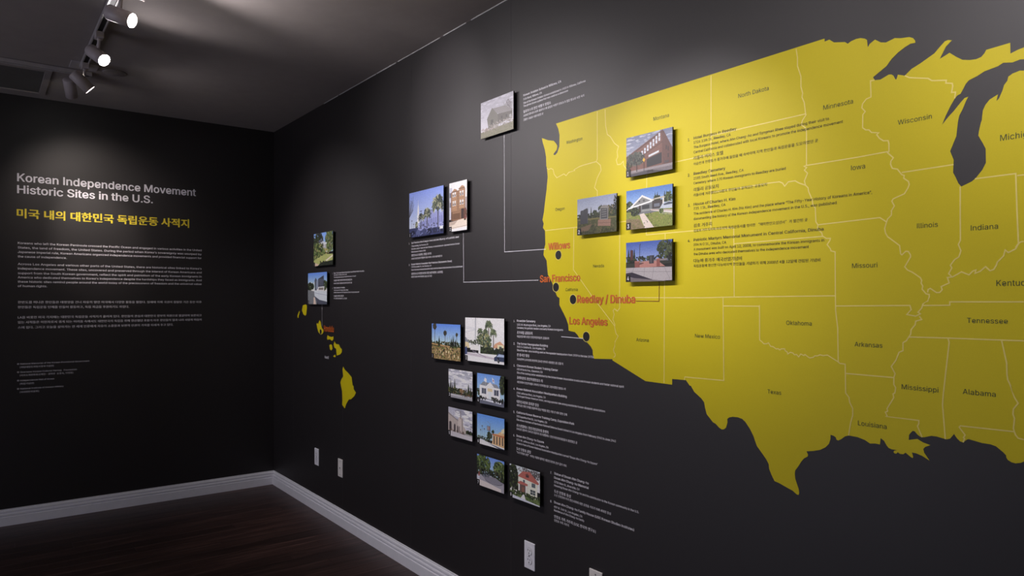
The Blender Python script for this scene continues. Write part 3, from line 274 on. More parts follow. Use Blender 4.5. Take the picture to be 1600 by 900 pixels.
45684: (0.92, [[20,81,20,56,68,56,68,61,26,61,26,81],[12,46,12,40,28,40,28,14,35,14,35,40,52,40,52,14,59,14,59,40,75,40,75,46]]),
45716: (0.92, [[12,49,12,44,76,44,76,49],[20,82,20,58,68,58,68,64,27,64,27,82],[20,37,20,16,69,16,69,21,26,21,26,37]]),
45720: (0.92, [[12,56,12,51,76,51,76,56],[20,84,20,63,68,63,68,68,27,68,27,84],[20,15,70,15,70,20,26,20,26,28,67,28,67,44,20,44,20,39,61,39,61,33,20,33]]),
45768: (0.92, [[63,85,63,14,69,14,69,85],[16,32,22,32,33,33,45,34,57,36,56,41,44,39,33,38,23,38,23,78,16,78]]),
45796: (0.92, [[59,85,59,14,66,14,66,52,77,52,77,57,66,57,66,85],[15,78,15,32,32,32,54,34,53,40,43,38,33,37,21,37,21,73,47,73,47,78]]),
45800: (0.92, [[60,85,60,34,66,34,66,59,77,59,77,64,66,64,66,85],[15,79,15,46,33,46,44,47,53,49,52,54,43,52,21,52,21,73,46,73,46,79],[23,39,23,16,70,16,70,21,29,21,29,39]]),
45817: (0.92, [[44,41,32,40,24,35,21,28,24,21,32,16,44,14,56,16,64,21,67,28,64,35,56,40],[44,36,53,35,59,32,61,28,59,23,53,21,44,20,35,21,29,23,27,28,29,32,35,35],[60,85,60,43,67,43,67,61,77,61,77,66,67,66,67,85],[15,79,15,48,20,48,33,49,44,49,53,51,53,56,43,55,34,54,21,54,21,74,46,74,46,79]]),
45824: (0.92, [[49,83,49,18,55,18,55,51,65,51,65,14,72,14,72,85,65,85,65,56,55,56,55,83],[14,76,14,32,37,32,45,34,44,39,37,38,29,37,21,37,21,71,40,71,40,76]]),
45912: (0.92, [[16,79,16,44,43,44,53,46,52,51,43,50,33,49,22,49,22,74,48,74,48,79],[43,65,43,60,63,60,63,33,70,33,70,85,63,85,63,65],[25,37,25,15,72,15,72,21,31,21,31,37]]),
45936: (0.92, [[65,85,65,14,72,14,72,85],[51,83,51,58,36,58,36,52,51,52,51,18,57,18,57,83],[14,76,14,31,29,31,45,33,44,39,37,37,21,37,21,71,41,71,41,76]]),
46020: (0.92, [[20,79,20,47,40,47,40,28,12,28,12,23,76,23,76,28,47,28,47,47,68,47,68,52,26,52,26,74,68,74,68,79]]),
46021: (0.92, [[19,38,19,32,61,32,61,14,68,14,68,38],[20,82,20,58,40,58,40,50,12,50,12,44,75,44,75,50,47,50,47,58,68,58,68,63,26,63,26,77,68,77,68,82]]),
46041: (0.92, [[44,40,31,38,22,34,19,27,22,20,31,16,44,14,56,16,65,20,68,27,65,34,56,38],[44,35,53,34,59,31,61,27,59,23,53,20,44,19,34,20,28,23,26,27,28,31,34,34],[20,82,20,58,40,58,40,50,12,50,12,45,76,45,76,50,47,50,47,58,68,58,68,63,26,63,26,76,68,76,68,82]]),
46104: (0.92, [[63,85,63,14,69,14,69,85],[13,29,27,30,43,30,59,32,58,37,38,35,38,49,53,49,53,54,24,54,24,73,53,73,53,78,17,78,17,49,32,49,32,35,12,35]]),
46108: (0.92, [[63,85,63,32,69,32,69,85],[13,41,27,41,42,42,58,43,57,48,38,47,38,56,52,56,52,62,25,62,25,75,52,75,52,80,18,80,18,56,32,56,32,46,12,46],[24,35,24,16,72,16,72,21,30,21,30,35]]),
46304: (0.92, [[12,49,12,44,76,44,76,49],[20,82,20,57,68,57,68,62,26,62,26,77,68,77,68,82],[20,36,20,16,69,16,69,21,26,21,26,36]]),
46308: (0.92, [[12,55,12,50,76,50,76,55],[20,82,20,61,68,61,68,66,27,66,27,77,67,77,67,82],[20,15,69,15,69,20,26,20,26,27,67,27,67,44,19,44,19,39,61,39,61,32,20,32]]),
46377: (0.92, [[63,85,63,41,69,41,69,85],[46,41,33,40,25,35,22,28,25,20,33,16,46,14,59,16,67,20,70,28,67,35,59,40],[46,36,55,35,61,32,63,28,61,23,55,20,46,19,37,20,31,23,29,28,31,32,37,35],[16,79,16,48,35,48,46,49,57,51,56,56,46,54,22,54,22,74,49,74,49,79]]),
46405: (0.92, [[45,41,32,40,24,35,21,28,24,21,32,16,45,14,57,16,65,21,68,28,65,35,57,40],[45,36,54,35,60,32,62,28,60,23,54,20,36,20,30,23,28,28,30,32,36,35],[61,85,61,42,68,42,68,61,77,61,77,66,68,66,68,85],[14,79,14,48,17,48,34,49,33,55,20,53,20,74,32,74,32,79],[36,79,36,48,39,48,58,50,57,55,42,53,42,74,55,74,55,79]]),
46412: (0.92, [[66,85,66,56,58,56,58,83,52,83,52,18,58,18,58,51,66,51,66,14,72,14,72,85],[14,76,14,33,17,33,30,34,29,39,20,38,20,71,29,71,29,76],[32,76,32,33,35,33,49,34,49,40,38,38,38,71,47,71,47,76]]),
46496: (0.92, [[14,78,14,32,17,32,32,34,32,39,20,38,20,72,31,72,31,78],[35,78,35,32,45,32,51,33,58,34,57,39,41,38,41,72,54,72,54,78],[51,59,51,54,64,54,64,14,71,14,71,85,64,85,64,59]]),
46972: (0.92, [[60,85,60,14,66,14,66,51,77,51,77,57,66,57,66,85],[14,78,14,73,40,73,40,58,15,58,15,31,32,31,43,32,54,34,53,39,33,37,21,37,21,53,46,53,46,78]]),
46976: (0.92, [[60,85,60,33,66,33,66,58,77,58,77,63,66,63,66,85],[23,37,23,16,70,16,70,21,29,21,29,37],[15,80,15,75,40,75,40,65,15,65,15,44,32,44,54,46,53,51,33,49,21,49,21,60,46,60,46,80]]),
46993: (0.92, [[44,40,31,38,23,34,21,27,23,20,31,16,44,14,56,16,64,20,67,27,64,34,56,38],[44,35,53,34,59,31,61,27,59,23,53,20,44,19,35,20,29,23,27,27,29,31,35,34],[60,85,60,42,66,42,66,62,77,62,77,67,66,67,66,85],[15,80,15,75,40,75,40,66,15,66,15,46,32,46,43,47,54,49,53,54,43,52,21,52,21,61,46,61,46,80]]),
47104: (0.92, [[50,69,50,64,63,64,63,43,70,43,70,85,63,85,63,69],[56,41,56,38,54,32,51,26,45,21,40,26,37,31,36,38,36,41,29,41,29,38,28,31,23,24,15,20,19,15,25,18,29,23,32,28,35,23,40,18,46,15,51,18,56,23,59,28,62,23,67,18,73,15,76,20,68,24,64,31,62,38,62,41],[15,81,15,76,39,76,39,67,15,67,15,47,42,47,52,49,51,54,42,53,32,52,21,52,21,62,46,62,46,81]]),
47112: (0.92, [[65,85,65,14,72,14,72,85],[14,77,14,72,33,72,33,58,14,58,14,32,36,32,45,34,45,39,20,37,20,52,39,52,39,77],[51,83,51,59,42,59,42,54,51,54,51,18,57,18,57,83]]),
47140: (0.92, [[49,49,49,44,63,44,63,14,70,14,70,85,63,85,63,69,49,69,49,63,63,63,63,49],[14,78,14,73,39,73,39,58,14,58,14,31,40,31,51,33,50,38,21,36,21,53,45,53,45,78]]),
47144: (0.92, [[14,80,14,74,38,74,38,64,15,64,15,42,31,42,41,43,50,44,49,49,21,48,21,59,45,59,45,80],[50,57,50,52,63,52,63,33,70,33,70,85,63,85,63,73,50,73,50,68,63,68,63,57],[24,37,24,16,72,16,72,21,31,21,31,37]]),
47196: (0.92, [[20,41,40,41,40,28,12,28,12,23,76,23,76,28,47,28,47,41,69,41,69,47,26,47,26,58,68,58,68,80,20,80,20,74,61,74,61,63,20,63]]),
47215: (0.92, [[20,54,40,54,40,47,12,47,12,41,76,41,76,47,47,47,47,54,69,54,69,59,26,59,26,66,67,66,67,83,20,83,20,78,61,78,61,71,20,71],[40,38,40,36,37,28,29,23,17,20,19,15,29,17,38,22,44,28,50,22,58,17,68,15,71,20,59,23,50,28,47,36,47,38]]),
47336: (0.92, [[20,49,69,49,69,55,26,55,26,63,68,63,68,82,19,82,19,77,61,77,61,68,20,68],[12,42,12,37,40,37,40,14,47,14,47,37,76,37,76,42]]),
47344: (0.92, [[19,15,70,15,70,20,26,20,26,26,68,26,68,41,47,41,47,47,76,47,76,52,12,52,12,47,40,47,40,41,19,41,19,37,61,37,61,31,19,31],[20,57,69,57,69,62,26,62,26,68,67,68,67,83,20,83,20,78,61,78,61,72,20,72]]),
47448: (0.92, [[12,43,12,38,28,38,28,14,35,14,35,38,52,38,52,14,59,14,59,38,76,38,76,43],[20,50,69,50,69,55,26,55,26,64,68,64,68,82,19,82,19,77,61,77,61,69,20,69]]),
47484: (0.92, [[12,52,12,47,76,47,76,52],[19,15,70,15,70,20,26,20,26,26,68,26,68,41,19,41,19,37,61,37,61,31,19,31],[20,57,69,57,69,62,26,62,26,68,67,68,67,83,20,83,20,78,61,78,61,72,20,72]]),
47492: (0.92, [[12,48,12,43,76,43,76,48],[20,37,20,15,67,15,67,37],[61,32,61,20,27,20,27,32],[20,54,69,54,69,59,26,59,26,66,67,66,67,83,20,83,20,78,61,78,61,71,20,71]]),
47532: (0.92, [[63,85,63,14,69,14,69,85],[16,78,16,73,42,73,42,58,16,58,16,31,33,31,45,32,57,34,56,39,34,37,22,37,22,53,48,53,48,78]]),
47549: (0.92, [[63,85,63,46,69,46,69,85],[24,42,24,15,69,15,69,42,63,42,63,34,30,34,30,42],[30,29,63,29,63,20,30,20],[15,81,15,76,41,76,41,67,15,67,15,47,21,47,33,48,44,48,55,50,55,55,33,53,22,53,22,62,47,62,47,81]]),
47560: (0.92, [[15,78,15,32,47,32,47,78],[40,73,40,37,21,37,21,73],[59,85,59,14,66,14,66,51,77,51,77,57,66,57,66,85]]),
47564: (0.92, [[15,78,15,46,47,46,47,78],[41,73,41,51,21,51,21,73],[60,85,60,33,66,33,66,58,77,58,77,63,66,63,66,85],[23,38,23,16,70,16,70,21,29,21,29,38]]),
47704: (0.92, [[65,85,65,32,71,32,71,85],[36,73,36,51,21,51,21,73],[15,78,15,46,42,46,42,60,51,60,51,34,58,34,58,83,51,83,51,65,42,65,42,78],[25,38,25,16,73,16,73,21,32,21,32,38]]),
47728: (0.92, [[40,73,40,37,21,37,21,73],[47,63,63,63,63,48,47,48],[63,85,63,68,47,68,47,78,15,78,15,32,47,32,47,43,63,43,63,14,70,14,70,85]]),
47749: (0.92, [[41,74,41,53,21,53,21,74],[46,41,34,39,26,35,23,28,26,20,34,16,46,14,59,16,67,20,70,28,67,35,59,39],[46,36,56,35,61,32,64,28,61,23,56,20,46,19,37,20,31,23,29,28,31,32,37,35],[63,68,63,59,47,59,47,68],[15,79,15,48,47,48,47,54,63,54,63,43,70,43,70,85,63,85,63,73,47,73,47,79]]),
47784: (0.92, [[62,74,62,51,26,51,26,74],[19,79,19,46,40,46,40,29,12,29,12,23,76,23,76,29,47,29,47,46,68,46,68,79]]),
47788: (0.92, [[61,76,61,62,26,62,26,76],[12,47,12,42,75,42,75,47,47,47,47,56,67,56,67,81,20,81,20,56,40,56,40,47],[20,36,20,16,68,16,68,21,26,21,26,36]]),
47896: (0.92, [[62,74,62,51,26,51,26,74],[19,79,19,46,29,46,29,29,12,29,12,23,76,23,76,29,58,29,58,46,68,46,68,79],[35,29,35,46,52,46,52,29]]),
47928: (0.92, [[20,81,20,57,67,57,67,81],[61,76,61,62,26,62,26,76],[12,49,12,43,41,43,41,29,47,29,47,43,76,43,76,49],[20,36,20,16,68,16,68,21,26,21,26,36]]),
47931: (0.92, [[20,82,20,59,67,59,67,82],[61,77,61,64,26,64,26,77],[12,52,12,46,40,46,40,38,20,38,20,15,68,15,68,20,26,20,26,33,68,33,68,38,47,38,47,46,75,46,75,52]]),
47932: (0.92, [[20,82,20,61,67,61,67,82],[61,77,61,66,26,66,26,77],[20,15,69,15,69,20,26,20,26,27,67,27,67,43,47,43,47,50,75,50,75,55,12,55,12,50,40,50,40,43,19,43,19,38,61,38,61,32,20,32]]),
48120: (0.92, [[16,78,16,32,48,32,48,78],[42,73,42,37,22,37,22,73],[63,85,63,14,69,14,69,85]]),
48124: (0.92, [[15,79,15,46,48,46,48,79],[42,73,42,51,22,51,22,73],[63,85,63,34,69,34,69,85],[24,39,24,17,72,17,72,22,31,22,31,39]]),
48148: (0.92, [[15,79,15,31,47,31,47,79,41,79,41,60,21,60,21,79],[21,55,41,55,41,37,21,37],[59,85,59,14,66,14,66,51,77,51,77,57,66,57,66,85]]),
48149: (0.92, [[21,38,21,33,60,33,60,14,66,14,66,38],[15,80,15,47,47,47,47,80,41,80,41,69,21,69,21,80],[21,64,41,64,41,52,21,52],[60,85,60,42,66,42,66,61,77,61,77,66,66,66,66,85]]),
48152: (0.92, [[15,80,15,45,47,45,47,80,41,80,41,68,21,68,21,80],[21,63,41,63,41,50,21,50],[60,85,60,33,66,33,66,58,77,58,77,63,66,63,66,85],[23,38,23,16,70,16,70,21,29,21,29,38]]),
48156: (0.92, [[15,82,15,51,47,51,47,82,41,82,41,72,21,72,21,82],[21,67,41,67,41,56,21,56],[60,85,60,48,66,48,66,64,77,64,77,70,66,70,66,85],[22,15,69,15,69,20,28,20,28,28,66,28,66,45,22,45,22,40,60,40,60,33,22,33]]),
48169: (0.92, [[44,40,32,39,24,34,21,27,24,20,32,16,44,14,56,16,64,20,67,27,64,34,56,39],[44,35,53,34,59,32,61,27,59,23,53,20,44,19,35,20,29,23,27,27,29,32,35,34],[15,80,15,48,47,48,47,80,41,80,41,70,21,70,21,80],[21,65,41,65,41,53,21,53],[60,85,60,42,66,42,66,62,77,62,77,67,66,67,66,85]]),
48260: (0.92, [[21,56,41,56,41,37,21,37],[15,79,15,32,47,32,47,53,63,53,63,14,70,14,70,85,63,85,63,59,47,59,47,79,41,79,41,61,21,61,21,79]]),
48276: (0.92, [[22,65,41,65,41,53,22,53],[24,40,24,15,70,15,70,40],[63,35,63,20,30,20,30,35],[63,85,63,67,47,67,47,81,41,81,41,70,22,70,22,81,15,81,15,48,47,48,47,62,63,62,63,44,70,44,70,85]]),
48372: (0.92, [[26,62,62,62,62,49,26,49],[19,80,19,44,40,44,40,29,12,29,12,23,76,23,76,29,47,29,47,44,68,44,68,80,62,80,62,67,26,67,26,80]]),
48376: (0.92, [[27,68,61,68,61,59,27,59],[12,46,12,41,75,41,75,46,47,46,47,54,67,54,67,82,61,82,61,73,27,73,27,82,20,82,20,54,40,54,40,46],[20,35,20,16,68,16,68,21,26,21,26,35]]),
48512: (0.92, [[20,82,20,51,67,51,67,82,61,82,61,72,26,72,26,82],[26,67,61,67,61,57,26,57],[12,43,12,38,40,38,40,14,47,14,47,38,76,38,76,43]]),
48513: (0.92, [[20,83,20,57,67,57,67,83,61,83,61,75,27,75,27,83],[27,70,61,70,61,62,27,62],[19,37,19,32,61,32,61,14,68,14,68,37,47,37,47,45,75,45,75,50,12,50,12,45,40,45,40,37]]),
48537: (0.92, [[20,84,20,60,67,60,67,84,61,84,61,77,27,77,27,84],[27,72,61,72,61,65,27,65],[12,54,12,49,40,49,40,41,20,41,20,15,69,15,69,20,26,20,26,26,66,26,66,31,26,31,26,37,68,37,68,41,47,41,47,49,75,49,75,54]]),
48656: (0.92, [[20,82,20,54,67,54,67,82,61,82,61,73,27,73,27,82],[27,68,61,68,61,59,27,59],[12,47,12,42,75,42,75,47],[20,35,20,16,68,16,68,21,26,21,26,35]]),
48708: (0.92, [[63,85,63,14,69,14,69,85],[16,79,16,31,49,31,49,79,43,79,43,60,22,60,22,79],[22,55,43,55,43,37,22,37]]),
48716: (0.92, [[63,85,63,48,69,48,69,85],[15,82,15,51,48,51,48,82,42,82,42,72,22,72,22,82],[22,67,42,67,42,56,22,56],[24,15,72,15,72,20,30,20,30,28,69,28,69,44,24,44,24,39,63,39,63,32,24,32]]),
49324: (0.92, [[29,79,29,66,26,53,20,42,11,34,15,29,22,35,28,43,32,53,36,43,42,36,49,31,53,36,44,43,38,54,35,66,35,79],[59,85,59,14,66,14,66,51,77,51,77,56,66,56,66,85]]),
49328: (0.92, [[29,80,29,72,27,62,21,53,11,48,15,42,22,47,28,53,32,60,37,53,42,48,50,44,53,49,44,55,38,62,35,72,35,80],[60,85,60,33,66,33,66,58,77,58,77,63,66,63,66,85],[23,38,23,16,70,16,70,21,29,21,29,38]]),
49332: (0.92, [[29,82,29,77,27,67,21,59,11,54,15,49,22,53,28,59,32,66,36,59,42,54,49,51,53,56,44,61,38,68,35,77,35,82],[60,85,60,48,66,48,66,64,77,64,77,69,66,69,66,85],[22,15,69,15,69,20,28,20,28,28,66,28,66,45,22,45,22,40,60,40,60,33,22,33]]),
49345: (0.92, [[44,40,32,39,24,34,21,27,24,20,32,16,44,14,56,16,64,20,67,27,64,34,56,39],[44,35,53,34,59,31,61,27,59,23,53,20,35,20,29,23,27,27,29,31,35,34],[29,81,29,74,27,64,21,55,11,50,15,45,22,49,28,55,32,62,36,56,42,50,49,46,52,52,43,57,37,64,35,73,35,81],[60,85,60,42,66,42,66,61,77,61,77,67,66,67,66,85]]),
49352: (0.92, [[27,78,27,65,25,53,19,42,11,34,15,29,21,35,26,42,30,51,33,43,38,36,44,31,48,36,40,43,35,54,33,65,33,78],[50,83,50,18,56,18,56,51,65,51,65,14,72,14,72,85,65,85,65,56,56,56,56,83]]),
49356: (0.92, [[26,80,26,70,25,61,20,53,12,47,15,42,22,46,30,58,33,53,37,48,43,44,47,49,39,54,34,62,33,70,33,80],[50,83,50,34,56,34,56,58,65,58,65,32,71,32,71,85,65,85,65,64,56,64,56,83],[25,38,25,16,73,16,73,21,32,21,32,38]]),
49373: (0.92, [[48,40,35,38,27,34,24,27,27,20,35,16,48,14,61,16,69,20,72,27,69,34,61,38],[48,35,57,34,63,31,65,27,63,23,57,20,48,19,39,20,33,23,31,27,33,31,39,34],[26,80,26,71,25,63,20,55,12,50,15,45,21,49,26,54,30,60,33,55,38,50,44,47,47,52,39,56,34,63,33,71,33,80],[50,83,50,43,56,43,56,61,65,61,65,41,71,41,71,85,65,85,65,66,56,66,56,83]]),
49436: (0.92, [[63,85,63,61,47,61,47,56,63,56,63,14,70,14,70,85],[30,79,30,66,27,53,21,42,12,34,16,29,23,35,29,43,33,53,37,43,43,36,51,30,55,36,45,43,39,54,36,66,36,79]]),
49440: (0.92, [[63,85,63,68,48,68,48,63,63,63,63,32,70,32,70,85],[29,80,29,72,27,61,21,53,12,47,15,42,23,46,29,53,33,60,37,53,42,48,49,44,53,49,44,54,38,62,36,72,36,80],[24,38,24,16,71,16,71,21,31,21,31,38]]),
49444: (0.92, [[63,85,63,72,48,72,48,67,63,67,63,48,70,48,70,85],[24,15,72,15,72,20,31,20,31,28,70,28,70,45,24,45,24,40,63,40,63,33,24,33],[29,83,29,76,27,66,21,59,12,53,15,48,23,52,29,58,33,65,37,59,42,53,50,50,53,55,44,60,38,67,36,76,36,83]]),
49457: (0.92, [[46,41,34,39,26,35,23,28,26,20,34,16,46,14,59,16,67,20,70,28,67,35,59,39],[46,36,56,35,61,32,64,28,61,23,56,20,37,20,31,23,29,28,31,32,37,35],[29,81,29,74,27,63,21,55,12,49,15,44,23,48,29,55,33,62,37,56,42,50,50,46,53,51,44,57,38,64,36,74,36,81],[48,70,48,65,63,65,63,43,70,43,70,85,63,85,63,70]]),
49464: (0.92, [[65,85,65,14,72,14,72,85],[51,83,51,60,39,60,39,54,51,54,51,18,57,18,57,83],[26,78,26,65,25,53,19,42,11,34,15,29,21,35,26,42,30,51,33,43,37,36,43,31,47,36,39,43,34,54,33,65,33,78]]),
49548: (0.92, [[40,46,40,29,12,29,12,23,76,23,76,29,47,29,47,46],[40,80,40,75,36,64,26,55,14,50,17,45,28,49,37,56,43,65,50,56,59,49,70,45,73,50,60,55,51,64,47,75,47,80]]),
49549: (0.92, [[19,37,19,32,61,32,61,14,68,14,68,37],[40,60,40,49,12,49,12,44,76,44,76,49,47,49,47,60],[40,84,40,80,37,72,28,65,16,62,18,56,28,59,37,65,44,72,50,65,59,59,69,56,72,62,60,65,50,72,47,80,47,84]]),
49689: (0.92, [[40,84,40,81,37,72,27,66,15,62,18,57,28,60,37,65,44,72,50,65,59,60,69,57,72,62,60,66,51,72,47,81,47,84],[19,37,19,32,61,32,61,14,68,14,68,37,47,37,47,46,75,46,75,51,12,51,12,46,40,46,40,37]]),
49828: (0.92, [[12,29,12,24,76,24,76,29],[40,80,40,74,36,63,26,54,14,49,17,44,28,48,37,55,43,64,50,55,59,48,69,44,72,49,60,54,51,63,47,74,47,80]]),
49849: (0.92, [[12,51,12,46,75,46,75,51],[44,39,31,38,22,34,19,27,22,20,31,16,44,14,56,16,65,20,68,27,65,34,56,38],[44,34,53,33,59,31,61,27,59,23,53,20,44,19,34,20,28,23,26,27,28,31,34,33],[40,84,40,80,37,72,27,65,15,62,18,57,28,60,37,65,44,72,50,65,59,60,69,57,72,62,60,65,51,72,47,80,47,84]]),
49884: (0.92, [[63,85,63,14,69,14,69,85],[30,79,30,66,28,53,21,42,11,34,15,29,23,34,29,43,34,52,38,43,44,36,52,30,56,35,46,43,39,53,37,66,37,79]]),
49888: (0.92, [[63,85,63,33,69,33,69,85],[24,38,24,16,72,16,72,21,31,21,31,38],[30,81,30,74,28,63,22,54,12,48,16,43,23,48,29,54,33,62,37,54,43,49,51,44,54,50,45,55,39,64,37,74,37,81]]),
49892: (0.92, [[63,85,63,48,69,48,69,85],[24,15,72,15,72,20,30,20,30,28,69,28,69,45,24,45,24,40,63,40,63,33,24,33],[30,83,30,77,28,68,22,59,12,54,15,49,23,53,29,59,33,66,38,59,44,54,51,50,54,55,45,60,39,68,37,77,37,83]]),
49900: (0.92, [[63,85,63,45,69,45,69,85],[24,41,24,15,69,15,69,41],[63,35,63,20,30,20,30,35],[30,82,30,75,28,65,22,57,12,52,15,46,23,51,29,57,33,64,38,57,44,52,51,48,54,53,45,58,39,66,37,75,37,82]]),
49901: (0.92, [[63,85,63,47,69,47,69,85],[24,43,24,15,69,15,69,43,63,43,63,35,30,35,30,43],[30,30,63,30,63,20,30,20],[30,82,30,76,28,66,22,58,12,53,15,48,23,52,29,58,33,65,38,58,44,53,51,49,54,54,45,59,39,67,37,76,37,82]]),
50500: (0.92, [[30,79,21,76,15,68,13,55,15,42,21,33,30,30,40,33,46,42,48,55,46,68,40,76],[30,74,36,71,40,65,42,55,40,45,36,38,30,36,24,38,20,45,19,55,20,65,24,71],[59,85,59,14,66,14,66,51,77,51,77,57,66,57,66,85]]),
50504: (0.92, [[31,80,22,78,15,71,13,62,15,53,22,47,31,45,41,47,47,53,50,62,47,71,41,78],[31,74,38,73,42,69,44,62,42,56,38,52,31,51,25,52,21,56,19,62,21,69,25,73],[60,85,60,33,66,33,66,58,77,58,77,63,66,63,66,85],[23,38,23,16,70,16,70,21,29,21,29,38]]),
50526: (0.92, [[31,81,22,79,15,73,13,64,15,56,22,50,31,48,41,50,47,56,50,64,47,73,41,79],[31,75,38,74,42,70,44,64,42,58,38,54,31,53,25,54,21,58,19,64,21,70,25,74],[60,85,60,45,66,45,66,62,77,62,77,68,66,68,66,85],[21,21,21,15,69,15,69,21,59,21,59,36,68,36,68,41,21,41,21,36,31,36,31,21],[38,36,52,36,52,21,38,21]]),
50528: (0.92, [[28,79,20,76,14,67,13,54,14,41,20,33,28,30,36,33,41,41,43,54,41,67,36,76],[28,73,32,71,36,64,37,54,36,44,32,38,28,36,23,38,20,44,19,54,20,64,23,71],[50,83,50,18,56,18,56,51,65,51,65,14,72,14,72,85,65,85,65,57,56,57,56,83]]),
50532: (0.92, [[28,79,20,77,14,71,12,62,14,53,20,47,28,45,37,47,42,53,44,62,42,71,37,77],[28,74,34,72,37,68,39,62,37,56,34,52,28,50,23,52,20,56,18,62,20,68,23,72],[50,83,50,34,56,34,56,59,65,59,65,32,71,32,71,85,65,85,65,64,56,64,56,83],[25,39,25,16,73,16,73,21,32,21,32,39]]),
50577: (0.92, [[31,81,22,78,15,73,13,64,15,55,22,49,31,47,41,49,47,55,50,64,47,73,41,78],[31,75,38,74,42,70,44,64,42,58,38,54,31,53,25,54,21,58,19,64,21,70,25,74],[44,41,32,39,24,35,21,28,24,20,32,16,44,14,56,16,64,20,67,28,64,35,56,39],[44,36,53,35,59,32,61,28,59,23,53,21,44,20,35,21,29,23,27,28,29,32,35,35],[60,85,60,43,66,43,66,54,77,54,77,59,66,59,66,69,77,69,77,74,66,74,66,85]]),
50612: (0.92, [[30,74,36,71,40,65,42,55,40,45,36,38,30,36,25,38,21,45,19,55,21,65,25,71],[63,85,63,58,48,58,45,69,39,77,30,79,21,76,15,68,13,55,15,42,21,33,30,30,39,33,45,41,48,53,63,53,63,14,70,14,70,85]]),
50620: (0.92, [[31,77,37,76,41,72,43,66,41,61,37,57,31,56,25,57,21,61,19,66,21,72,25,76],[31,82,22,80,15,75,13,66,15,58,22,52,31,50,40,52,46,57,49,64,63,64,63,49,70,49,70,85,63,85,63,69,49,69,46,76,39,81],[24,15,72,15,72,20,31,20,31,28,70,28,70,45,24,45,24,40,63,40,63,33,24,33]]),
50632: (0.92, [[31,75,37,74,41,70,43,64,41,59,37,55,31,53,25,55,21,59,19,64,21,70,25,74],[56,42,56,38,55,32,51,26,46,21,40,26,37,31,36,38,36,42,30,42,30,38,28,31,23,24,16,20,19,15,25,18,30,23,33,28,36,23,40,18,46,15,52,18,56,23,59,28,62,23,67,18,73,15,76,20,69,24,64,31,62,38,62,42],[63,85,63,67,49,67,46,74,39,79,31,81,22,79,15,73,13,64,15,56,22,50,31,48,39,50,46,54,49,62,63,62,63,45,70,45,70,85]]),
50640: (0.92, [[65,85,65,14,72,14,72,85],[28,73,32,71,36,64,37,54,36,44,32,38,28,36,23,38,20,44,19,54,20,64,23,71],[28,79,20,76,14,67,13,54,14,41,20,33,28,30,35,32,40,40,43,52,51,52,51,18,58,18,58,83,51,83,51,57,43,57,40,69,35,76]]),
50668: (0.92, [[30,74,36,71,40,65,42,55,40,45,36,38,30,36,25,38,21,45,19,55,21,65,25,71],[47,64,63,64,63,47,47,47,48,55],[63,85,63,69,45,69,42,75,37,78,30,79,21,76,15,68,13,55,15,42,21,33,30,30,37,31,42,35,46,41,63,41,63,14,70,14,70,85]]),
50669: (0.92, [[23,39,23,34,63,34,63,14,70,14,70,39],[31,75,37,74,41,70,43,64,41,58,37,54,31,52,25,54,21,58,19,64,21,70,25,74],[63,69,63,59,48,59,49,64,48,69],[31,81,22,79,15,73,13,64,15,55,22,49,31,47,37,48,42,50,45,53,63,53,63,43,70,43,70,85,63,85,63,74,45,74,42,78,37,80]]),
50672: (0.92, [[31,74,37,73,41,69,43,63,41,56,37,52,31,51,25,52,21,56,19,63,21,69,25,73],[63,68,63,57,48,57,49,63,48,68],[31,80,22,78,15,72,13,63,15,53,22,47,31,45,37,46,42,48,45,52,63,52,63,33,70,33,70,85,63,85,63,74,45,74,41,77,37,79],[25,38,25,16,72,16,72,21,31,21,31,38]]),
50676: (0.92, [[31,77,37,76,41,72,43,66,41,61,37,57,31,56,25,57,21,61,19,66,21,72,25,76],[48,71,63,71,63,62,48,62,49,66],[63,85,63,76,45,76,42,80,37,82,31,82,22,80,15,75,13,66,15,58,22,52,31,50,37,51,42,53,46,57,63,57,63,49,70,49,70,85],[24,15,72,15,72,20,31,20,31,28,70,28,70,45,24,45,24,40,63,40,63,33,24,33]]),
50688: (0.92, [[31,76,37,74,41,70,43,64,41,58,37,55,31,53,25,55,21,58,19,64,21,70,25,74],[48,70,63,70,63,59,48,59,49,64],[63,85,63,75,45,75,41,78,37,80,31,81,22,79,15,73,13,64,15,56,22,50,31,48,37,48,45,54,63,54,63,45,70,45,70,85],[56,42,56,38,55,32,51,26,46,21,40,25,37,31,36,38,36,42,30,42,30,38,28,31,23,24,16,20,19,15,25,18,30,23,33,28,36,23,40,18,46,14,52,18,56,23,59,28,62,23,67,18,73,15,76,20,69,24,64,30,62,38,62,42]]),
50689: (0.92, [[31,75,37,74,41,70,43,64,41,58,37,54,31,53,25,54,21,58,19,64,21,70,25,74],[46,41,34,40,26,35,23,28,26,21,34,16,46,14,59,16,67,21,70,28,67,35,59,40],[46,36,56,35,62,32,64,28,62,23,56,21,46,20,37,21,31,23,29,28,31,32,37,35],[48,69,63,69,63,58,48,58,49,64],[63,85,63,75,45,75,41,78,37,80,31,81,22,78,15,73,13,64,15,55,22,49,31,47,37,48,41,50,45,53,63,53,63,43,70,43,70,85]]),
50724: (0.92, [[44,75,54,73,60,69,63,62,60,55,54,50,44,48,34,50,27,55,24,62,27,69,34,73],[12,29,12,23,76,23,76,29,47,29,47,43,58,46,66,53,69,62,66,71,57,78,44,80,30,78,21,71,18,62,21,53,29,46,40,43,40,29]]),
50728: (0.92, [[44,77,53,76,59,73,62,69,59,64,53,61,44,60,34,61,28,64,25,69,28,73,34,76],[44,83,30,81,22,76,19,69,21,61,29,57,40,55,40,47,12,47,12,42,75,42,75,47,47,47,47,55,58,57,66,61,68,69,65,76,57,81],[20,36,20,16,68,16,68,21,26,21,26,36]]),
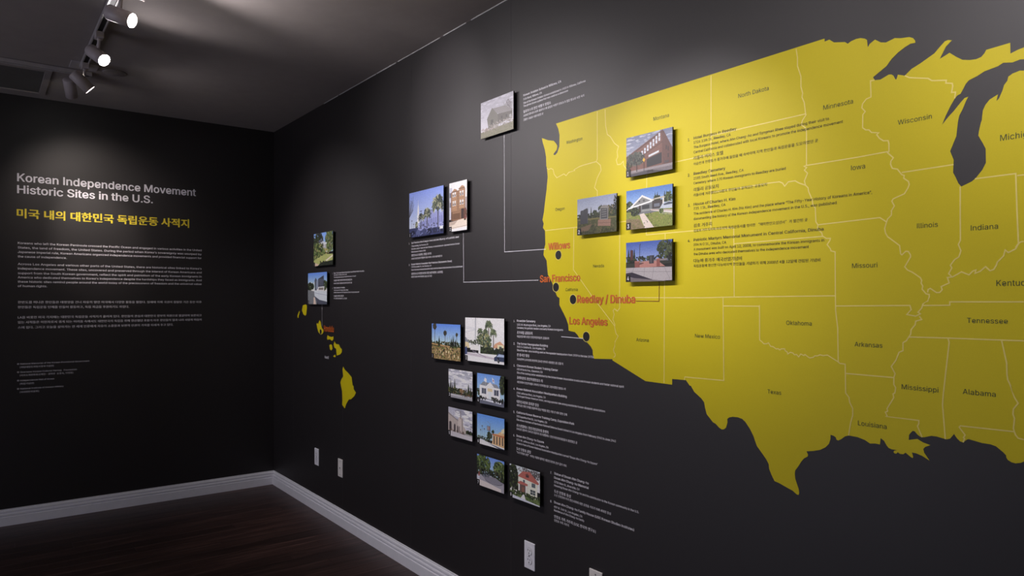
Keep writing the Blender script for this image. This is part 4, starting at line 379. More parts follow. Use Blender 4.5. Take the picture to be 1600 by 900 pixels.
50752: (0.92, [[33,75,39,73,43,69,45,64,43,58,39,54,33,52,26,54,22,58,20,64,22,69,26,73],[12,29,25,30,40,30,55,32,55,37,36,35,36,47,44,50,49,56,51,64,49,72,42,78,33,80,23,78,16,72,14,64,16,56,21,50,30,47,30,35,11,35],[59,85,59,14,66,14,66,50,77,50,77,56,66,56,66,85]]),
50808: (0.92, [[35,75,41,73,45,69,47,64,45,58,41,54,35,53,28,54,24,58,22,64,24,69,28,73],[63,85,63,14,69,14,69,85],[13,29,27,30,43,30,59,33,58,37,38,35,38,47,46,50,51,56,53,64,51,72,44,78,35,80,25,78,18,72,16,64,18,56,23,50,31,47,31,35,12,35]]),
50857: (0.92, [[44,39,31,38,22,34,19,27,22,20,31,16,44,14,56,16,65,20,68,27,65,34,56,38],[44,34,53,33,59,31,61,27,59,23,53,20,44,19,34,20,28,23,26,27,28,31,34,33],[44,78,53,77,59,75,62,70,59,66,53,63,44,62,34,63,28,66,25,70,28,75,34,77],[44,83,30,82,22,77,19,70,20,66,23,62,27,60,27,50,12,50,12,45,75,45,75,50,60,50,60,60,64,62,67,66,68,70,65,77,57,82],[34,50,34,58,44,57,53,58,53,50]]),
50864: (0.92, [[43,82,31,80,22,75,19,66,22,58,31,53,43,51,56,53,65,58,68,66,65,75,56,80],[43,77,53,75,59,72,62,66,59,61,53,58,43,56,34,58,28,61,25,66,28,72,34,75],[12,44,12,39,40,39,40,14,47,14,47,39,76,39,76,44]]),
50868: (0.92, [[44,83,30,81,22,76,19,69,22,61,30,56,44,55,57,56,65,61,68,69,65,76,57,81],[44,78,53,77,59,74,61,69,59,64,53,61,44,60,34,61,28,64,26,69,28,74,34,77],[12,49,12,44,41,44,41,29,47,29,47,44,76,44,76,49],[20,36,20,16,68,16,68,21,26,21,26,36]]),
50880: (0.92, [[44,83,30,82,22,77,19,70,22,63,30,59,44,57,57,59,65,63,68,70,65,77,57,82],[44,78,53,77,59,75,62,70,59,66,53,63,44,62,34,63,28,66,25,70,28,75,34,77],[61,33,61,20,26,20,26,33],[12,52,12,46,40,46,40,38,20,38,20,15,68,15,68,38,47,38,47,46,75,46,75,52]]),
50892: (0.92, [[34,81,25,80,19,75,17,67,19,60,25,55,34,54,44,55,50,60,52,67,50,75,44,80],[34,76,40,75,44,72,46,67,44,63,40,60,34,59,28,60,24,63,23,67,24,72,28,75],[12,42,31,43,31,16,37,16,37,43,58,45,58,50,42,48,11,48],[47,37,47,32,63,32,63,14,70,14,70,85,63,85,63,37]]),
50896: (0.92, [[34,82,25,80,19,76,17,70,19,63,25,59,34,57,43,59,49,63,52,70,49,76,43,80],[34,77,40,76,44,74,45,70,44,66,40,63,34,62,28,63,24,66,23,70,24,74,28,76],[12,47,32,47,32,34,38,34,38,48,57,50,57,54,41,53,26,52,11,52],[49,43,49,38,63,38,63,31,69,31,69,85,63,85,63,43],[21,36,21,16,71,16,71,21,28,21,28,36]]),
50900: (0.92, [[34,83,25,82,19,78,17,73,19,67,25,64,34,62,43,64,49,67,52,73,49,78,43,82],[34,79,40,78,44,76,46,73,44,70,40,67,28,67,24,70,23,73,24,76,28,78],[12,53,31,54,31,43,37,43,37,54,58,56,57,60,42,59,26,58,11,58],[49,51,49,47,63,47,63,43,69,43,69,85,63,85,63,51],[22,15,72,15,72,20,29,20,29,26,69,26,69,41,22,41,22,36,63,36,63,30,22,30]]),
50948: (0.92, [[35,81,25,80,19,75,17,67,19,59,25,54,35,52,44,54,50,59,53,67,50,75,44,80],[35,76,41,75,45,72,47,67,45,62,41,59,35,58,29,59,25,62,23,67,25,72,29,75],[63,85,63,14,69,14,69,85],[12,41,32,41,32,16,38,16,38,42,58,44,58,49,42,47,26,47,12,46]]),
50956: (0.92, [[34,83,25,82,19,78,17,72,19,66,25,61,34,60,43,61,49,66,52,72,49,78,43,82],[34,79,40,78,44,75,46,72,44,68,40,66,34,65,28,66,24,68,23,72,24,75,28,78],[63,85,63,47,69,47,69,85],[23,15,72,15,72,20,29,20,29,27,69,27,69,43,38,43,38,51,58,53,58,57,42,56,12,56,13,51,32,51,32,43,23,43,23,38,63,38,63,32,23,32]]),
50976: (0.92, [[43,82,31,80,22,75,19,67,22,58,31,53,43,51,56,53,65,58,68,67,65,75,56,80],[43,77,53,75,59,72,62,67,59,61,53,58,43,56,34,58,28,61,25,67,28,72,34,75],[12,45,12,39,28,39,28,14,35,14,35,39,52,39,52,14,59,14,59,39,76,39,76,45]]),
50977: (0.92, [[44,83,30,82,22,77,19,70,22,62,30,58,44,56,57,58,65,62,68,70,65,77,57,82],[44,78,53,77,59,74,62,70,59,65,53,62,44,61,34,62,28,65,25,70,28,74,34,77],[19,37,19,32,61,32,61,14,68,14,68,37,59,37,59,46,75,46,75,51,12,51,12,46,28,46,28,37],[35,46,52,46,52,37,35,37]]),
51004: (0.92, [[44,80,30,78,21,71,18,61,21,51,30,44,44,41,57,44,66,51,69,61,66,71,57,78],[44,75,54,73,60,68,63,61,60,53,54,48,44,47,34,48,27,53,24,61,27,68,34,73],[12,29,12,24,76,24,76,29]]),
51008: (0.92, [[12,48,12,42,75,42,75,48],[44,82,30,81,22,76,19,68,22,61,30,56,44,54,57,56,65,61,68,68,65,76,57,81],[44,77,53,76,59,73,62,68,59,64,53,61,44,60,34,61,28,64,25,68,28,73,34,76],[20,36,20,16,68,16,68,21,26,21,26,36]]),
51012: (0.92, [[44,84,30,82,22,78,19,71,22,65,30,61,44,59,57,61,65,65,68,71,65,78,57,82],[44,79,53,78,60,75,62,71,60,67,53,65,44,64,34,65,28,67,25,71,28,75,34,78],[12,54,12,49,75,49,75,54],[20,15,69,15,69,20,26,20,26,27,67,27,67,43,19,43,19,38,61,38,61,32,20,32]]),
51020: (0.92, [[44,83,30,82,22,77,19,70,22,63,30,58,44,57,57,58,65,63,68,70,65,77,57,82],[44,78,53,77,59,74,62,70,59,65,53,63,44,62,34,63,28,65,25,70,28,74,34,77],[20,38,20,15,68,15,68,38],[61,33,61,20,26,20,26,33],[12,51,12,45,75,45,75,51]]),
51032: (0.92, [[35,80,25,78,18,72,16,63,18,54,25,49,35,46,44,49,51,54,53,63,51,72,44,78],[35,74,41,73,45,69,47,63,45,57,41,53,35,52,28,53,24,57,22,63,24,69,28,73],[63,85,63,14,69,14,69,85],[13,30,27,30,43,31,59,33,58,37,26,35,12,35]]),
51060: (0.92, [[63,85,63,14,69,14,69,85],[32,79,23,76,17,68,14,55,17,42,23,33,32,30,41,33,48,42,50,55,48,68,41,76],[32,74,38,71,42,65,44,55,42,45,38,38,32,36,26,38,22,45,21,55,22,65,26,71]]),
51064: (0.92, [[63,85,63,33,69,33,69,85],[32,80,22,78,16,71,13,62,16,53,22,47,32,45,41,47,48,53,50,62,48,71,41,78],[32,74,38,73,42,69,44,62,42,56,38,52,32,51,25,52,21,56,20,62,21,69,25,73],[24,38,24,16,72,16,72,21,31,21,31,38]]),
51068: (0.92, [[32,82,22,80,16,75,13,67,16,58,22,53,32,51,41,53,47,58,50,67,47,75,41,80],[32,77,38,76,42,72,43,67,42,61,38,58,32,56,25,58,21,61,20,67,21,72,25,76],[63,85,63,49,69,49,69,85],[24,15,72,15,72,20,30,20,30,28,69,28,69,45,24,45,24,40,63,40,63,33,24,33]]),
51076: (0.92, [[63,85,63,44,69,44,69,85],[24,41,24,15,69,15,69,41],[63,35,63,20,30,20,30,35],[32,81,22,79,16,73,13,65,16,56,22,50,32,48,41,50,48,56,50,65,48,73,41,79],[32,76,38,74,42,70,44,65,42,59,38,55,32,54,25,55,21,59,20,65,21,70,25,74]]),
51080: (0.92, [[63,85,63,44,69,44,69,85],[32,81,22,79,16,73,13,64,16,56,22,50,32,48,41,50,48,56,50,64,48,73,41,79],[32,75,38,74,42,70,44,64,42,58,38,55,32,53,25,55,21,58,20,64,21,70,25,74],[55,41,55,38,54,32,51,26,45,21,40,26,37,31,35,38,35,41,29,41,29,38,28,31,23,24,15,20,18,15,24,18,29,23,32,28,35,23,40,18,45,15,51,18,56,23,58,28,66,18,73,15,76,20,68,24,63,30,62,38,62,41]]),
51088: (0.92, [[13,78,13,72,29,72,29,63,27,51,20,40,11,33,14,28,22,33,28,41,32,51,37,42,43,35,50,29,54,35,44,42,38,52,35,63,35,72,51,72,51,78],[59,85,59,14,66,14,66,51,77,51,77,56,66,56,66,85]]),
51109: (0.92, [[44,40,32,39,24,34,21,27,24,20,32,16,44,14,56,16,64,20,67,27,64,34,56,39],[44,35,53,34,59,32,61,27,59,23,53,20,35,20,29,23,27,27,29,32,35,34],[13,80,13,74,29,74,29,71,27,62,21,54,11,49,15,43,22,48,28,53,32,61,36,54,42,49,50,46,53,51,44,56,38,63,36,72,36,74,51,74,51,80],[60,85,60,42,66,42,66,61,77,61,77,67,66,67,66,85]]),
51116: (0.92, [[50,83,50,18,56,18,56,51,66,51,66,14,72,14,72,85,66,85,66,56,56,56,56,83],[13,76,13,71,26,71,26,66,25,52,19,41,11,34,15,29,21,34,26,41,30,50,33,42,38,36,44,31,48,36,39,43,34,53,33,66,33,71,45,71,45,76]]),
51201: (0.92, [[23,39,23,33,63,33,63,14,70,14,70,39],[14,80,14,75,30,75,30,72,27,62,21,54,12,49,15,44,23,48,29,54,33,61,37,55,43,49,50,45,53,50,44,56,38,63,36,72,36,75,52,75,52,80],[63,85,63,66,49,66,49,61,63,61,63,43,70,43,70,85]]),
51204: (0.92, [[63,85,63,65,49,65,49,60,63,60,63,33,70,33,70,85],[25,38,25,16,72,16,72,21,31,21,31,38],[14,79,14,74,30,74,30,70,27,61,21,53,12,47,15,42,23,46,29,52,33,60,37,53,43,47,50,44,53,49,44,54,38,61,36,70,36,74,52,74,52,79]]),
51221: (0.92, [[46,41,34,39,26,35,23,27,26,20,34,16,46,14,59,16,67,20,70,27,67,35,59,39],[56,35,61,32,64,27,61,23,56,20,46,19,37,20,31,23,29,27,31,32,37,35],[63,85,63,66,49,66,49,61,63,61,63,43,70,43,70,85],[14,80,14,74,30,74,30,72,27,62,21,54,12,49,15,43,23,48,29,54,33,61,37,55,43,49,50,45,53,50,44,56,38,63,36,72,36,74,52,74,52,80]]),
51228: (0.92, [[65,85,65,14,72,14,72,85],[51,83,51,59,40,59,40,54,51,54,51,18,57,18,57,83],[13,77,13,71,26,71,26,65,24,52,19,41,11,33,15,28,21,34,26,41,29,51,33,42,37,35,43,30,47,35,39,42,34,53,32,65,32,71,45,71,45,77]]),
51236: (0.92, [[65,85,65,47,71,47,71,85],[51,83,51,69,41,69,41,64,51,64,51,48,57,48,57,83],[13,80,13,75,26,75,26,73,25,65,20,58,12,52,15,48,22,51,26,56,29,63,33,57,37,52,43,49,46,54,39,59,34,65,33,73,33,75,45,75,45,80],[25,15,74,15,74,20,31,20,31,28,71,28,71,44,25,44,25,39,65,39,65,32,25,32]]),
51256: (0.92, [[49,50,49,44,63,44,63,14,70,14,70,85,63,85,63,65,49,65,49,60,63,60,63,50],[14,78,14,72,30,72,30,64,27,52,20,40,11,33,15,28,23,34,29,42,33,52,37,43,43,35,50,30,54,35,45,42,39,53,36,64,36,72,52,72,52,78]]),
51313: (0.92, [[19,37,19,32,61,32,61,14,68,14,68,37],[18,82,18,77,39,77,36,69,27,64,15,61,18,56,29,59,38,64,44,71,49,64,59,59,69,56,72,61,60,64,51,69,48,77,70,77,70,82],[40,60,40,49,12,49,12,44,76,44,76,49,47,49,47,60]]),
51316: (0.92, [[18,81,18,76,39,76,36,68,27,62,16,59,18,53,29,56,38,62,44,69,49,62,58,56,69,53,72,59,60,62,51,68,48,76,70,76,70,81],[20,36,20,16,68,16,68,21,26,21,26,36],[40,58,40,47,12,47,12,41,76,41,76,47,47,47,47,58]]),
51452: (0.92, [[18,80,18,75,40,75,36,66,27,59,15,56,18,51,28,54,37,59,44,67,50,59,59,54,69,51,72,56,60,59,51,66,47,75,69,75,69,80],[12,45,12,39,40,39,40,14,47,14,47,39,75,39,75,45]]),
51473: (0.92, [[44,34,53,33,59,31,61,27,59,23,53,20,44,19,34,20,28,23,26,27,28,31,34,33],[12,52,12,46,40,46,40,39,29,37,22,33,19,27,22,20,31,16,44,14,56,16,65,20,68,27,65,33,58,37,47,39,47,46,75,46,75,52],[18,82,18,76,39,76,36,69,27,64,15,61,18,56,29,59,38,64,44,70,49,64,59,59,70,56,72,61,60,64,51,69,48,76,70,76,70,82]]),
51592: (0.92, [[12,29,12,24,76,24,76,29],[17,78,17,72,40,72,40,69,36,59,27,51,15,46,17,41,28,45,37,51,44,60,50,51,59,45,70,41,73,47,61,51,51,59,47,69,47,72,70,72,70,78]]),
51648: (0.92, [[63,85,63,14,69,14,69,85],[14,78,14,72,30,72,30,63,28,51,21,40,12,33,15,28,23,33,29,41,34,51,38,42,44,35,52,29,56,35,46,41,39,52,37,63,37,72,53,72,53,78]]),
51652: (0.92, [[63,85,63,33,69,33,69,85],[14,79,14,74,30,74,30,70,28,60,22,52,13,47,16,42,24,46,30,52,34,59,38,52,44,47,52,43,55,48,46,53,39,61,37,70,37,74,53,74,53,79],[24,38,24,16,72,16,72,21,31,21,31,38]]),
52268: (0.92, [[29,84,29,75,14,75,14,70,29,70,29,68,27,59,21,51,12,46,15,41,23,45,29,51,33,57,37,51,42,46,50,42,53,48,44,52,38,60,36,68,36,70,51,70,51,75,36,75,36,84],[60,85,60,33,66,33,66,57,77,57,77,63,66,63,66,85],[23,37,23,16,70,16,70,21,29,21,29,37]]),
52285: (0.92, [[44,40,32,38,24,34,21,27,24,20,32,16,44,14,56,16,64,20,67,27,64,34,56,38],[44,35,53,34,59,31,61,27,59,23,53,20,44,19,35,20,29,23,27,27,29,31,35,34],[29,85,29,76,14,76,14,71,29,71,29,70,27,61,21,53,12,48,15,43,23,47,29,53,33,60,37,53,43,48,50,45,53,50,44,55,38,61,36,70,36,71,51,71,51,76,36,76,36,85],[60,85,60,42,66,42,66,61,77,61,77,67,66,67,66,85]]),
52376: (0.92, [[48,56,48,51,63,51,63,14,70,14,70,85,63,85,63,56],[30,83,30,73,14,73,14,67,30,67,30,62,27,50,21,40,12,33,15,28,23,33,29,41,33,50,37,41,43,34,51,29,54,34,45,41,38,51,36,62,36,67,52,67,52,73,36,73,36,83]]),
52404: (0.92, [[65,85,65,14,72,14,72,85],[51,83,51,57,40,57,40,52,51,52,51,18,57,18,57,83],[26,82,26,72,13,72,13,66,26,66,26,63,24,51,19,41,11,34,15,29,21,34,26,41,29,50,33,42,37,35,44,30,47,35,39,42,34,52,32,63,32,66,45,66,45,72,32,72,32,82]]),
52452: (0.92, [[63,85,63,69,51,69,51,64,63,64,63,58,51,58,51,52,63,52,63,42,70,42,70,85],[56,40,56,37,55,31,51,25,46,20,40,25,37,30,36,37,36,40,30,40,30,37,28,30,23,24,16,19,19,15,25,18,30,22,33,27,36,22,40,17,46,14,52,17,56,22,59,28,62,22,67,18,73,15,76,19,69,24,64,30,62,37,62,40],[29,85,29,77,14,77,14,71,29,71,29,70,27,61,21,54,12,49,15,44,23,47,29,53,33,60,37,53,43,48,50,45,53,50,44,54,38,61,36,70,36,71,51,71,51,77,36,77,36,85]]),
52488: (0.92, [[40,44,40,28,12,28,12,23,76,23,76,28,47,28,47,44],[40,83,40,74,18,74,18,68,40,68,37,58,28,51,15,47,18,42,28,45,37,51,44,58,50,51,59,45,69,42,72,47,59,51,50,58,47,68,70,68,70,74,47,74,47,83]]),
52509: (0.92, [[44,38,30,36,22,32,19,26,22,20,30,16,44,14,57,16,65,20,68,26,65,32,57,36],[44,33,53,32,59,30,61,26,59,22,53,20,44,19,34,20,28,22,26,26,28,30,34,32],[40,57,40,48,12,48,12,43,75,43,75,48,47,48,47,57],[18,78,18,73,40,73,36,66,28,61,15,59,17,54,28,56,37,60,44,66,50,60,59,56,70,54,72,59,60,61,51,66,47,73,69,73,69,78,47,78,47,85,40,85,40,78]]),
52789: (0.92, [[12,49,12,44,75,44,75,49],[44,38,30,36,22,32,19,26,22,20,30,16,44,14,57,16,65,20,68,26,65,32,57,36],[44,33,53,32,59,30,61,26,59,22,53,20,44,19,34,20,28,22,26,26,28,30,34,32],[18,78,18,73,40,73,36,66,28,61,15,59,17,54,28,56,37,60,44,66,50,60,59,56,70,54,72,59,60,61,51,66,47,73,69,73,69,78,47,78,47,85,40,85,40,78]]),
52824: (0.92, [[63,85,63,14,69,14,69,85],[31,83,31,73,15,73,15,67,31,67,31,62,29,50,22,40,13,33,17,28,24,33,30,40,35,50,39,41,45,34,53,29,56,34,47,41,40,51,38,62,38,67,54,67,54,73,38,73,38,83]]),
52828: (0.92, [[63,85,63,33,69,33,69,85],[24,37,24,16,72,16,72,21,31,21,31,37],[31,84,31,75,15,75,15,70,31,70,31,68,29,59,22,51,13,46,16,41,24,45,30,51,34,58,38,51,44,46,52,42,55,48,46,52,39,60,37,68,37,70,53,70,53,75,37,75,37,84]]),
52840: (0.92, [[63,85,63,43,69,43,69,85],[24,39,24,15,69,15,69,39],[63,34,63,20,30,20,30,34],[31,85,31,77,15,77,15,71,31,71,31,70,29,61,22,54,13,49,16,44,24,48,30,53,34,60,38,54,45,49,52,46,55,51,46,55,40,62,37,70,37,71,53,71,53,77,37,77,37,85]]),
52888: (0.92, [[16,81,16,76,37,76,35,68,12,67,13,62,33,64,28,58,21,53,13,49,16,45,31,54,40,66,43,81],[50,83,50,48,56,48,56,63,65,63,65,48,71,48,71,85,65,85,65,69,56,69,56,83],[25,15,74,15,74,20,31,20,31,28,71,28,71,44,25,44,25,39,65,39,65,33,25,33]]),
53040: (0.92, [[63,85,63,73,47,73,48,81,17,81,17,75,41,75,39,68,13,66,14,61,37,63,31,57,24,52,14,48,16,43,30,49,40,57,46,68,63,68,63,59,45,59,45,53,63,53,63,43,70,43,70,85],[56,40,56,37,55,31,51,25,46,20,40,25,37,30,36,37,36,40,30,40,30,37,28,30,23,24,16,19,19,15,25,18,30,22,33,27,36,22,40,17,46,14,52,17,56,22,59,28,62,22,67,18,73,15,76,19,69,24,64,30,62,37,62,40]]),
53076: (0.92, [[19,78,19,73,61,73,61,61,17,59,18,54,61,56,58,39,65,39,67,52,68,62,68,78],[37,47,37,29,12,29,12,24,75,24,75,29,43,29,43,47]]),
53356: (0.92, [[12,29,12,24,75,24,75,29],[19,78,19,72,61,72,61,58,17,56,18,51,61,53,58,35,65,35,67,48,68,59,68,78]]),
53360: (0.92, [[12,50,12,45,76,45,76,50,65,50,67,60,67,81,20,81,20,76,61,76,61,67,18,66,19,60,61,62,59,50],[20,38,20,16,69,16,69,21,26,21,26,38]]),
53364: (0.92, [[12,56,12,51,75,51,75,56,66,56,67,64,67,81,20,81,20,76,61,76,61,69,18,68,19,63,61,65,59,56],[19,15,70,15,70,20,26,20,26,28,68,28,68,44,19,44,19,39,61,39,61,32,19,32]]),
53448: (0.92, [[15,81,15,50,20,50,33,51,43,51,53,52,52,57,21,56,21,64,46,64,46,69,21,69,21,76,47,76,47,81],[60,85,60,48,66,48,66,64,77,64,77,69,66,69,66,85],[22,15,69,15,69,20,28,20,28,28,66,28,66,45,22,45,22,39,60,39,60,33,22,33]]),
53468: (0.92, [[15,77,15,32,37,32,45,33,45,39,21,37,21,53,41,53,41,58,21,58,21,71,42,71,42,77],[50,83,50,18,56,18,56,51,65,51,65,14,72,14,72,85,65,85,65,56,56,56,56,83]]),
53552: (0.92, [[49,58,49,53,63,53,63,14,70,14,70,85,63,85,63,58],[15,78,15,31,32,31,43,32,52,33,52,39,42,37,33,37,21,36,21,53,44,53,44,59,21,59,21,73,48,73,48,78]]),
53588: (0.92, [[65,85,65,47,71,47,71,85],[51,83,51,69,42,69,42,64,51,64,51,47,57,47,57,83],[15,80,15,50,19,50,45,51,45,56,21,55,21,63,39,63,39,68,21,68,21,75,42,75,42,80],[25,15,74,15,74,20,31,20,31,27,71,27,71,43,25,43,25,38,65,38,65,32,25,32]]),
53664: (0.92, [[20,79,20,43,40,43,40,28,12,28,12,23,76,23,76,28,47,28,47,43,68,43,68,48,26,48,26,59,66,59,66,64,26,64,26,74,68,74,68,79]]),
53944: (0.92, [[12,29,12,23,76,23,76,29],[20,79,20,41,68,41,68,47,26,47,26,58,66,58,66,63,26,63,26,73,68,73,68,79]]),
54000: (0.92, [[63,85,63,14,70,14,70,85],[16,78,16,31,34,31,56,33,55,39,45,37,23,37,23,53,48,53,48,59,23,59,23,73,50,73,50,78]]),
54200: (0.92, [[51,58,51,53,63,53,63,32,70,32,70,85,63,85,63,71,51,71,51,66,63,66,63,58],[13,43,25,43,53,45,53,50,44,49,44,74,51,74,51,79,14,79,14,74,21,74,21,48,12,48],[27,74,38,74,38,49,27,49],[25,37,25,16,72,16,72,21,31,21,31,37]]),
54204: (0.92, [[52,63,52,58,63,58,63,47,70,47,70,85,63,85,63,75,52,75,52,69,63,69,63,63],[13,49,25,49,53,51,53,56,44,55,44,75,51,75,51,80,14,80,14,75,21,75,21,55,12,55],[27,75,38,75,38,55,27,55],[24,15,72,15,72,20,31,20,31,27,70,27,70,44,24,44,24,39,63,39,63,32,24,32]]),
54217: (0.92, [[46,40,34,38,26,34,23,27,26,20,34,16,46,14,59,16,67,20,70,27,67,34,59,38],[46,35,56,34,62,31,64,27,62,23,56,20,46,19,37,20,31,23,29,27,31,31,37,34],[63,85,63,72,52,72,52,67,63,67,63,60,52,60,52,54,63,54,63,41,70,41,70,85],[13,45,25,46,39,46,53,48,53,53,44,52,44,74,51,74,51,79,14,79,14,74,21,74,21,51,12,51],[27,74,38,74,38,51,27,51]]),
54252: (0.92, [[17,50,17,44,40,44,40,28,12,28,12,23,76,23,76,28,47,28,47,44,69,44,69,50,59,50,59,73,70,73,70,78,17,78,17,73,28,73,28,50],[35,73,52,73,52,50,35,50]]),
54532: (0.92, [[12,29,12,23,76,23,76,29],[17,48,17,43,69,43,69,48,59,48,59,72,70,72,70,78,17,78,17,72,28,72,28,48],[35,72,52,72,52,48,35,48]]),
54616: (0.92, [[32,62,24,60,17,55,15,46,17,38,24,32,32,30,41,32,47,38,50,46,47,55,41,60],[32,57,38,56,42,52,43,46,42,41,38,37,32,35,27,37,23,41,21,46,23,52,27,56],[60,85,60,14,66,14,66,50,77,50,77,56,66,56,66,85],[29,84,29,73,11,73,11,68,53,68,53,73,36,73,36,84]]),
54617: (0.92, [[33,68,24,67,18,62,16,56,18,49,24,45,33,43,42,45,47,49,50,56,47,62,42,67],[33,63,38,62,42,60,43,56,42,52,38,49,33,48,27,49,23,52,22,56,23,60,27,62],[21,37,21,32,60,32,60,14,66,14,66,37],[29,85,29,77,12,77,12,72,54,72,54,77,36,77,36,85],[60,85,60,41,66,41,66,60,77,60,77,65,66,65,66,85]]),
54620: (0.92, [[33,67,24,65,18,61,16,54,18,47,24,42,33,41,41,42,47,47,50,54,47,61,41,65],[33,62,38,61,42,58,43,54,42,50,38,47,33,46,27,47,23,50,22,54,23,58,27,61],[60,85,60,32,66,32,66,56,77,56,77,62,66,62,66,85],[29,85,29,76,12,76,12,71,54,71,54,76,36,76,36,85],[23,36,23,16,70,16,70,21,29,21,29,36]]),
54624: (0.92, [[33,70,24,69,18,65,16,59,18,52,24,49,33,47,42,49,47,52,50,59,47,65,42,69],[38,65,42,62,43,59,42,55,38,53,33,52,27,53,23,55,22,59,23,62,27,65],[60,85,60,46,66,46,66,63,77,63,77,68,66,68,66,85],[22,15,69,15,69,20,28,20,28,27,66,27,66,42,22,42,22,38,60,38,60,31,22,31],[29,85,29,78,12,78,12,73,54,73,54,78,36,78,36,85]]),
54632: (0.92, [[22,38,22,15,66,15,66,38],[60,33,60,20,28,20,28,33],[33,69,24,67,18,63,16,56,18,49,24,45,33,43,42,45,47,49,50,56,47,63,42,67],[33,64,38,63,42,60,43,56,42,52,38,49,33,48,27,49,23,52,22,56,23,60,27,63],[60,85,60,42,66,42,66,61,77,61,77,66,66,66,66,85],[29,85,29,77,12,77,12,72,54,72,54,77,36,77,36,85]]),
54637: (0.92, [[44,39,32,37,24,33,21,27,24,20,32,16,44,14,57,16,64,20,67,27,64,33,57,37],[44,34,53,33,59,30,61,27,59,23,53,20,44,19,35,20,30,23,28,27,30,30,35,33],[33,68,24,67,18,62,16,56,18,49,24,45,33,43,42,45,47,49,50,56,47,62,42,67],[33,63,38,62,42,60,43,56,42,52,38,49,33,48,27,49,23,52,22,56,23,60,27,62],[60,85,60,39,66,39,66,60,77,60,77,65,66,65,66,85],[29,85,29,77,12,77,12,72,54,72,54,77,36,77,36,85]]),
54644: (0.92, [[29,63,21,61,16,55,14,47,16,38,21,33,29,30,37,33,42,38,44,47,42,55,37,61],[29,57,34,56,37,52,38,47,37,41,34,37,29,36,24,37,21,41,20,47,21,52,24,56],[26,83,26,73,12,73,12,67,47,67,47,73,32,73,32,83],[50,83,50,18,56,18,56,50,65,50,65,14,71,14,71,85,65,85,65,55,56,55,56,83]]),
54664: (0.92, [[29,68,21,67,16,62,14,56,16,50,21,45,29,44,37,45,42,50,44,56,42,62,37,67],[29,63,34,62,37,60,38,56,37,52,34,50,29,49,24,50,21,52,20,56,21,60,24,62],[50,84,50,42,56,42,56,60,65,60,65,41,71,41,71,85,65,85,65,65,56,65,56,84],[26,84,26,77,11,77,11,72,47,72,47,77,32,77,32,84],[56,39,56,37,55,31,52,25,46,21,41,25,38,31,37,37,37,39,30,39,30,37,29,30,24,24,16,20,19,15,25,18,30,22,33,28,36,22,40,18,46,14,52,18,56,23,59,28,67,18,74,15,77,20,69,24,64,30,63,37,63,39]]),
54665: (0.92, [[29,68,21,66,16,62,14,55,16,49,21,45,29,43,37,45,42,49,44,55,42,62,37,66],[29,63,34,62,37,59,38,55,37,52,34,49,29,48,24,49,21,52,20,55,21,59,24,62],[48,39,35,37,27,33,24,27,27,20,35,16,48,14,61,16,69,20,72,27,69,33,61,37],[48,34,57,33,63,31,65,27,63,23,57,20,48,19,39,20,33,23,31,27,33,31,39,33],[50,83,50,43,56,43,56,60,65,60,65,40,71,40,71,85,65,85,65,66,56,66,56,83],[26,84,26,76,11,76,11,71,47,71,47,76,32,76,32,84]]),
54732: (0.92, [[32,67,24,65,18,61,16,54,18,47,24,42,32,41,41,42,46,47,48,54,46,61,41,65],[32,62,37,61,41,58,42,54,41,50,37,47,32,46,27,47,23,50,22,54,23,58,27,61],[51,60,51,55,63,55,63,31,70,31,70,85,63,85,63,60],[29,85,29,76,12,76,12,71,53,71,53,76,35,76,35,85],[24,36,24,16,71,16,71,21,31,21,31,36]]),
54784: (0.92, [[33,62,24,60,18,55,16,46,18,38,24,32,33,30,41,32,47,38,49,46,47,55,41,60],[33,57,38,55,42,52,43,46,42,41,38,37,33,35,27,37,23,41,22,46,23,52,27,55],[29,84,29,73,12,73,12,68,53,68,53,73,36,73,36,84],[52,44,52,38,63,38,63,14,70,14,70,85,63,85,63,61,52,61,52,56,63,56,63,44]]),
54840: (0.92, [[44,59,52,58,58,55,60,51,58,47,52,44,44,43,35,44,29,47,27,51,29,55,35,58],[40,84,40,74,15,74,15,69,72,69,72,74,47,74,47,84],[44,64,31,63,23,58,20,51,23,44,30,40,40,38,40,28,12,28,12,22,76,22,76,28,47,28,47,38,57,40,64,44,67,51,64,58,56,63]]),
54868: (0.92, [[33,62,39,61,42,58,44,54,42,50,39,47,33,46,28,47,24,50,23,54,24,58,28,61],[33,67,25,65,19,61,17,54,18,48,23,43,30,41,30,33,11,33,12,28,25,28,40,29,56,30,55,35,36,34,36,41,43,43,48,48,50,54,48,61,42,65],[60,85,60,14,66,14,66,49,77,49,77,55,66,55,66,85],[30,85,30,76,12,76,12,71,54,71,54,76,36,76,36,85]]),
54872: (0.92, [[33,66,39,65,42,63,44,59,42,56,39,54,33,53,28,54,24,56,23,59,24,63,28,65],[60,85,60,30,66,30,66,55,77,55,77,60,66,60,66,85],[22,33,22,16,69,16,69,21,28,21,28,33],[33,70,25,69,19,65,17,59,19,54,23,50,30,49,30,43,11,43,12,38,26,38,41,39,56,41,56,45,37,44,37,49,44,50,48,54,50,59,48,65,42,69],[30,85,30,78,13,78,13,73,54,73,54,78,37,78,37,85]]),
54876: (0.92, [[39,68,42,66,44,63,42,61,39,59,33,58,28,59,24,61,23,63,24,66,28,68],[60,85,60,43,66,43,66,61,77,61,77,67,66,67,66,85],[21,15,69,15,69,20,27,20,27,26,66,26,66,40,21,40,21,35,60,35,60,30,21,30],[33,73,25,71,19,68,17,63,18,59,23,56,30,54,30,50,11,50,12,45,26,45,56,47,56,52,37,50,37,54,44,56,48,59,50,63,48,68,42,71],[30,85,30,79,13,79,13,75,54,75,54,79,37,79,37,85]]),
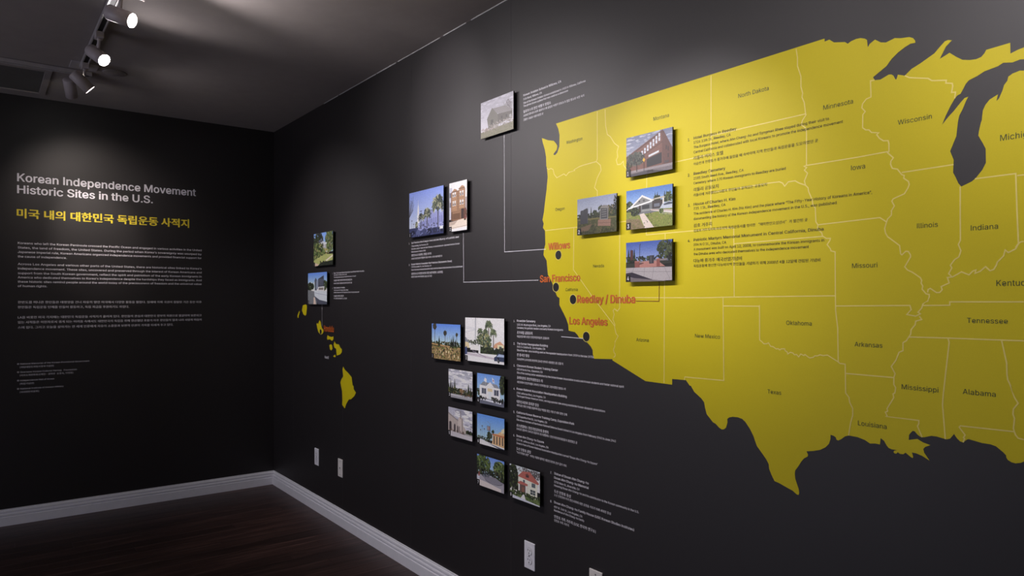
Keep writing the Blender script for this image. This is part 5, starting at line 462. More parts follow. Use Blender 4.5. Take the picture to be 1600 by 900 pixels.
54924: (0.92, [[63,85,63,14,69,14,69,85],[35,62,41,61,44,58,46,54,44,50,41,47,35,46,29,47,26,50,24,54,26,58,29,61],[35,67,26,65,20,61,18,54,20,48,25,43,32,41,32,33,12,33,13,28,27,28,59,30,58,35,38,34,38,41,46,43,50,48,52,54,50,61,44,65],[32,85,32,76,14,76,14,71,56,71,56,76,38,76,38,85]]),
54980: (0.92, [[44,67,31,66,23,62,21,56,23,49,31,45,44,44,56,45,64,49,66,56,64,62,56,66],[52,62,58,59,60,56,58,52,52,50,44,49,35,50,29,52,27,56,29,59,35,62],[40,85,40,77,15,77,15,71,72,71,72,77,47,77,47,85],[12,39,12,34,40,34,40,14,47,14,47,34,76,34,76,39]]),
54984: (0.92, [[44,70,31,69,23,65,21,59,23,54,31,50,44,49,56,50,64,54,66,59,64,65,56,69],[52,65,58,63,60,59,58,56,52,54,44,53,35,54,29,56,27,59,29,63,35,65],[12,44,12,39,41,39,41,29,47,29,47,39,75,39,75,44],[20,33,20,16,68,16,68,21,26,21,26,33],[40,86,40,78,15,78,15,73,72,73,72,78,47,78,47,86]]),
55141: (0.92, [[44,36,30,35,22,31,19,25,22,19,30,16,44,14,57,16,65,19,68,25,65,31,57,35],[53,31,59,29,61,25,59,22,53,20,44,19,34,20,28,22,26,25,28,29,34,31],[44,71,31,70,23,66,21,61,23,55,31,52,44,50,56,52,64,55,66,61,64,66,56,70],[52,66,58,64,59,61,58,58,52,56,44,55,35,56,29,58,28,61,29,64,35,66],[12,46,12,41,75,41,75,46],[40,86,40,79,15,79,15,74,72,74,72,79,47,79,47,86]]),
55145: (0.92, [[44,72,31,71,23,68,21,62,23,57,31,54,44,53,56,54,64,57,66,62,64,68,56,71],[52,67,58,65,60,62,58,60,52,58,44,57,35,58,29,60,28,62,29,65,35,67],[12,49,12,44,75,44,75,49],[20,15,69,15,69,20,26,20,26,25,66,25,66,30,26,30,26,35,68,35,68,40,20,40],[40,86,40,79,15,79,15,75,72,75,72,79,47,79,47,86]])}
LATIN = {40: (0.391, [[45,111,49,145,58,178,70,206,87,206,75,174,66,142,63,111,66,85,74,57,87,25,70,25,52,68]]),
41: (0.391, [[31,25,45,57,52,85,55,111,52,142,44,174,31,206,48,206,61,178,69,144,73,111,66,67,48,25]]),
44: (0.268, [[31,18,39,72,59,72,44,18]]),
45: (0.648, [[116,122,116,106,53,106,53,122]]),
46: (0.268, [[47,51,38,55,34,64,38,73,47,77,57,73,60,64,57,55]]),
47: (0.356, [[87,204,40,30,24,30,71,204]]),
48: (0.648, [[85,50,75,51,65,54,57,59,52,64,47,70,43,77,40,84,34,125,40,165,43,173,47,180,52,186,57,191,65,195,75,198,85,199,95,198,104,195,112,191,118,186,122,180,126,173,130,165,136,125,130,84,127,77,123,70,118,64,112,59,104,54,95,51],[85,66,92,67,98,69,103,73,114,93,118,125,114,156,103,176,98,180,92,183,78,183,72,180,67,176,55,156,51,125,55,93,67,73,72,69,78,67]]),
49: (0.648, [[42,52,42,68,132,68,132,52],[99,197,99,52,81,52,81,180,80,180,45,154,45,174,77,197]]),
50: (0.648, [[38,52,38,66,87,117,101,133,109,145,112,158,108,172,98,180,84,183,69,180,60,170,56,155,39,155,45,178,61,194,84,199,107,194,123,179,129,159,126,143,116,126,96,103,64,69,64,68,131,68,131,52]]),
51: (0.648, [[82,50,58,55,40,68,32,90,51,90,56,77,67,69,82,66,99,69,110,79,114,93,110,108,99,119,78,123,65,123,65,138,102,180,102,181,40,181,40,197,127,197,127,184,80,132,80,135,91,135,100,134,108,131,126,116,132,93,126,71,108,56]]),
52: (0.648, [[31,82,31,97,91,197,109,197,51,99,51,98,138,98,138,82],[101,52,101,143,118,143,118,52]]),
53: (0.648, [[83,50,60,55,44,69,37,89,55,89,59,77,70,69,83,66,99,70,110,82,114,98,110,115,99,127,82,131,68,129,57,122,39,124,47,197,125,197,125,181,63,181,58,138,59,138,71,145,86,147,104,144,119,134,128,118,132,99,125,74,108,56]]),
54: (0.648, [[85,50,61,56,44,73,38,98,43,120,59,149,92,197,112,197,63,127,62,127,67,134,76,140,87,142,110,136,126,121,131,97,125,73,109,56],[85,66,100,70,110,81,114,97,110,113,100,124,85,128,70,124,59,113,56,97,59,81,70,70]]),
55: (0.648, [[48,52,112,180,112,181,38,181,38,197,132,197,132,180,67,52]]),
56: (0.648, [[85,50,59,55,41,70,35,91,39,108,49,121,64,128,57,131,51,135,47,140,40,161,46,181,62,194,85,199,108,194,123,181,129,161,123,140,118,135,112,131,106,128,120,121,131,108,135,91,128,70,111,55],[85,66,101,69,112,78,116,92,112,106,101,116,85,119,68,116,57,106,53,92,57,78,68,69],[85,135,98,138,108,147,111,159,108,172,99,181,85,184,71,181,61,172,58,159,61,147,71,138]]),
57: (0.648, [[85,199,109,193,125,176,131,151,127,129,110,100,77,52,57,52,106,123,108,123,102,115,93,110,82,108,59,113,44,129,38,153,44,177,61,193],[85,184,70,180,60,168,56,153,60,136,70,126,85,122,100,126,110,136,114,152,110,168,100,180]]),
65: (0.686, [[25,52,78,197,99,197,152,52,133,52,102,138,96,158,86,189,90,189,81,158,74,138,44,52],[51,93,51,109,126,109,126,93]]),
66: (0.652, [[37,52,37,197,89,197,114,192,129,178,134,159,131,144,122,134,110,128,110,127,124,122,135,110,139,91,134,71,119,57,90,52],[56,68,90,68,100,69,108,71,114,75,118,79,121,85,122,91,118,105,107,114,91,118,56,118],[56,134,88,134,102,137,112,145,116,158,115,165,113,170,109,175,104,178,97,180,89,181,56,181]]),
67: (0.729, [[96,50,87,51,79,52,71,55,63,59,56,64,50,70,45,77,40,85,36,94,34,103,32,114,32,136,36,156,40,164,45,172,50,179,56,185,63,190,71,194,79,197,87,199,96,199,117,196,135,187,148,172,155,152,137,152,131,165,122,174,110,180,96,182,88,182,72,176,60,164,56,156,50,125,56,93,60,85,66,79,73,74,96,67,110,69,122,75,131,85,137,98,155,98,148,78,135,63,117,53]]),
68: (0.718, [[83,52,47,52,47,68,81,68,90,69,98,70,105,72,111,75,118,80,124,87,128,95,134,125,128,155,124,163,118,169,111,174,103,178,94,180,83,181,47,181,47,197,95,197,113,193,121,189,128,184,134,178,144,164,150,146,151,136,152,125,151,114,150,104,144,86,139,78,134,71,128,66,120,61,112,57,103,54],[56,197,56,52,37,52,37,197]]),
69: (0.598, [[37,52,37,197,127,197,127,181,56,181,56,134,122,134,122,117,56,117,56,68,127,68,127,52]]),
70: (0.586, [[37,52,37,197,126,197,126,181,56,181,56,132,119,132,119,115,56,115,56,52]]),
71: (0.744, [[97,50,87,51,79,52,70,55,63,59,56,64,50,70,44,77,40,85,36,94,34,103,32,114,32,136,36,156,44,172,50,179,56,185,63,190,70,194,78,197,87,199,96,199,117,196,135,186,148,171,156,152,137,152,131,164,122,174,110,180,96,182,72,176,60,164,56,156,50,125,56,93,60,86,66,79,73,74,80,70,88,68,97,67,119,72,133,87,139,110,144,109,101,109,101,125,157,125,157,109,156,101,155,92,149,78,143,70,136,63,128,57,121,54,113,52]]),
72: (0.739, [[37,52,37,197,56,197,56,135,132,135,132,197,151,197,151,52,132,52,132,118,56,118,56,52]]),
73: (0.26, [[38,52,56,52,56,197,38,197]]),
74: (0.567, [[73,50,64,51,55,53,48,56,42,61,36,68,32,75,30,84,29,94,29,101,48,101,48,94,49,85,51,79,55,73,60,69,66,67,73,66,80,67,86,69,91,73,95,79,97,85,98,94,98,197,116,197,116,94,115,84,113,75,109,68,104,61,98,56,90,53,82,51]]),
75: (0.667, [[50,94,50,114,60,127,70,139,81,150,124,197,148,197,86,131,85,131],[37,52,37,197,56,197,56,148,55,116,56,107,56,52],[126,52,74,126,85,140,148,52]]),
76: (0.562, [[37,52,37,197,56,197,56,68,123,68,123,52]]),
77: (0.898, [[37,52,37,197,63,197,99,105,102,97,106,87,109,76,112,66,108,66,111,76,114,87,118,97,121,105,156,197,182,197,182,52,164,52,164,157,165,170,165,183,167,183,162,169,158,156,154,144,150,135,118,52,102,52,69,135,65,144,61,155,57,169,52,183,54,183,54,171,55,158,55,52]]),
78: (0.748, [[37,52,37,197,59,197,118,104,124,95,131,83,138,68,136,67,135,83,134,97,134,197,152,197,152,52,131,52,78,135,71,147,62,161,51,181,54,182,55,162,56,146,56,52]]),
79: (0.762, [[96,50,87,51,79,52,71,55,63,59,56,64,50,70,45,77,40,85,36,94,34,103,32,114,32,136,36,156,40,164,45,172,50,179,56,185,63,190,71,194,79,197,87,199,105,199,114,197,122,194,130,190,137,185,143,179,148,172,153,164,156,156,159,146,160,136,161,125,159,103,153,85,148,77,143,70,137,64,130,59,122,55,114,52],[96,67,120,74,126,79,132,85,137,93,141,107,143,116,143,134,141,142,137,156,132,164,126,171,120,176,96,182,73,176,66,171,60,164,56,156,53,149,51,142,50,134,50,116,51,108,53,100,56,93,60,85,66,79,73,74]]),
80: (0.636, [[37,52,37,197,98,197,107,195,115,191,131,175,137,151,131,128,115,111,107,108,98,106,87,105,51,105,51,121,86,121,105,125,115,136,119,151,115,167,105,177,86,181,56,181,56,52]]),
82: (0.642, [[37,52,37,197,87,197,115,192,132,176,137,153,132,130,115,114,87,109,48,109,48,125,87,125,105,128,115,138,119,153,115,168,105,178,87,181,56,181,56,52],[121,52,86,118,107,118,142,52]]),
83: (0.638, [[84,49,56,55,38,69,31,91,50,91,55,77,68,69,84,66,102,69,114,78,119,92,115,103,105,110,90,116,73,120,64,123,57,126,50,130,39,141,36,149,35,159,36,166,38,174,41,180,59,194,85,199,110,194,128,180,135,160,116,160,115,167,111,172,106,177,84,183,68,180,57,172,53,159,57,147,68,140,81,136,96,132,109,127,123,120,133,108,137,92,131,70,112,55]]),
84: (0.641, [[29,181,29,197,139,197,139,181,93,181,93,52,75,52,75,181]]),
85: (0.74, [[86,50,78,51,71,53,64,56,56,61,44,75,40,83,38,92,37,101,37,197,56,197,56,103,60,84,73,71,94,67,115,71,128,84,132,103,132,197,151,197,151,101,150,92,148,83,144,75,132,61,124,56,117,53,110,51,102,50]]),
87: (0.981, [[64,52,25,197,44,197,67,108,70,94,73,79,76,63,74,63,77,79,80,94,84,108,108,197,129,197,152,108,156,94,159,79,162,63,160,63,163,79,166,94,169,108,193,197,211,197,172,52,150,52,125,144,120,164,116,188,120,188,116,165,111,144,86,52]]),
89: (0.675, [[78,52,78,112,25,197,46,197,75,151,84,136,91,118,84,118,92,136,100,151,129,197,150,197,97,112,97,52]]),
97: (0.556, [[66,50,47,53,34,65,29,83,32,98,42,107,56,112,71,115,87,117,96,119,99,125,96,137,89,144,76,147,63,144,54,138,49,130,32,135,42,151,58,159,75,162,88,160,102,155,112,144,116,124,116,52,99,52,99,67,98,67,92,59,82,52],[69,65,85,69,95,79,99,91,99,106,94,104,86,102,77,101,70,100,58,97,50,92,46,82,49,73,57,67]]),
98: (0.607, [[86,50,69,53,59,61,54,69,52,69,52,52,35,52,35,197,53,197,53,143,54,143,59,151,69,159,86,162,94,161,102,159,109,155,126,136,132,106,126,76,110,57,102,53,94,50],[83,65,100,71,110,85,114,106,110,127,100,141,83,146,66,141,56,127,52,106,56,85,66,71]]),
99: (0.566, [[79,50,70,50,61,53,53,57,47,62,41,69,36,76,30,106,36,135,41,143,47,150,53,155,61,159,70,161,79,162,94,160,107,154,117,144,123,131,107,127,103,135,97,141,89,145,79,146,61,141,51,126,48,106,51,86,61,71,79,65,89,67,97,71,103,77,107,85,124,81,118,68,108,58,95,52]]),
100: (0.607, [[76,50,67,50,59,53,52,57,36,76,30,106,36,136,52,155,59,159,67,161,76,162,92,159,102,151,108,143,109,143,109,197,126,197,126,52,109,52,109,69,108,69,102,61,92,53],[78,65,95,71,106,85,109,106,106,127,95,141,78,146,61,141,51,127,48,106,51,85,61,71]]),
101: (0.577, [[81,50,71,50,62,53,53,57,46,62,36,76,30,105,36,135,40,143,46,149,53,155,61,159,69,161,79,162,96,159,111,149,122,133,126,107,126,100,41,100,41,115,117,115,109,110,105,129,95,142,79,146,62,142,51,129,47,112,47,103,52,82,63,70,81,65,93,67,102,73,107,82,124,78,116,63,101,53]]),
102: (0.363, [[85,160,85,146,22,146,22,160],[43,52,43,175,47,191,59,200,74,204,84,203,89,201,85,186,81,187,76,188,64,184,61,172,61,52]]),
103: (0.608, [[79,9,58,12,44,21,34,32,49,40,55,33,64,27,79,24,87,25,95,27,101,31,105,36,108,42,109,50,109,72,108,72,102,64,92,56,76,53,52,60,36,78,30,107,36,136,52,155,59,159,67,161,76,162,92,159,102,151,108,143,110,143,110,160,127,160,127,49,126,41,124,33,120,26,103,13],[79,69,95,73,106,87,109,107,106,127,95,141,79,146,61,141,51,127,48,107,51,87,62,74]]),
104: (0.586, [[53,117,53,52,35,52,35,197,53,197,53,134,49,134,53,143,58,150,63,156,85,162,104,157,117,144,122,121,122,52,105,52,105,119,104,127,102,134,98,139,93,143,87,145,80,146,66,143,56,133]]),
105: (0.238, [[35,52,35,160,53,160,53,52],[44,179,35,182,32,190,35,198,44,202,53,198,56,190,53,182]]),
107: (0.544, [[51,91,51,113,54,113,101,160,123,160,73,109,71,109],[35,52,35,197,53,197,53,52],[104,52,62,105,75,117,126,52]]),
108: (0.27, [[60,51,52,52,46,54,41,58,38,63,36,69,35,76,35,197,53,197,53,80,54,70,62,67,66,67,69,68,72,53]]),
109: (0.872, [[35,52,35,160,52,160,52,136,51,136,58,151,69,160,83,162,90,162,97,159,102,155,112,136,109,136,116,150,129,159,145,162,162,158,175,146,179,125,179,52,162,52,162,125,161,132,159,137,155,141,140,147,127,143,119,135,116,123,116,52,98,52,98,126,92,141,77,147,65,144,56,135,53,120,53,52]]),
110: (0.586, [[53,117,53,52,35,52,35,160,52,160,52,134,49,134,53,143,58,150,63,156,85,162,104,157,117,144,122,121,122,52,105,52,105,119,104,127,102,134,98,139,93,143,87,145,80,146,66,143,56,133]]),
111: (0.594, [[70,50,61,53,53,57,47,62,41,69,36,76,30,106,36,135,41,143,47,150,53,155,61,159,70,161,79,162,89,161,98,159,105,155,112,150,118,143,123,135,129,106,123,76,118,69,112,62,105,57,98,53,89,50],[79,65,97,71,108,86,111,106,108,126,97,141,79,146,61,141,51,126,48,106,51,86,61,71]]),
112: (0.607, [[35,11,35,160,52,160,52,143,54,143,59,151,69,159,86,162,94,161,102,159,109,155,126,136,132,106,126,76,110,57,102,53,94,50,86,50,69,53,59,61,54,69,53,69,53,11],[83,65,100,71,110,85,114,106,110,127,100,141,83,146,66,141,56,127,52,106,56,85,66,71]]),
113: (0.607, [[126,11,109,11,109,69,108,69,102,61,92,53,76,50,67,50,59,53,52,57,36,76,30,106,36,136,52,155,59,159,67,161,76,162,92,159,102,151,108,143,109,143,109,160,126,160],[78,65,95,71,106,85,109,106,106,127,95,141,78,146,61,141,51,127,48,106,51,85,61,71]]),
114: (0.37, [[35,52,35,160,52,160,52,144,53,144,64,157,81,162,90,162,90,144,86,145,79,145,65,142,56,133,53,120,53,52]]),
115: (0.522, [[72,50,52,53,38,63,30,79,47,82,55,69,72,65,90,70,97,81,93,91,81,96,63,101,41,112,37,117,34,123,33,130,39,147,53,158,73,162,93,159,105,149,113,135,97,131,89,142,74,147,57,143,51,131,55,122,69,116,86,112,108,101,112,96,114,90,115,82,109,65,94,54]]),
116: (0.325, [[78,160,78,146,22,146,22,160],[39,187,56,187,56,80,59,70,69,66,73,67,78,67,81,52,75,51,68,51,59,52,52,54,46,58,42,64,39,70]]),
117: (0.586, [[72,51,53,55,40,69,35,92,35,160,53,160,53,85,55,79,59,73,64,69,70,67,77,66,91,70,101,80,105,96,105,160,122,160,122,52,105,52,105,78,108,78,104,69,99,62,94,57]]),
118: (0.556, [[66,52,25,160,44,160,67,96,79,58,73,58,78,77,84,96,107,160,126,160,85,52]]),
119: (0.811, [[59,52,26,160,45,160,58,113,64,91,70,64,67,64,73,91,79,113,92,160,110,160,123,113,129,91,135,64,132,64,138,91,144,113,157,160,176,160,143,52,125,52,111,101,107,116,103,132,99,149,103,149,99,132,95,116,91,101,77,52]]),
120: (0.541, [[26,52,69,114,69,101,28,160,49,160,62,139,71,124,79,111,70,111,78,124,87,139,101,160,121,160,80,100,80,113,122,52,102,52,86,76,77,91,69,104,78,104,71,91,62,76,46,52]]),
121: (0.556, [[34,12,38,27,50,27,57,31,63,42,66,52,25,160,44,160,67,96,79,58,73,58,78,77,84,96,107,160,126,160,78,35,70,21,60,13,46,11,38,11]]),
122: (0.544, [[32,52,32,65,93,143,93,144,34,144,34,160,115,160,115,147,56,69,56,68,117,68,117,52]]),
169: (0.91, [[70,125,75,146,91,161,112,167,130,162,145,151,152,134,134,134,126,146,112,150,99,147,90,138,86,125,90,112,99,103,112,99,126,104,133,116,150,116,143,99,130,87,112,82,91,88,75,103],[111,50,82,56,58,72,42,96,36,125,42,154,58,178,82,194,111,200,140,194,164,178,180,154,186,125,180,96,164,72,140,56],[111,67,134,71,152,84,165,102,169,125,165,147,152,166,134,178,111,183,88,178,70,166,57,147,53,125,57,102,70,84,88,71]]),
8217: (0.253, [[35,143,43,197,63,197,48,143]]),
8220: (0.429, [[35,143,50,197,63,197,55,143],[70,143,85,197,98,197,90,143]]),
8221: (0.429, [[35,143,43,197,63,197,48,143],[70,143,79,197,98,197,83,143]])}
KM = {}
def char_mesh(c, latin):
    k_ = (c, latin)
    if k_ not in KM:
        adv, enc = (LATIN if latin else KOREAN)[ord(c)]; Q = 200 if latin else 78
        loops = [[(s[k]/Q-0.1, s[k+1]/Q-0.26) for k in range(0, len(s), 2)] for s in enc]
        area = [sum(l[k-1][0]*l[k][1]-l[k][0]*l[k-1][1] for k in range(len(l)))/2 for l in loops]
        big = max(area, key=abs); groups = [[l, abs(a), []] for l, a in zip(loops, area) if a*big > 0]
        for l, a in zip(loops, area):           # counters go with the smallest stroke outline round them
            if a*big > 0: continue
            x, y = l[0]; best = None
            for q in groups:
                p = q[0]; inside = False
                for k in range(len(p)):
                    (x1, y1), (x2, y2) = p[k-1], p[k]
                    if (y1 > y) != (y2 > y) and x < (x2-x1)*(y-y1)/(y2-y1)+x1: inside = not inside
                if inside and (best is None or q[1] < best[1]): best = q
            if best: best[2].append(l)
        vs = []; fs = []
        for outer, _, holes in groups:
            part = [outer]+holes; n = len(vs)
            tri = tessellate_polygon([[Vector((x, y, 0)) for x, y in l] for l in part])
            vs += [p for l in part for p in l]
            for t in tri:
                t = [k+n for k in t]; (ax, ay), (bx, by), (cx, cy) = (vs[k] for k in t)
                fs.append(tuple(t) if (bx-ax)*(cy-ay)-(by-ay)*(cx-ax) > 0 else tuple(t)[::-1])
        KM[k_] = (vs, fs, adv)
    return KM[k_]
def line_mesh(txt):
    latin = all(ord(c) < 0x2100 for c in txt)
    vs = []; fs = []; x = 0.0
    for c in txt:
        if c == ' ': x += 0.26; continue
        v, f, adv = char_mesh(c, latin); n = len(vs)
        vs += [(px+x, py) for px, py in v]; fs += [tuple(k+n for k in q) for q in f]; x += adv
    x0 = min(p[0] for p in vs); x1 = max(p[0] for p in vs)
    return [(px-x0, py) for px, py in vs], fs, x1-x0
def glyphs(txt, bold=0.0):
    """outline of one line of lettering at size 1: (vertices, faces, width)"""
    if (txt, bold) not in GL: GL[(txt, bold)] = line_mesh(txt)
    return GL[(txt, bold)]
SIZE = {'heading': (0.0124, 0.017), 'body': (0.0112, 0.009), 'korean_heading': (0.0135, 0.013), 'korean_body': (0.0108, 0.008),
        'title': (0.0700, 0.026), 'ktitle': (0.066, 0.034), 'para': (0.0185, 0.016), 'kpara': (0.0180, 0.014), 'credit': (0.0135, 0.0), 'kcredit': (0.0135, 0.0)}
# ------------------------------------------------------------------ the room
H = 2.74; XE = 7.6; YE = -4.6
struct(MB().box((-0.12, 0.12, -0.02), (0, YE, H+0.02)).build('wall_left', M_WALL))
wr = struct(MB().box((-0.12, 0, -0.02), (XE, 0.12, H+0.02)).build('wall_right', M_WALL))
# the two walls behind the camera, the one opposite the map with an opening added for the fill light
f = MB(); f.box((0, YE, 0), (1.2, YE-0.12, H)); f.box((3.8, YE, 0), (XE, YE-0.12, H)); f.box((1.2, YE, 2.2), (3.8, YE-0.12, H))
struct(f.build('wall_front', M_WALL))
f = MB(); f.box((XE, 0, 0), (XE+0.12, YE, H))
struct(f.build('wall_back', M_WALL))
struct(MB().box((-0.12, 0.12, H), (XE+0.12, YE-0.12, H+0.12)).build('ceiling', M_CEIL))
fl = struct(MB().box((-0.12, 0.12, -0.08), (XE+0.12, YE-0.12, -0.012)).build('floor', M_SLOT))
# planks run parallel to the left wall, 0.105 m wide, ends staggered
PW = 0.105; PL = 1.22
starts = {}
def plank_mesh(length):
    b = bmesh.new(); bmesh.ops.create_cube(b, size=1.0)
    for v in b.verts: v.co = Vector((v.co.x*(PW-0.0008), v.co.y*(length-0.0008), v.co.z*0.012-0.006))
    top = [e for e in b.edges if all(v.co.z > -0.001 for v in e.verts)]
    bmesh.ops.bevel(b, geom=top, offset=0.0009, segments=1, affect='EDGES')
    me = bpy.data.meshes.new('plank'); b.to_mesh(me); b.free(); me.materials.append(M_FLOOR); return me
PM = {}
ends = [0.76, 0.30, 1.05, 0.62, 0.45, 0.98, 0.18, 0.83, 0.55, 1.12, 0.36, 0.70, 0.45, 0.92, 0.24, 0.45]
i = 0; x = 0.0
while x < XE-0.02:
    y = 0.0; first = ends[i % len(ends)]
    while y < -YE:
        ln = first if y == 0 else PL
        ln = round(min(ln, -YE-y), 3)
        if ln > 0.02:
            if ln not in PM: PM[ln] = plank_mesh(ln)
            o = bpy.data.objects.new('plank', PM[ln]); o.location = (x+PW/2, -(y+ln/2), 0); o.parent = fl; COL.objects.link(o)
        y += ln if y else first
        if ln <= 0: break
    x += PW; i += 1

# moulded baseboard
BP = [(0.0, 0.0), (0.0165, 0.0), (0.0165, 0.054), (0.0150, 0.0555), (0.0080, 0.056), (0.0080, 0.0585), (0.0120, 0.060), (0.0138, 0.066), (0.0130, 0.073), (0.0105, 0.0765), (0.0050, 0.077), (0.0050, 0.0798), (0.0090, 0.081), (0.0095, 0.088), (0.0080, 0.094), (0.0050, 0.097), (0.0050, 0.103), (0.0, 0.104)]
def baseboard(name, pts):
    """pts: corners along the wall as (xy, inward mitre direction)"""
    m = MB(); n = len(BP); vs = []
    for (px, py), (dx, dy) in pts:
        for d, z in BP: vs.append((px+dx*d, py+dy*d, z))
    fs = []
    for k in range(len(pts)-1):
        for q in range(n-1): fs.append((k*n+q, k*n+q+1, (k+1)*n+q+1, (k+1)*n+q))
    m.add(vs, fs)
    return struct(m.build(name, M_TRIM))
baseboard('baseboard_left', [((0, YE), (1, 1)), ((0, 0), (1, -1))])
baseboard('baseboard_right', [((0, 0), (1, -1)), ((XE, 0), (-1, -1))])
baseboard('baseboard_back', [((XE, 0), (-1, -1)), ((XE, YE), (-1, 1))])
baseboard('baseboard_front', [((0, YE), (1, 1)), ((1.1, YE), (0, 1))])
for k, (a, b) in enumerate([((1.1, YE+0.015, 0), (1.2, YE-0.13, 2.3)), ((3.8, YE+0.015, 0), (3.9, YE-0.13, 2.3)), ((1.1, YE+0.015, 2.2), (3.9, YE-0.13, 2.3))]):
    struct(MB().box(a, b).build('trim_%d' % (k+2), M_TRIM))  # casing round the added opening
# thin bead of caulk where the right wall meets the ceiling
m = MB(); random.seed(3); xx = 1.0
while xx < 7.5:
    l = random.uniform(0.15, 0.5); w = random.uniform(0.0015, 0.004)
    m.box((xx, 0, H-w), (xx+l, -w, H)); xx += l+random.uniform(0, 0.05)
struct(m.build('trim_1', M_CAULK))
# joints between the hung lengths of wall covering
M_SEAM = mat('wall covering joint', (56, 52, 56), 0.5)
m = MB()
for u in (0.42, 1.30, 2.183, 3.066, 5.72, 6.6): m.box((u, 0, 0.104), (u+0.0022, -0.0004, H))
m.build('seam', M_SEAM, wr)

# ------------------------------------------------------------------ ceiling fittings
# square access panel by the left wall
t = thing('ceiling_access_panel', 'square grey framed panel set in the ceiling beside the left wall', 'ceiling panel', (0.42, -1.79, H))
x0, x1, y0, y1 = 0.13, 0.72, -2.08, -1.50
f = MB()
for a, b in [((x0,y0),(x1,y0+0.035)), ((x0,y1-0.035),(x1,y1)), ((x0,y0+0.035),(x0+0.035,y1-0.035)), ((x1-0.035,y0+0.035),(x1,y1-0.035))]:
    f.box((a[0], a[1], H), (b[0], b[1], H-0.010))
f.build('frame', M_CEIL, t, bevel=0.002)
MB().box((x0+0.037, y0+0.037, H), (x1-0.037, y1-0.037, H-0.004)).build('panel', M_GRILLE, t)
# blank round cover plate
o = MB().lathe((0.885, -1.212, H), (0, 0, -1), [(0, 0.062), (0.004, 0.062), (0.007, 0.056), (0.0075, 0.0001)], 40).build('ceiling_cover_plate', M_CEIL, origin=(0.885, -1.212, H), smooth=True)
tag(o, 'flat round blank cover plate on the ceiling right of the track corner', 'cover plate')
# square canopy over the junction box
o = MB().box((0.86, -1.435, H), (0.99, -1.30, H-0.008)).build('junction_box_canopy', M_TRACK, origin=(0.925, -1.37, H), bevel=0.002)
tag(o, 'square white canopy plate on the ceiling at the end of the long light track', 'canopy plate')

def track(name, label, a, b, zt):
    """channel section between a and b (xy), underside at zt"""
    a = Vector((a[0], a[1], 0)); b = Vector((b[0], b[1], 0)); d = (b-a).normalized(); s = Vector((-d.y, d.x, 0))
    t = thing(name, label, 'light track', (a.x, a.y, zt))
    def bar(s0, s1, z0, z1, l0=0.0, l1=0.0):
        m = MB(); vs = []
        for q in (a+d*l0, b-d*l1):
            for ss, zz in ((s0, z0), (s1, z0), (s1, z1), (s0, z1)): vs.append((q.x+s.x*ss, q.y+s.y*ss, zz))
        m.add(vs, [(0,1,2,3), (7,6,5,4), (0,4,5,1), (1,5,6,2), (2,6,7,3), (3,7,4,0)]); return m
    top = zt+0.021
    r = bar(-0.0175, 0.0175, zt+0.016, top)
    for sg in (-1, 1):
        k = bar(sg*0.0145-0.003, sg*0.0145+0.003, zt, zt+0.0165); r.add(k.v, k.f)
    r.build('rail', M_TRACK, t)
    bar(-0.0112, 0.0112, zt+0.0055, zt+0.0158).build('conductor_slot', M_SLOT, t)
    for q, sg in ((a, -1), (b, 1)):
        e = MB(); c = q+d*sg*0.006
        vs = []
        for k in (-0.006, 0.006):
            for ss, zz in ((-0.018, zt-0.001), (0.018, zt-0.001), (0.018, top), (-0.018, top)):
                p = c+d*k+s*ss; vs.append((p.x, p.y, zz))
        e.add(vs, [(0,1,2,3), (7,6,5,4), (0,4,5,1), (1,5,6,2), (2,6,7,3), (3,7,4,0)])
        e.build('end_cap', M_TRACK, t)
    return t
ZT = 2.716
track('light_track', 'long white ceiling light track running beside the map wall', (0.95, -1.374), (7.2, -1.374), ZT)
track('light_track', 'short white ceiling light track running along the left text wall', (0.80, -4.3), (0.80, -1.33), ZT)

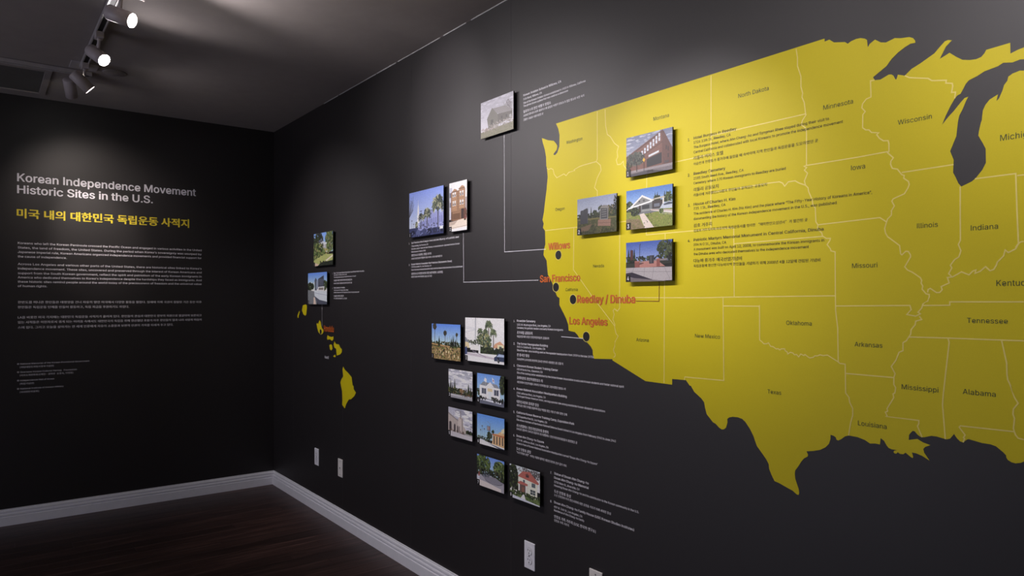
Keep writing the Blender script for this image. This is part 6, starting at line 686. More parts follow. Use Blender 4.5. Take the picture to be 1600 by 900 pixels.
def spot(parent, origin, d, size, blend, power, radius, color=(1.0, 0.925, 0.945)):
    l = bpy.data.lights.new('lamp_beam', 'SPOT'); l.energy = power; l.spot_size = math.radians(size); l.spot_blend = blend
    l.shadow_soft_size = radius; l.color = color
    o = bpy.data.objects.new('lamp_beam', l); o.parent = parent
    o.location = Vector(origin)-world_loc(parent); o.rotation_euler = Vector(d).to_track_quat('-Z', 'Y').to_euler()
    COL.objects.link(o)
LOBES = ((36, 1.0), (84, 1.0), (150, 0.45))    # narrow, wide and stray part of a reflector lamp's beam
def track_head(label, mount, centre, d, power=(8, 8, 4), color=(1.0, 0.925, 0.945)):
    """mount: point of the track underside the head hangs from; centre: middle of the can; d: aim"""
    mx, my, mz = mount; d = Vector(d).normalized(); centre = Vector(centre)
    t = thing('track_light', label, 'spotlight', (mx, my, mz), 'white cylinder heads on the ceiling tracks')
    MB().box((mx-0.030, my-0.017, mz+0.002), (mx+0.030, my+0.017, mz-0.026)).build('adapter', M_LAMP, t, bevel=0.002)
    L_ = 0.113; R_ = 0.031
    side = Vector((0, 0, 1)).cross(d)
    side = side.normalized() if side.length > 1e-3 else Vector((1, 0, 0))
    up = d.cross(side).normalized()
    if up.z < 0: up = -up
    joint = centre+up*R_-d*0.012
    top = Vector((mx, my, mz-0.026))
    # stem drops from the adapter and meets the can at the joint
    MB().lathe(top, Vector((joint.x, joint.y, joint.z))-top, [(0, 0.010), (0.008, 0.010), (0.009, 0.0075), ((joint-top).length+0.003, 0.0075)], 16).build('stem', M_LAMP, t, smooth=True)
    body = MB().lathe(centre-d*L_/2, d, [(0.0, 0.0001), (0.0, 0.024), (0.003, R_-0.002), (0.006, R_), (L_, R_), (L_, R_-0.002), (L_-0.006, R_-0.0025)], 40, caps=False).build('can', M_LAMP, t, smooth=True)
    MB().lathe(centre-d*(L_/2+0.001), d, [(0, 0.012), (0.002, 0.012)], 20).build('back_cap', M_LAMP, body, smooth=True)
    MB().lathe(centre+d*(L_/2-0.006), d, [(0, 0.0001), (0, R_-0.0026), (0.001, R_-0.004), (0.002, 0.0001)], 32, caps=False).build('lens', M_LENS, t)
    tip = centre+d*(L_/2+0.004)
    for (size, blend), w in zip(LOBES, power):
        if w > 0: spot(t, tip, d, size, blend, w, 0.02, color)
    return t
def pix_dir(x, y):
    right = Vector((0.60399, 0.79699, 0)); return FWD+right*((x-800)/1102)+Vector((0, 0, 1))*((470-y)/1102)
# ------------------------------------------------------------------ vinyl helpers
def flat(pts, wallf, d0, d1):
    """closed outline (u, z) as a thin cut-vinyl slab between distances d0 and d1 off the wall"""
    m = MB(); n = len(pts)
    fs = [tuple(f) for f in tessellate_polygon([[Vector((u, z, 0)) for u, z in pts]])]
    out = []
    for f in fs:
        (ax, ay), (bx, by), (cx, cy) = (pts[k] for k in f)
        out.append(f if (bx-ax)*(cy-ay)-(by-ay)*(cx-ax) > 0 else f[::-1])
    m.add([wallf(u, z, d1) for u, z in pts], out)
    vs = [wallf(u, z, d1) for u, z in pts]+[wallf(u, z, d0) for u, z in pts]
    m.add(vs, [(k, (k+1) % n, n+(k+1) % n, n+k) for k in range(n)])
    return m
def ribbon(m, pts, w, wallf, d):
    """constant-width line through pts lying on the wall"""
    P = []
    for p in pts:
        if not P or (Vector(p)-Vector(P[-1])).length > 0.0008: P.append(p)
    n = len(P); vs = []; fs = []
    for k in range(n):
        p = Vector(P[k]); a = Vector(P[k-1]) if k else None; b = Vector(P[k+1]) if k < n-1 else None
        t1 = (p-a).normalized() if a else (b-p).normalized(); t2 = (b-p).normalized() if b else t1
        n1 = Vector((-t1.y, t1.x)); n2 = Vector((-t2.y, t2.x)); nn = n1+n2
        nn = nn.normalized() if nn.length > 0.2 else n1
        q = min(1.8, 1/max(0.4, nn.dot(n1)))*w/2
        e = d+k*0.000001
        vs += [wallf(p.x+nn.x*q, p.y+nn.y*q, e), wallf(p.x-nn.x*q, p.y-nn.y*q, e)]
    for k in range(n-1): fs.append((2*k+1, 2*k+3, 2*k+2, 2*k))
    m.add(vs, fs); return m
def write(m, txt, u0, z, u1, size, bold, wallf, d, res=2):
    """one line of lettering from u0 to u1 (u1 0: natural width) with its baseline at z"""
    vs, fs, w = glyphs(txt, bold)
    sg = -1 if wallf is onL else 1
    sx = abs(u1-u0)/(w+2*bold) if u1 else (size or 0.05)*0.93
    sy = size or sx
    hits = [(0, 0)] if bold < 0.008 else [(-bold, 0), (bold, 0)] if bold < 0.02 else [(-bold, 0), (bold, 0), (-bold*.5, bold*.5), (bold*.5, bold*.5), (-bold*.5, -bold*.5), (bold*.5, -bold*.5)]
    for k, (bx, by) in enumerate(hits):      # heavier weight: the outline laid down again with a slight shift
        for i, f in enumerate(fs):           # every facet a hair prouder than its neighbour, so that crossing strokes do not coincide
            e = d+k*0.00003+(i % 9)*0.000003
            m.add([wallf(u0+sg*(x+bold+bx)*sx, z+(y+by)*sy, e) for x, y in (vs[q] for q in f)], [tuple(range(len(f)))])
    return m

# ------------------------------------------------------------------ the map on the right wall
mp = thing('wall_map', 'large yellow map of the contiguous states covering the right wall', 'map', (4.5, 0, 1.6))
flat(LAND, onR, 0.0, 0.0005).build('land', M_YELLOW, mp)
for k, b in enumerate(BORDERS):
    ribbon(MB(), b, 0.0031, onR, 0.0006+k*0.00001).build('border_line', M_BORDER, mp)
for txt, u, z, u1 in STATE_NAMES:
    o = write(MB(), txt, u, z, u1, None if u1 else 0.0188, 0.0, onR, 0.0010, 4).build('state_name', M_DARKTXT, mp)
    o['label'] = 'name %s in dark green letters' % txt
for txt, u, z, u1 in CITY_NAMES:
    vs, fs, w = glyphs(txt, 0.042)
    o = write(MB(), txt, u, z, u1, (u1-u)/w*1.02, 0.042, onR, 0.0013, 4).build('city_name', M_ORANGE, mp)
    o['label'] = 'name %s in bold orange letters' % txt
def dot(u, z, r, parent):
    a = [(u+r*math.cos(2*math.pi*k/40), z+r*math.sin(2*math.pi*k/40)) for k in range(40)]
    b = [(u+r*1.12*math.cos(2*math.pi*k/40), z+r*1.12*math.sin(2*math.pi*k/40)) for k in range(40)]
    o = flat(b, onR, 0.0007, 0.0011).build('city_dot', M_BORDER, parent)
    flat(a, onR, 0.0011, 0.0014).build('dot_centre', M_DOT, o)['label'] = 'black round centre'
for u, z, r in DOTS[:4]: dot(u, z, r, mp)

isl = thing('island_map', 'yellow map of a chain of eight islands on the dark right wall', 'map', (1.0, 0, 1.1))
for p in ISLANDS: flat(p, onR, 0.0001, 0.0006).build('island', M_YELLOW, isl)
dot(*DOTS[4], isl)
t_, u, z, u1 = HONOLULU[0]
vs, fs, w = glyphs(t_, 0.028)
write(MB(), t_, u, z, u1, (u1-u)/w*1.35, 0.028, onR, 0.0013, 4).build('city_name', M_ORANGE, isl)['label'] = 'name %s in bold orange letters' % t_
t_, u, z, u1 = HONOLULU[1]
write(MB(), t_, u, z, u1, 0.026, 0.0, onR, 0.0013, 4).build('state_name', M_WHITE, isl)['label'] = 'name %s in small white letters' % t_

isl.location.y = -0.0011

# leader lines from photographs to their places on the maps
for key, lab, mt in [('willows', 'thin white angled line from the barn photograph down to the map edge', M_WHITE),
                 ('sf', 'thin white angled line from the brown townhouse photograph to the map coast', M_WHITE),
                 ('reedley', 'thin brown angled line under the brick gateway photograph on the yellow map', M_BROWNLINE),
                 ('la', 'short white horizontal line from the captions to the southern coast dot', M_WHITE),
                 ('honolulu', 'short thin white vertical line above the island map dot', M_WHITE)]:
    p = LEADERS[key]
    o = ribbon(MB(), p, 0.0021, onR, 0.0016).build('leader_line', mt, origin=(p[0][0], 0, p[0][1]))
    tag(o, lab, 'line')

# ------------------------------------------------------------------ lettering blocks
PART = {'title': 'title_text', 'ktitle': 'title_text', 'para': 'paragraph_text', 'kpara': 'paragraph_text', 'credit': 'credit_text', 'kcredit': 'korean_text',
        'heading': 'heading', 'body': 'body_text', 'korean_heading': 'korean_heading', 'korean_body': 'korean_text'}
def block(name, label, cat, group, entry, wallf, m, d=0.0006):
    num, nu, lines = entry
    t = thing(name, label, cat, wallf(lines[0][2], lines[-1][3], 0), group)
    by = {}
    for st, txt, u, z, u1 in lines:
        sz, bo = SIZE[st]
        if 'title' in st:      # big lettering: every word is a part
            q = write(MB(), txt, u, z, u1, sz, bo, wallf, d, 4)
            gap = sz*0.11; xs = sorted({round(v.y, 5) for v in q.v}); cuts = [b for a, b in zip(xs, xs[1:]) if b-a > gap]
            words = {}
            for f in q.f:
                c = sum(q.v[k].y for k in f)/len(f); words.setdefault(sum(c >= k for k in cuts), []).append(f)
            for w_ in words.values():
                ids = sorted({k for f in w_ for k in f}); mp_ = {k: i for i, k in enumerate(ids)}
                MB().add([q.v[k] for k in ids], [tuple(mp_[k] for k in f) for f in w_]).build('word', m, t)
            continue
        write(by.setdefault(st, MB()), txt, u, z, u1, sz, bo, wallf, d, 4 if 'title' in st else 2)
    for st, q in by.items(): q.build(PART[st], m, t)
    if num: write(MB(), num, nu, lines[0][3]-0.002, 0, 0.0128, 0.012, wallf, d).build('number', m, t)
    return t
G = 'numbered captions printed on the yellow map'
for e, lab in zip(REED, ['dark caption 1 on the yellow map beside the brick hotel photograph, about a hotel', 'dark caption 2 on the yellow map about a cemetery where 170 immigrants are buried',
                         'dark caption 3 on the yellow map about a house, with the widest lines', 'dark caption 4 on the yellow map about a martyrs memorial monument']):
    block("caption", lab, "caption", G, e, onR, M_INK, 0.0011)
G = 'numbered white captions below the map coast'
for e, lab in zip(LA, ['white caption 1 about Rosedale Cemetery, topmost of the eight beside the photographs', 'white caption 2 about the former Heungsadan Building', 'white caption 3 about a student training center in Claremont, with the longest line',
                       'white caption 4 about a national association headquarters building', 'white caption 5 about a reserve training camp in Exposition Park', 'white caption 6 about a square in front of a headquarters',
                       'white caption 7 about a statue and memorial, with a two-line heading', 'white caption 8 about a family house, lowest of the captions']):
    block('caption', lab, 'caption', G, e, onR, M_WHITE)
G = 'numbered white captions under the palm tower photograph'
for e, lab in zip(SF, ['white caption 1 directly under the palm and tower photograph', 'white caption 2 about Sacramento Street, second under the palm and tower photograph']):
    block('caption', lab, 'caption', G, e, onR, M_WHITE)
block('caption', 'white caption about an aviation school right of the barn photograph', 'caption', None, WIL[0], onR, M_WHITE)
G = 'numbered white captions beside the island photographs'
for e, lab in zip(HON, ['small white caption 1 about an association hall, upper beside the island photographs', 'small white caption 2 about Oahu Cemetery, lower beside the island photographs']):
    block('caption', lab, 'caption', G, e, onR, M_WHITE)
block('wall_title', 'large white two-line English title lettering on the left wall', 'lettering', None, TITLE, onL, M_WHITE)
block('wall_title', 'large yellow Korean title lettering under the English title', 'lettering', None, KTITLE, onL, M_KYELLOW)
for e, lab in zip([PARA1, PARA2, PARA3, PARA4], ['white four-line English paragraph under the yellow Korean title', 'white six-line English paragraph beginning Across Los Angeles',
                                               'white two-line Korean paragraph on the left wall', 'white three-line Korean paragraph, lowest paragraph on the left wall']):
    block('wall_paragraph', lab, 'lettering', 'white paragraphs on the left wall', e, onL, M_WHITE)
for e, lab in zip(CRED, ['small white credit line of a national memorial, topmost of four', 'small white credit line of an overseas heritage foundation, second of four',
                         'small white credit line of Independence Hall of Korea, third of four', 'small white credit line of a history institute, lowest of four']):
    block('credit_line', lab, 'lettering', 'small credit lines low on the left wall', e, onL, M_WHITE)

# ------------------------------------------------------------------ printed photographs
class Pic:
    """flat colour shapes in a unit frame (x right, y up) that make up one printed photograph"""
    def __init__(self, asp, seed): self.p = []; self.a = asp; self.r = random.Random(seed)
    def poly(self, pts, c): self.p.append(([(min(1, max(0, x)), min(1, max(0, y))) for x, y in pts], c)); return self
    def rect(self, x0, y0, x1, y1, c): return self.poly([(x0, y0), (x1, y0), (x1, y1), (x0, y1)], c)
    def grad(self, y0, y1, c0, c1, n=14):
        for k in range(n):
            t = k/(n-1); self.rect(0, y0+(y1-y0)*k/n, 1, y0+(y1-y0)*(k+1)/n, tuple(a+(b-a)*t for a, b in zip(c0, c1)))
        return self
    def line(self, x0, y0, x1, y1, w, c):
        dx, dy = (x1-x0)*self.a, y1-y0; l = math.hypot(dx, dy) or 1; nx, ny = -dy/l*w/2/self.a, dx/l*w/2
        return self.poly([(x0-nx, y0-ny), (x1-nx, y1-ny), (x1+nx, y1+ny), (x0+nx, y0+ny)], c)
    def blob(self, x, y, rx, ry, c, n=7):
        q = self.r.random()*6
        return self.poly([(x+rx*math.cos(q+6.283*k/n)*self.r.uniform(.7, 1.1), y+ry*math.sin(q+6.283*k/n)*self.r.uniform(.7, 1.1)) for k in range(n)], c)
    def leaves(self, x, y, rx, ry, n, cols, s=0.03):
        for _ in range(n):
            q = self.r.random()*6.283; t = self.r.random()**.5
            self.blob(x+rx*t*math.cos(q), y+ry*t*math.sin(q), s*self.r.uniform(.5, 1.2)/self.a, s*self.r.uniform(.5, 1.2), self.r.choice(cols), 5)
        return self
    def strip(self, x0, x1, y0, y1, n, cols, s=0.03):
        for _ in range(n): self.blob(self.r.uniform(x0, x1), self.r.uniform(y0, y1), s*self.r.uniform(.5, 1.2)/self.a, s*self.r.uniform(.4, 1.1), self.r.choice(cols), 5)
        return self
    def clouds(self, x0, x1, y0, y1, n, cols, s=0.09):
        for _ in range(n): self.blob(self.r.uniform(x0, x1), self.r.uniform(y0, y1), s*self.r.uniform(.8, 2)/self.a, s*self.r.uniform(.2, .5), self.r.choice(cols), 9)
        return self
    def palm(self, x, y0, y1, r, trunk, cols, w=0.02, n=16):
        self.line(x, y0, x, y1, w, trunk)
        for k in range(n):
            q = -0.7+4.54*k/(n-1); l = r*self.r.uniform(.8, 1.05)
            ex, ey = x+l*math.cos(q)/self.a, y1+l*math.sin(q)*.9
            mx, my = x+l*.6*math.cos(q)/self.a, y1+l*.62*math.sin(q)+r*.16
            c = self.r.choice(cols)
            self.line(x, y1, mx, my, r*.17, c); self.line(mx, my, ex, ey-r*.1, r*.14, c)
        return self
    def conifer(self, x, y0, y1, w, cols, n=14):
        for k in range(n):
            t = k/(n-1); y = y0+(y1-y0)*t; r = w*(1-t)*.5+.006
            self.poly([(x-r, y-.01), (x+r*self.r.uniform(.7, 1), y-.01), (x+self.r.uniform(-.1, .1)*r, y+(y1-y0)/n*1.8)], self.r.choice(cols))
        return self
DG = [(40, 50, 30), (56, 68, 38), (30, 38, 26), (72, 84, 46)]
MG = [(70, 92, 44), (92, 112, 56), (52, 70, 36), (112, 126, 64)]
BK = [(22, 24, 22), (34, 36, 32), (46, 48, 42)]
def pic_hotel(p):
    p.grad(.0, 1, (196, 200, 214), (120, 128, 152)); p.clouds(0, 1, .45, 1, 60, [(164, 170, 188), (186, 190, 204), (144, 152, 172)], .06)
    p.poly([(0, .2), (0, .52), (.80, 1), (.82, .95), (.82, .1), (0, .14)], (122, 84, 74))
    p.poly([(.78, .96), (.82, .97), (1, .52), (1, .14), (.80, .08)], (100, 68, 62)); p.poly([(0, .5), (.80, .985), (.84, .9), (.78, .93), (0, .47)], (88, 60, 56))
    for k in range(7):
        x = .34+k*.062; y = .47+k*.045; h = .12+k*.012
        p.rect(x, y, x+.036, y+h, (206, 212, 222)); p.rect(x, y+h*.45, x+.036, y+h*.52, (90, 62, 56))
    p.poly([(.30, .44), (.80, .72), (.80, .70), (.30, .42)], (82, 56, 52))
    p.poly([(.46, .36), (.78, .46), (.78, .20), (.46, .16)], (40, 38, 42)); p.poly([(.50, .40), (.72, .47), (.72, .52), (.50, .45)], (214, 218, 222))
    for x, y in ((.86, .5), (.9, .46), (.9, .3)): p.rect(x, y, x+.03, y+.1, (70, 52, 50))
    p.rect(0, 0, 1, .14, (120, 112, 116)); p.poly([(0, .14), (1, .16), (1, .1), (0, .09)], (150, 142, 144)); p.poly([(0, .05), (.5, .09), (.9, 0), (0, 0)], (72, 68, 76))
    p.leaves(.22, .42, .20, .16, 230, [(58, 64, 60), (74, 80, 70), (44, 50, 48), (96, 100, 88)], .035); p.line(.24, .1, .24, .35, .02, (50, 46, 46))
    p.leaves(.05, .26, .07, .1, 40, DG); p.line(.40, .08, .40, .38, .012, (60, 60, 62)); p.poly([(.40, .42), (.43, .36), (.40, .30), (.37, .36)], (226, 178, 60))
    p.rect(.47, .05, .60, .08, (48, 40, 42)); p.rect(.48, .02, .49, .06, (48, 40, 42)); p.rect(.58, .02, .59, .06, (48, 40, 42)); p.rect(.84, .18, .93, .24, (80, 70, 72))
def pic_graves(p):
    p.grad(.45, 1, (200, 206, 218), (148, 158, 184)); p.rect(0, 0, 1, .5, (78, 82, 50))
    p.strip(0, 1, .42, .56, 170, DG+BK, .04); p.leaves(.62, .62, .07, .12, 70, DG, .03); p.leaves(.86, .60, .12, .13, 120, DG+[(110, 96, 60)], .03); p.leaves(.97, .7, .04, .25, 60, BK, .03)
    p.conifer(.37, .5, .72, .04, DG); p.leaves(.46, .56, .05, .08, 40, DG)
    p.strip(0, 1, 0, .42, 240, [(70, 76, 46), (92, 94, 54), (58, 62, 42), (108, 96, 70)], .035); p.poly([(0, .44), (1, .40), (1, .37), (0, .4)], (124, 116, 66)); p.poly([(.1, .2), (.4, .28), (.3, .1), (.05, .08)], (118, 98, 76))
    p.strip(0, 1, 0, .1, 60, [(60, 62, 40), (52, 56, 38)], .03)
    for x, h in ((.08, .66), (.15, .68), (.20, .70)): p.poly([(x, .3), (x+.08, .3), (x+.08, h), (x+.06, h+.02), (x+.01, h)], (62, 64, 70)); p.line(x+.08, .3, x+.08, h, .012, (110, 112, 116))
    p.poly([(.54, .20), (.86, .16), (.87, .34), (.55, .37)], (150, 116, 100)); p.line(.54, .28, .86, .25, .01, (100, 76, 68))
    p.poly([(.59, .36), (.80, .34), (.81, .68), (.78, .72), (.68, .74), (.61, .70)], (134, 132, 128)); p.poly([(.62, .38), (.78, .37), (.78, .64), (.62, .66)], (70, 72, 76))
    for k in range(4): p.rect(.64, .42+k*.06, .76, .445+k*.06, (120, 120, 118))
def pic_house(p):
    p.grad(.5, 1, (170, 194, 226), (84, 124, 190)); p.leaves(.06, .58, .09, .13, 90, DG, .035); p.leaves(.28, .62, .08, .08, 50, DG); p.leaves(.68, .68, .07, .12, 70, DG); p.leaves(.92, .68, .09, .14, 100, DG+MG, .03)
    for x in (.64, .69, .84, .88, .95): p.conifer(x, .6, .84, .05, DG)
    p.poly([(0, 0), (1, 0), (1, .45), (0, .45)], (128, 138, 66)); p.strip(0, 1, 0, .42, 240, [(120, 132, 62), (142, 150, 76), (104, 112, 58), (150, 138, 90)], .03)
    p.poly([(0, 0), (.42, 0), (.3, .24), (0, .28)], (132, 116, 88)); p.strip(0, .32, 0, .24, 70, [(120, 104, 78), (146, 128, 98), (112, 112, 66)], .03)
    p.poly([(.16, .34), (.74, .38), (.76, .62), (.16, .62)], (112, 116, 118)); p.poly([(.12, .60), (.36, .80), (.60, .66), (.58, .62)], (132, 134, 132)); p.poly([(.10, .58), (.36, .84), (.62, .67), (.60, .64), (.36, .79), (.14, .57)], (226, 226, 222))
    p.poly([(0, .50), (.06, .56), (.60, .68), (.60, .645), (.05, .52)], (236, 236, 234)); p.rect(.28, .66, .32, .71, (90, 92, 92)); p.rect(.38, .67, .42, .72, (90, 92, 92))
    p.rect(.36, .48, .52, .58, (56, 58, 60)); p.rect(.29, .40, .33, .58, (60, 50, 46)); p.rect(.35, .42, .54, .47, (146, 148, 144)); p.poly([(.6, .68), (.86, .70), (.82, .74), (.56, .7)], (190, 184, 170))
    p.rect(.58, .46, .82, .66, (64, 58, 58)); p.rect(.62, .50, .74, .58, (110, 116, 128)); p.rect(.80, .5, .83, .7, (220, 218, 210)); p.leaves(.20, .44, .10, .10, 110, DG, .03)
    p.poly([(.54, .46), (1, .38), (1, .30), (.56, .42)], (210, 204, 198)); p.line(.56, .44, 1, .36, .012, (150, 100, 90)); p.poly([(.74, .44), (.80, .56), (.94, .60), (1, .58), (1, .42)], (188, 196, 208)); p.poly([(.82, .54), (.93, .58), (1, .56), (1, .52), (.83, .51)], (70, 80, 94))
    for k in range(9): p.line(.74+k*.03, .41-k*.006, .74+k*.03, .32-k*.008, .008, (240, 238, 232))
    p.leaves(.78, .38, .04, .05, 30, MG); p.poly([(.30, .36), (.40, .38), (.62, 0), (.42, 0)], (214, 200, 188)); p.strip(.4, .6, .02, .4, 12, DG, .02)
def pic_gate(p):
    p.grad(.5, 1, (150, 168, 214), (66, 92, 168)); p.strip(0, 1, .50, .62, 140, BK+DG, .04); p.leaves(.86, .80, .17, .2, 260, DG+[(84, 92, 60)], .035); p.leaves(.96, .58, .06, .1, 50, BK)
    for x in (.06, .12, .19): p.conifer(x, .5, .80, .09, BK+DG)
    p.rect(.10, .55, .16, .80, (84, 50, 46)); p.line(.31, .5, .31, .92, .01, (90, 92, 100)); p.line(.31, .92, .34, .95, .01, (90, 92, 100))
    p.poly([(.2, .5), (.9, .55), (.9, .49), (.2, .44)], (132, 126, 130)); p.rect(0, .36, .3, .47, (52, 54, 44)); p.poly([(.66, .4), (1, .42), (1, .5), (.7, .5)], (48, 50, 44))
    p.poly([(.20, .34), (.86, .36), (.70, .50), (.38, .50)], (184, 132, 122)); 
    for k in range(4): p.line(.24+k*.03, .36+k*.035, .82-k*.03, .375+k*.035, .006, (150, 102, 96))
    p.poly([(.52, .44), (.62, .44), (.625, .64), (.52, .64)], (58, 58, 66)); p.rect(.55, .46, .57, .62, (96, 96, 104))
    p.rect(.20, .36, .31, .50, (138, 84, 76)); p.rect(.20, .49, .32, .52, (168, 112, 100)); p.rect(.68, .36, .75, .54, (138, 84, 76)); p.rect(.675, .53, .755, .555, (170, 116, 104))
    p.poly([(.30, .42), (.40, .45), (.40, .47), (.31, .46)], (90, 60, 58)); p.poly([(0, .08), (0, .36), (1, .34), (1, .02), (.6, 0), (.4, 0)], (178, 172, 174))
    for a, b in (((.18, .35), (.1, .1)), ((.42, .35), (.40, .08)), ((.62, .35), (.58, .04)), ((.84, .34), (.96, .04)), ((0, .27), (1, .22))): p.line(*a, *b, .007, (110, 106, 110))
    p.poly([(0, .22), (.14, .24), (.6, .04), (.5, .02), (0, .14)], (52, 46, 58)); p.poly([(0, .12), (.9, 0), (0, 0)], (120, 112, 116))
def pic_barn(p):
    p.grad(.1, 1, (216, 214, 224), (182, 180, 192)); p.clouds(0, 1, .5, 1, 60, [(186, 184, 196), (206, 204, 216), (196, 194, 206)], .08)
    p.rect(0, 0, 1, .16, (140, 138, 112)); p.poly([(0, .0), (1, 0), (1, .22), (0, .17)], (146, 142, 120)); p.strip(0, .4, .14, .26, 60, [(168, 150, 146), (186, 170, 160), (140, 124, 116)], .03)
    for k in range(26):
        x = p.r.uniform(.66, .98); p.line(.86, .3, x, p.r.uniform(.55, .82), .008, (120, 114, 116)); 
    p.leaves(.84, .62, .13, .2, 120, [(150, 146, 150), (124, 118, 122), (172, 168, 174)], .025)
    p.poly([(.20, .50), (.36, .74), (.78, .70), (.98, .50), (.60, .52), (.52, .56)], (150, 146, 146)); p.poly([(.20, .50), (.36, .76), (.53, .54), (.55, .26), (.25, .22)], (128, 126, 118)); p.poly([(.53, .54), (.97, .50), (.97, .34), (.55, .26)], (112, 108, 104))
    for k in range(7): p.line(.25+k*.045, .23, .25+k*.045, .48+min(k, 6-k)*.06, .006, (106, 104, 98))
    p.rect(.32, .3, .40, .44, (96, 94, 90)); p.rect(.64, .38, .68, .45, (84, 82, 82)); p.rect(.78, .38, .82, .45, (84, 82, 82)); p.rect(.88, .30, .95, .42, (176, 174, 176))
    p.strip(.25, 1, .18, .34, 110, [(160, 152, 148), (136, 130, 118), (180, 172, 166)], .03); p.strip(0, 1, 0, .16, 120, [(128, 130, 102), (150, 146, 120), (140, 138, 112)], .03)
def pic_tower(p):
    p.grad(.1, 1, (172, 182, 226), (108, 130, 206), 18); p.rect(0, 0, 1, .2, (44, 50, 88))
    for k in range(22): p.line(.0, .45, p.r.uniform(.02, .15), p.r.uniform(.5, .92), .007, (60, 56, 70))
    p.poly([(.24, .3), (.31, .3), (.295, .62), (.275, .74), (.255, .62)], (206, 214, 240)); p.rect(.235, .44, .32, .47, (186, 196, 226)); p.line(.275, .72, .275, .80, .008, (200, 206, 230))
    p.poly([(.26, .12), (.62, .14), (1, .16), (1, .48), (.92, .44), (.86, .52), (.74, .46), (.66, .54), (.56, .44), (.44, .34), (.30, .30)], (124, 130, 178))
    for k in range(12): p.rect(.34+k*.055, .24, .36+k*.055, .30+.008*k, (92, 98, 150))
    p.strip(.3, 1, .14, .24, 50, [(80, 84, 120), (150, 156, 200), (60, 62, 92)], .03)
    for x, y in ((.08, .38), (.14, .30), (.35, .56), (.37, .56), (.66, .54)): p.line(x, .15, x, y, .007, (56, 60, 86)); p.rect(x-.02, y-.015, x+.02, y, (56, 60, 86))
    fr = [(60, 70, 62), (84, 92, 72), (40, 46, 52), (150, 150, 120)]
    p.palm(.36, .16, .40, .13, (60, 60, 66), fr, .02, 20); p.palm(.54, .16, .46, .17, (66, 62, 62), fr, .03, 26); p.palm(.85, .14, .62, .26, (60, 56, 62), fr, .035, 30); p.leaves(.85, .62, .09, .12, 90, fr, .03); p.leaves(.54, .46, .06, .08, 50, fr, .025); p.leaves(.22, .26, .04, .06, 30, fr)
    for k in range(6): p.poly([(.05+k*.16, .04), (.19+k*.16, .04), (.18+k*.16, .10), (.15+k*.16, .15), (.09+k*.16, .15), (.05+k*.16, .1)], p.r.choice([(36, 40, 66), (70, 78, 120), (24, 28, 50), (54, 60, 96)]))
    p.strip(0, 1, 0, .1, 60, [(24, 28, 54), (60, 66, 110), (96, 104, 150)], .025); p.rect(.90, .1, .99, .16, (190, 196, 226))
def pic_townhouse(p):
    p.grad(.5, 1, (214, 218, 236), (230, 232, 242)); p.rect(0, .25, .16, .9, (170, 172, 186)); p.rect(.02, .7, .1, .8, (90, 96, 116)); p.rect(.03, .5, .1, .6, (90, 96, 116)); p.rect(.88, .2, 1, .66, (150, 140, 140))
    p.poly([(.10, .22), (.90, .22), (.90, .84), (.10, .80)], (140, 104, 76)); p.poly([(.16, .42), (.44, .42), (.44, .84), (.30, .87), (.16, .82)], (162, 122, 88)); p.poly([(.56, .44), (.86, .44), (.86, .88), (.72, .91), (.56, .86)], (166, 126, 92))
    for x in (.17, .28, .58, .71):
        for y in (.52, .70): p.rect(x+.02, y, x+.10, y+.10, (206, 210, 222)); p.rect(x+.02, y+.045, x+.10, y+.055, (90, 70, 56)); p.rect(x+.03, y+.01, x+.09, y+.04, (90, 96, 110))
    for k in range(12): p.line(.1, .24+k*.05, .9, .25+k*.052, .004, (112, 80, 58))
    p.rect(.14, .80, .46, .82, (110, 80, 60)); p.rect(.54, .84, .88, .86, (110, 80, 60)); p.rect(.20, .24, .62, .36, (110, 78, 56)); 
    for k in range(5): p.rect(.2, .255+k*.022, .62, .258+k*.022, (84, 58, 42))
    p.rect(.68, .24, .84, .44, (60, 46, 44)); p.rect(.12, .22, .18, .4, (90, 66, 52)); p.poly([(0, 0), (1, 0), (1, .24), (0, .20)], (206, 192, 176)); p.poly([(0, .2), (.5, .22), (.3, .14), (0, .12)], (170, 152, 138)); p.poly([(0, .0), (1, 0), (1, .07), (0, .05)], (226, 218, 208)); p.line(0, .07, 1, .09, .006, (120, 106, 98))
    p.leaves(.90, .32, .08, .12, 50, [(120, 60, 56), (90, 50, 44), (70, 70, 40)], .03)
def pic_garden(p):
    p.grad(.4, 1, (150, 180, 226), (96, 136, 204)); p.leaves(.22, .78, .26, .26, 260, DG+BK+[(100, 96, 80)], .05); p.leaves(.86, .76, .24, .34, 360, DG+MG+[(130, 120, 90)], .05)
    p.leaves(.40, .72, .12, .05, 30, [(90, 96, 110), (70, 76, 90)], .04); p.poly([(.30, .68), (.5, .74), (.70, .68), (.70, .65), (.3, .65)], (176, 180, 190)); p.rect(.34, .5, .66, .66, (204, 206, 214))
    for k in range(4): p.rect(.38+k*.075, .52, .41+k*.075, .64, (70, 74, 84))
    p.poly([(.28, .52), (.50, .58), (.68, .52)], (150, 154, 164)); p.leaves(.5, .42, .3, .1, 150, MG+[(170, 150, 90)], .04); p.strip(0, .5, .22, .68, 300, DG+MG+[(150, 130, 80)], .05)
    p.poly([(0, 0), (1, .0), (1, .32), (.6, .34), (0, .18)], (150, 156, 84)); p.strip(0, 1, .08, .32, 90, [(140, 148, 78), (160, 164, 92)], .03); p.poly([(.6, .14), (1, .30), (1, .25), (.68, .12)], (196, 184, 168)); p.poly([(0, 0), (0, .12), (.3, .04), (.2, 0)], (184, 160, 140)); p.poly([(.22, .0), (.36, .08), (1, .14), (1, 0)], (34, 42, 30)); p.strip(.3, 1, 0, .12, 40, BK, .04)
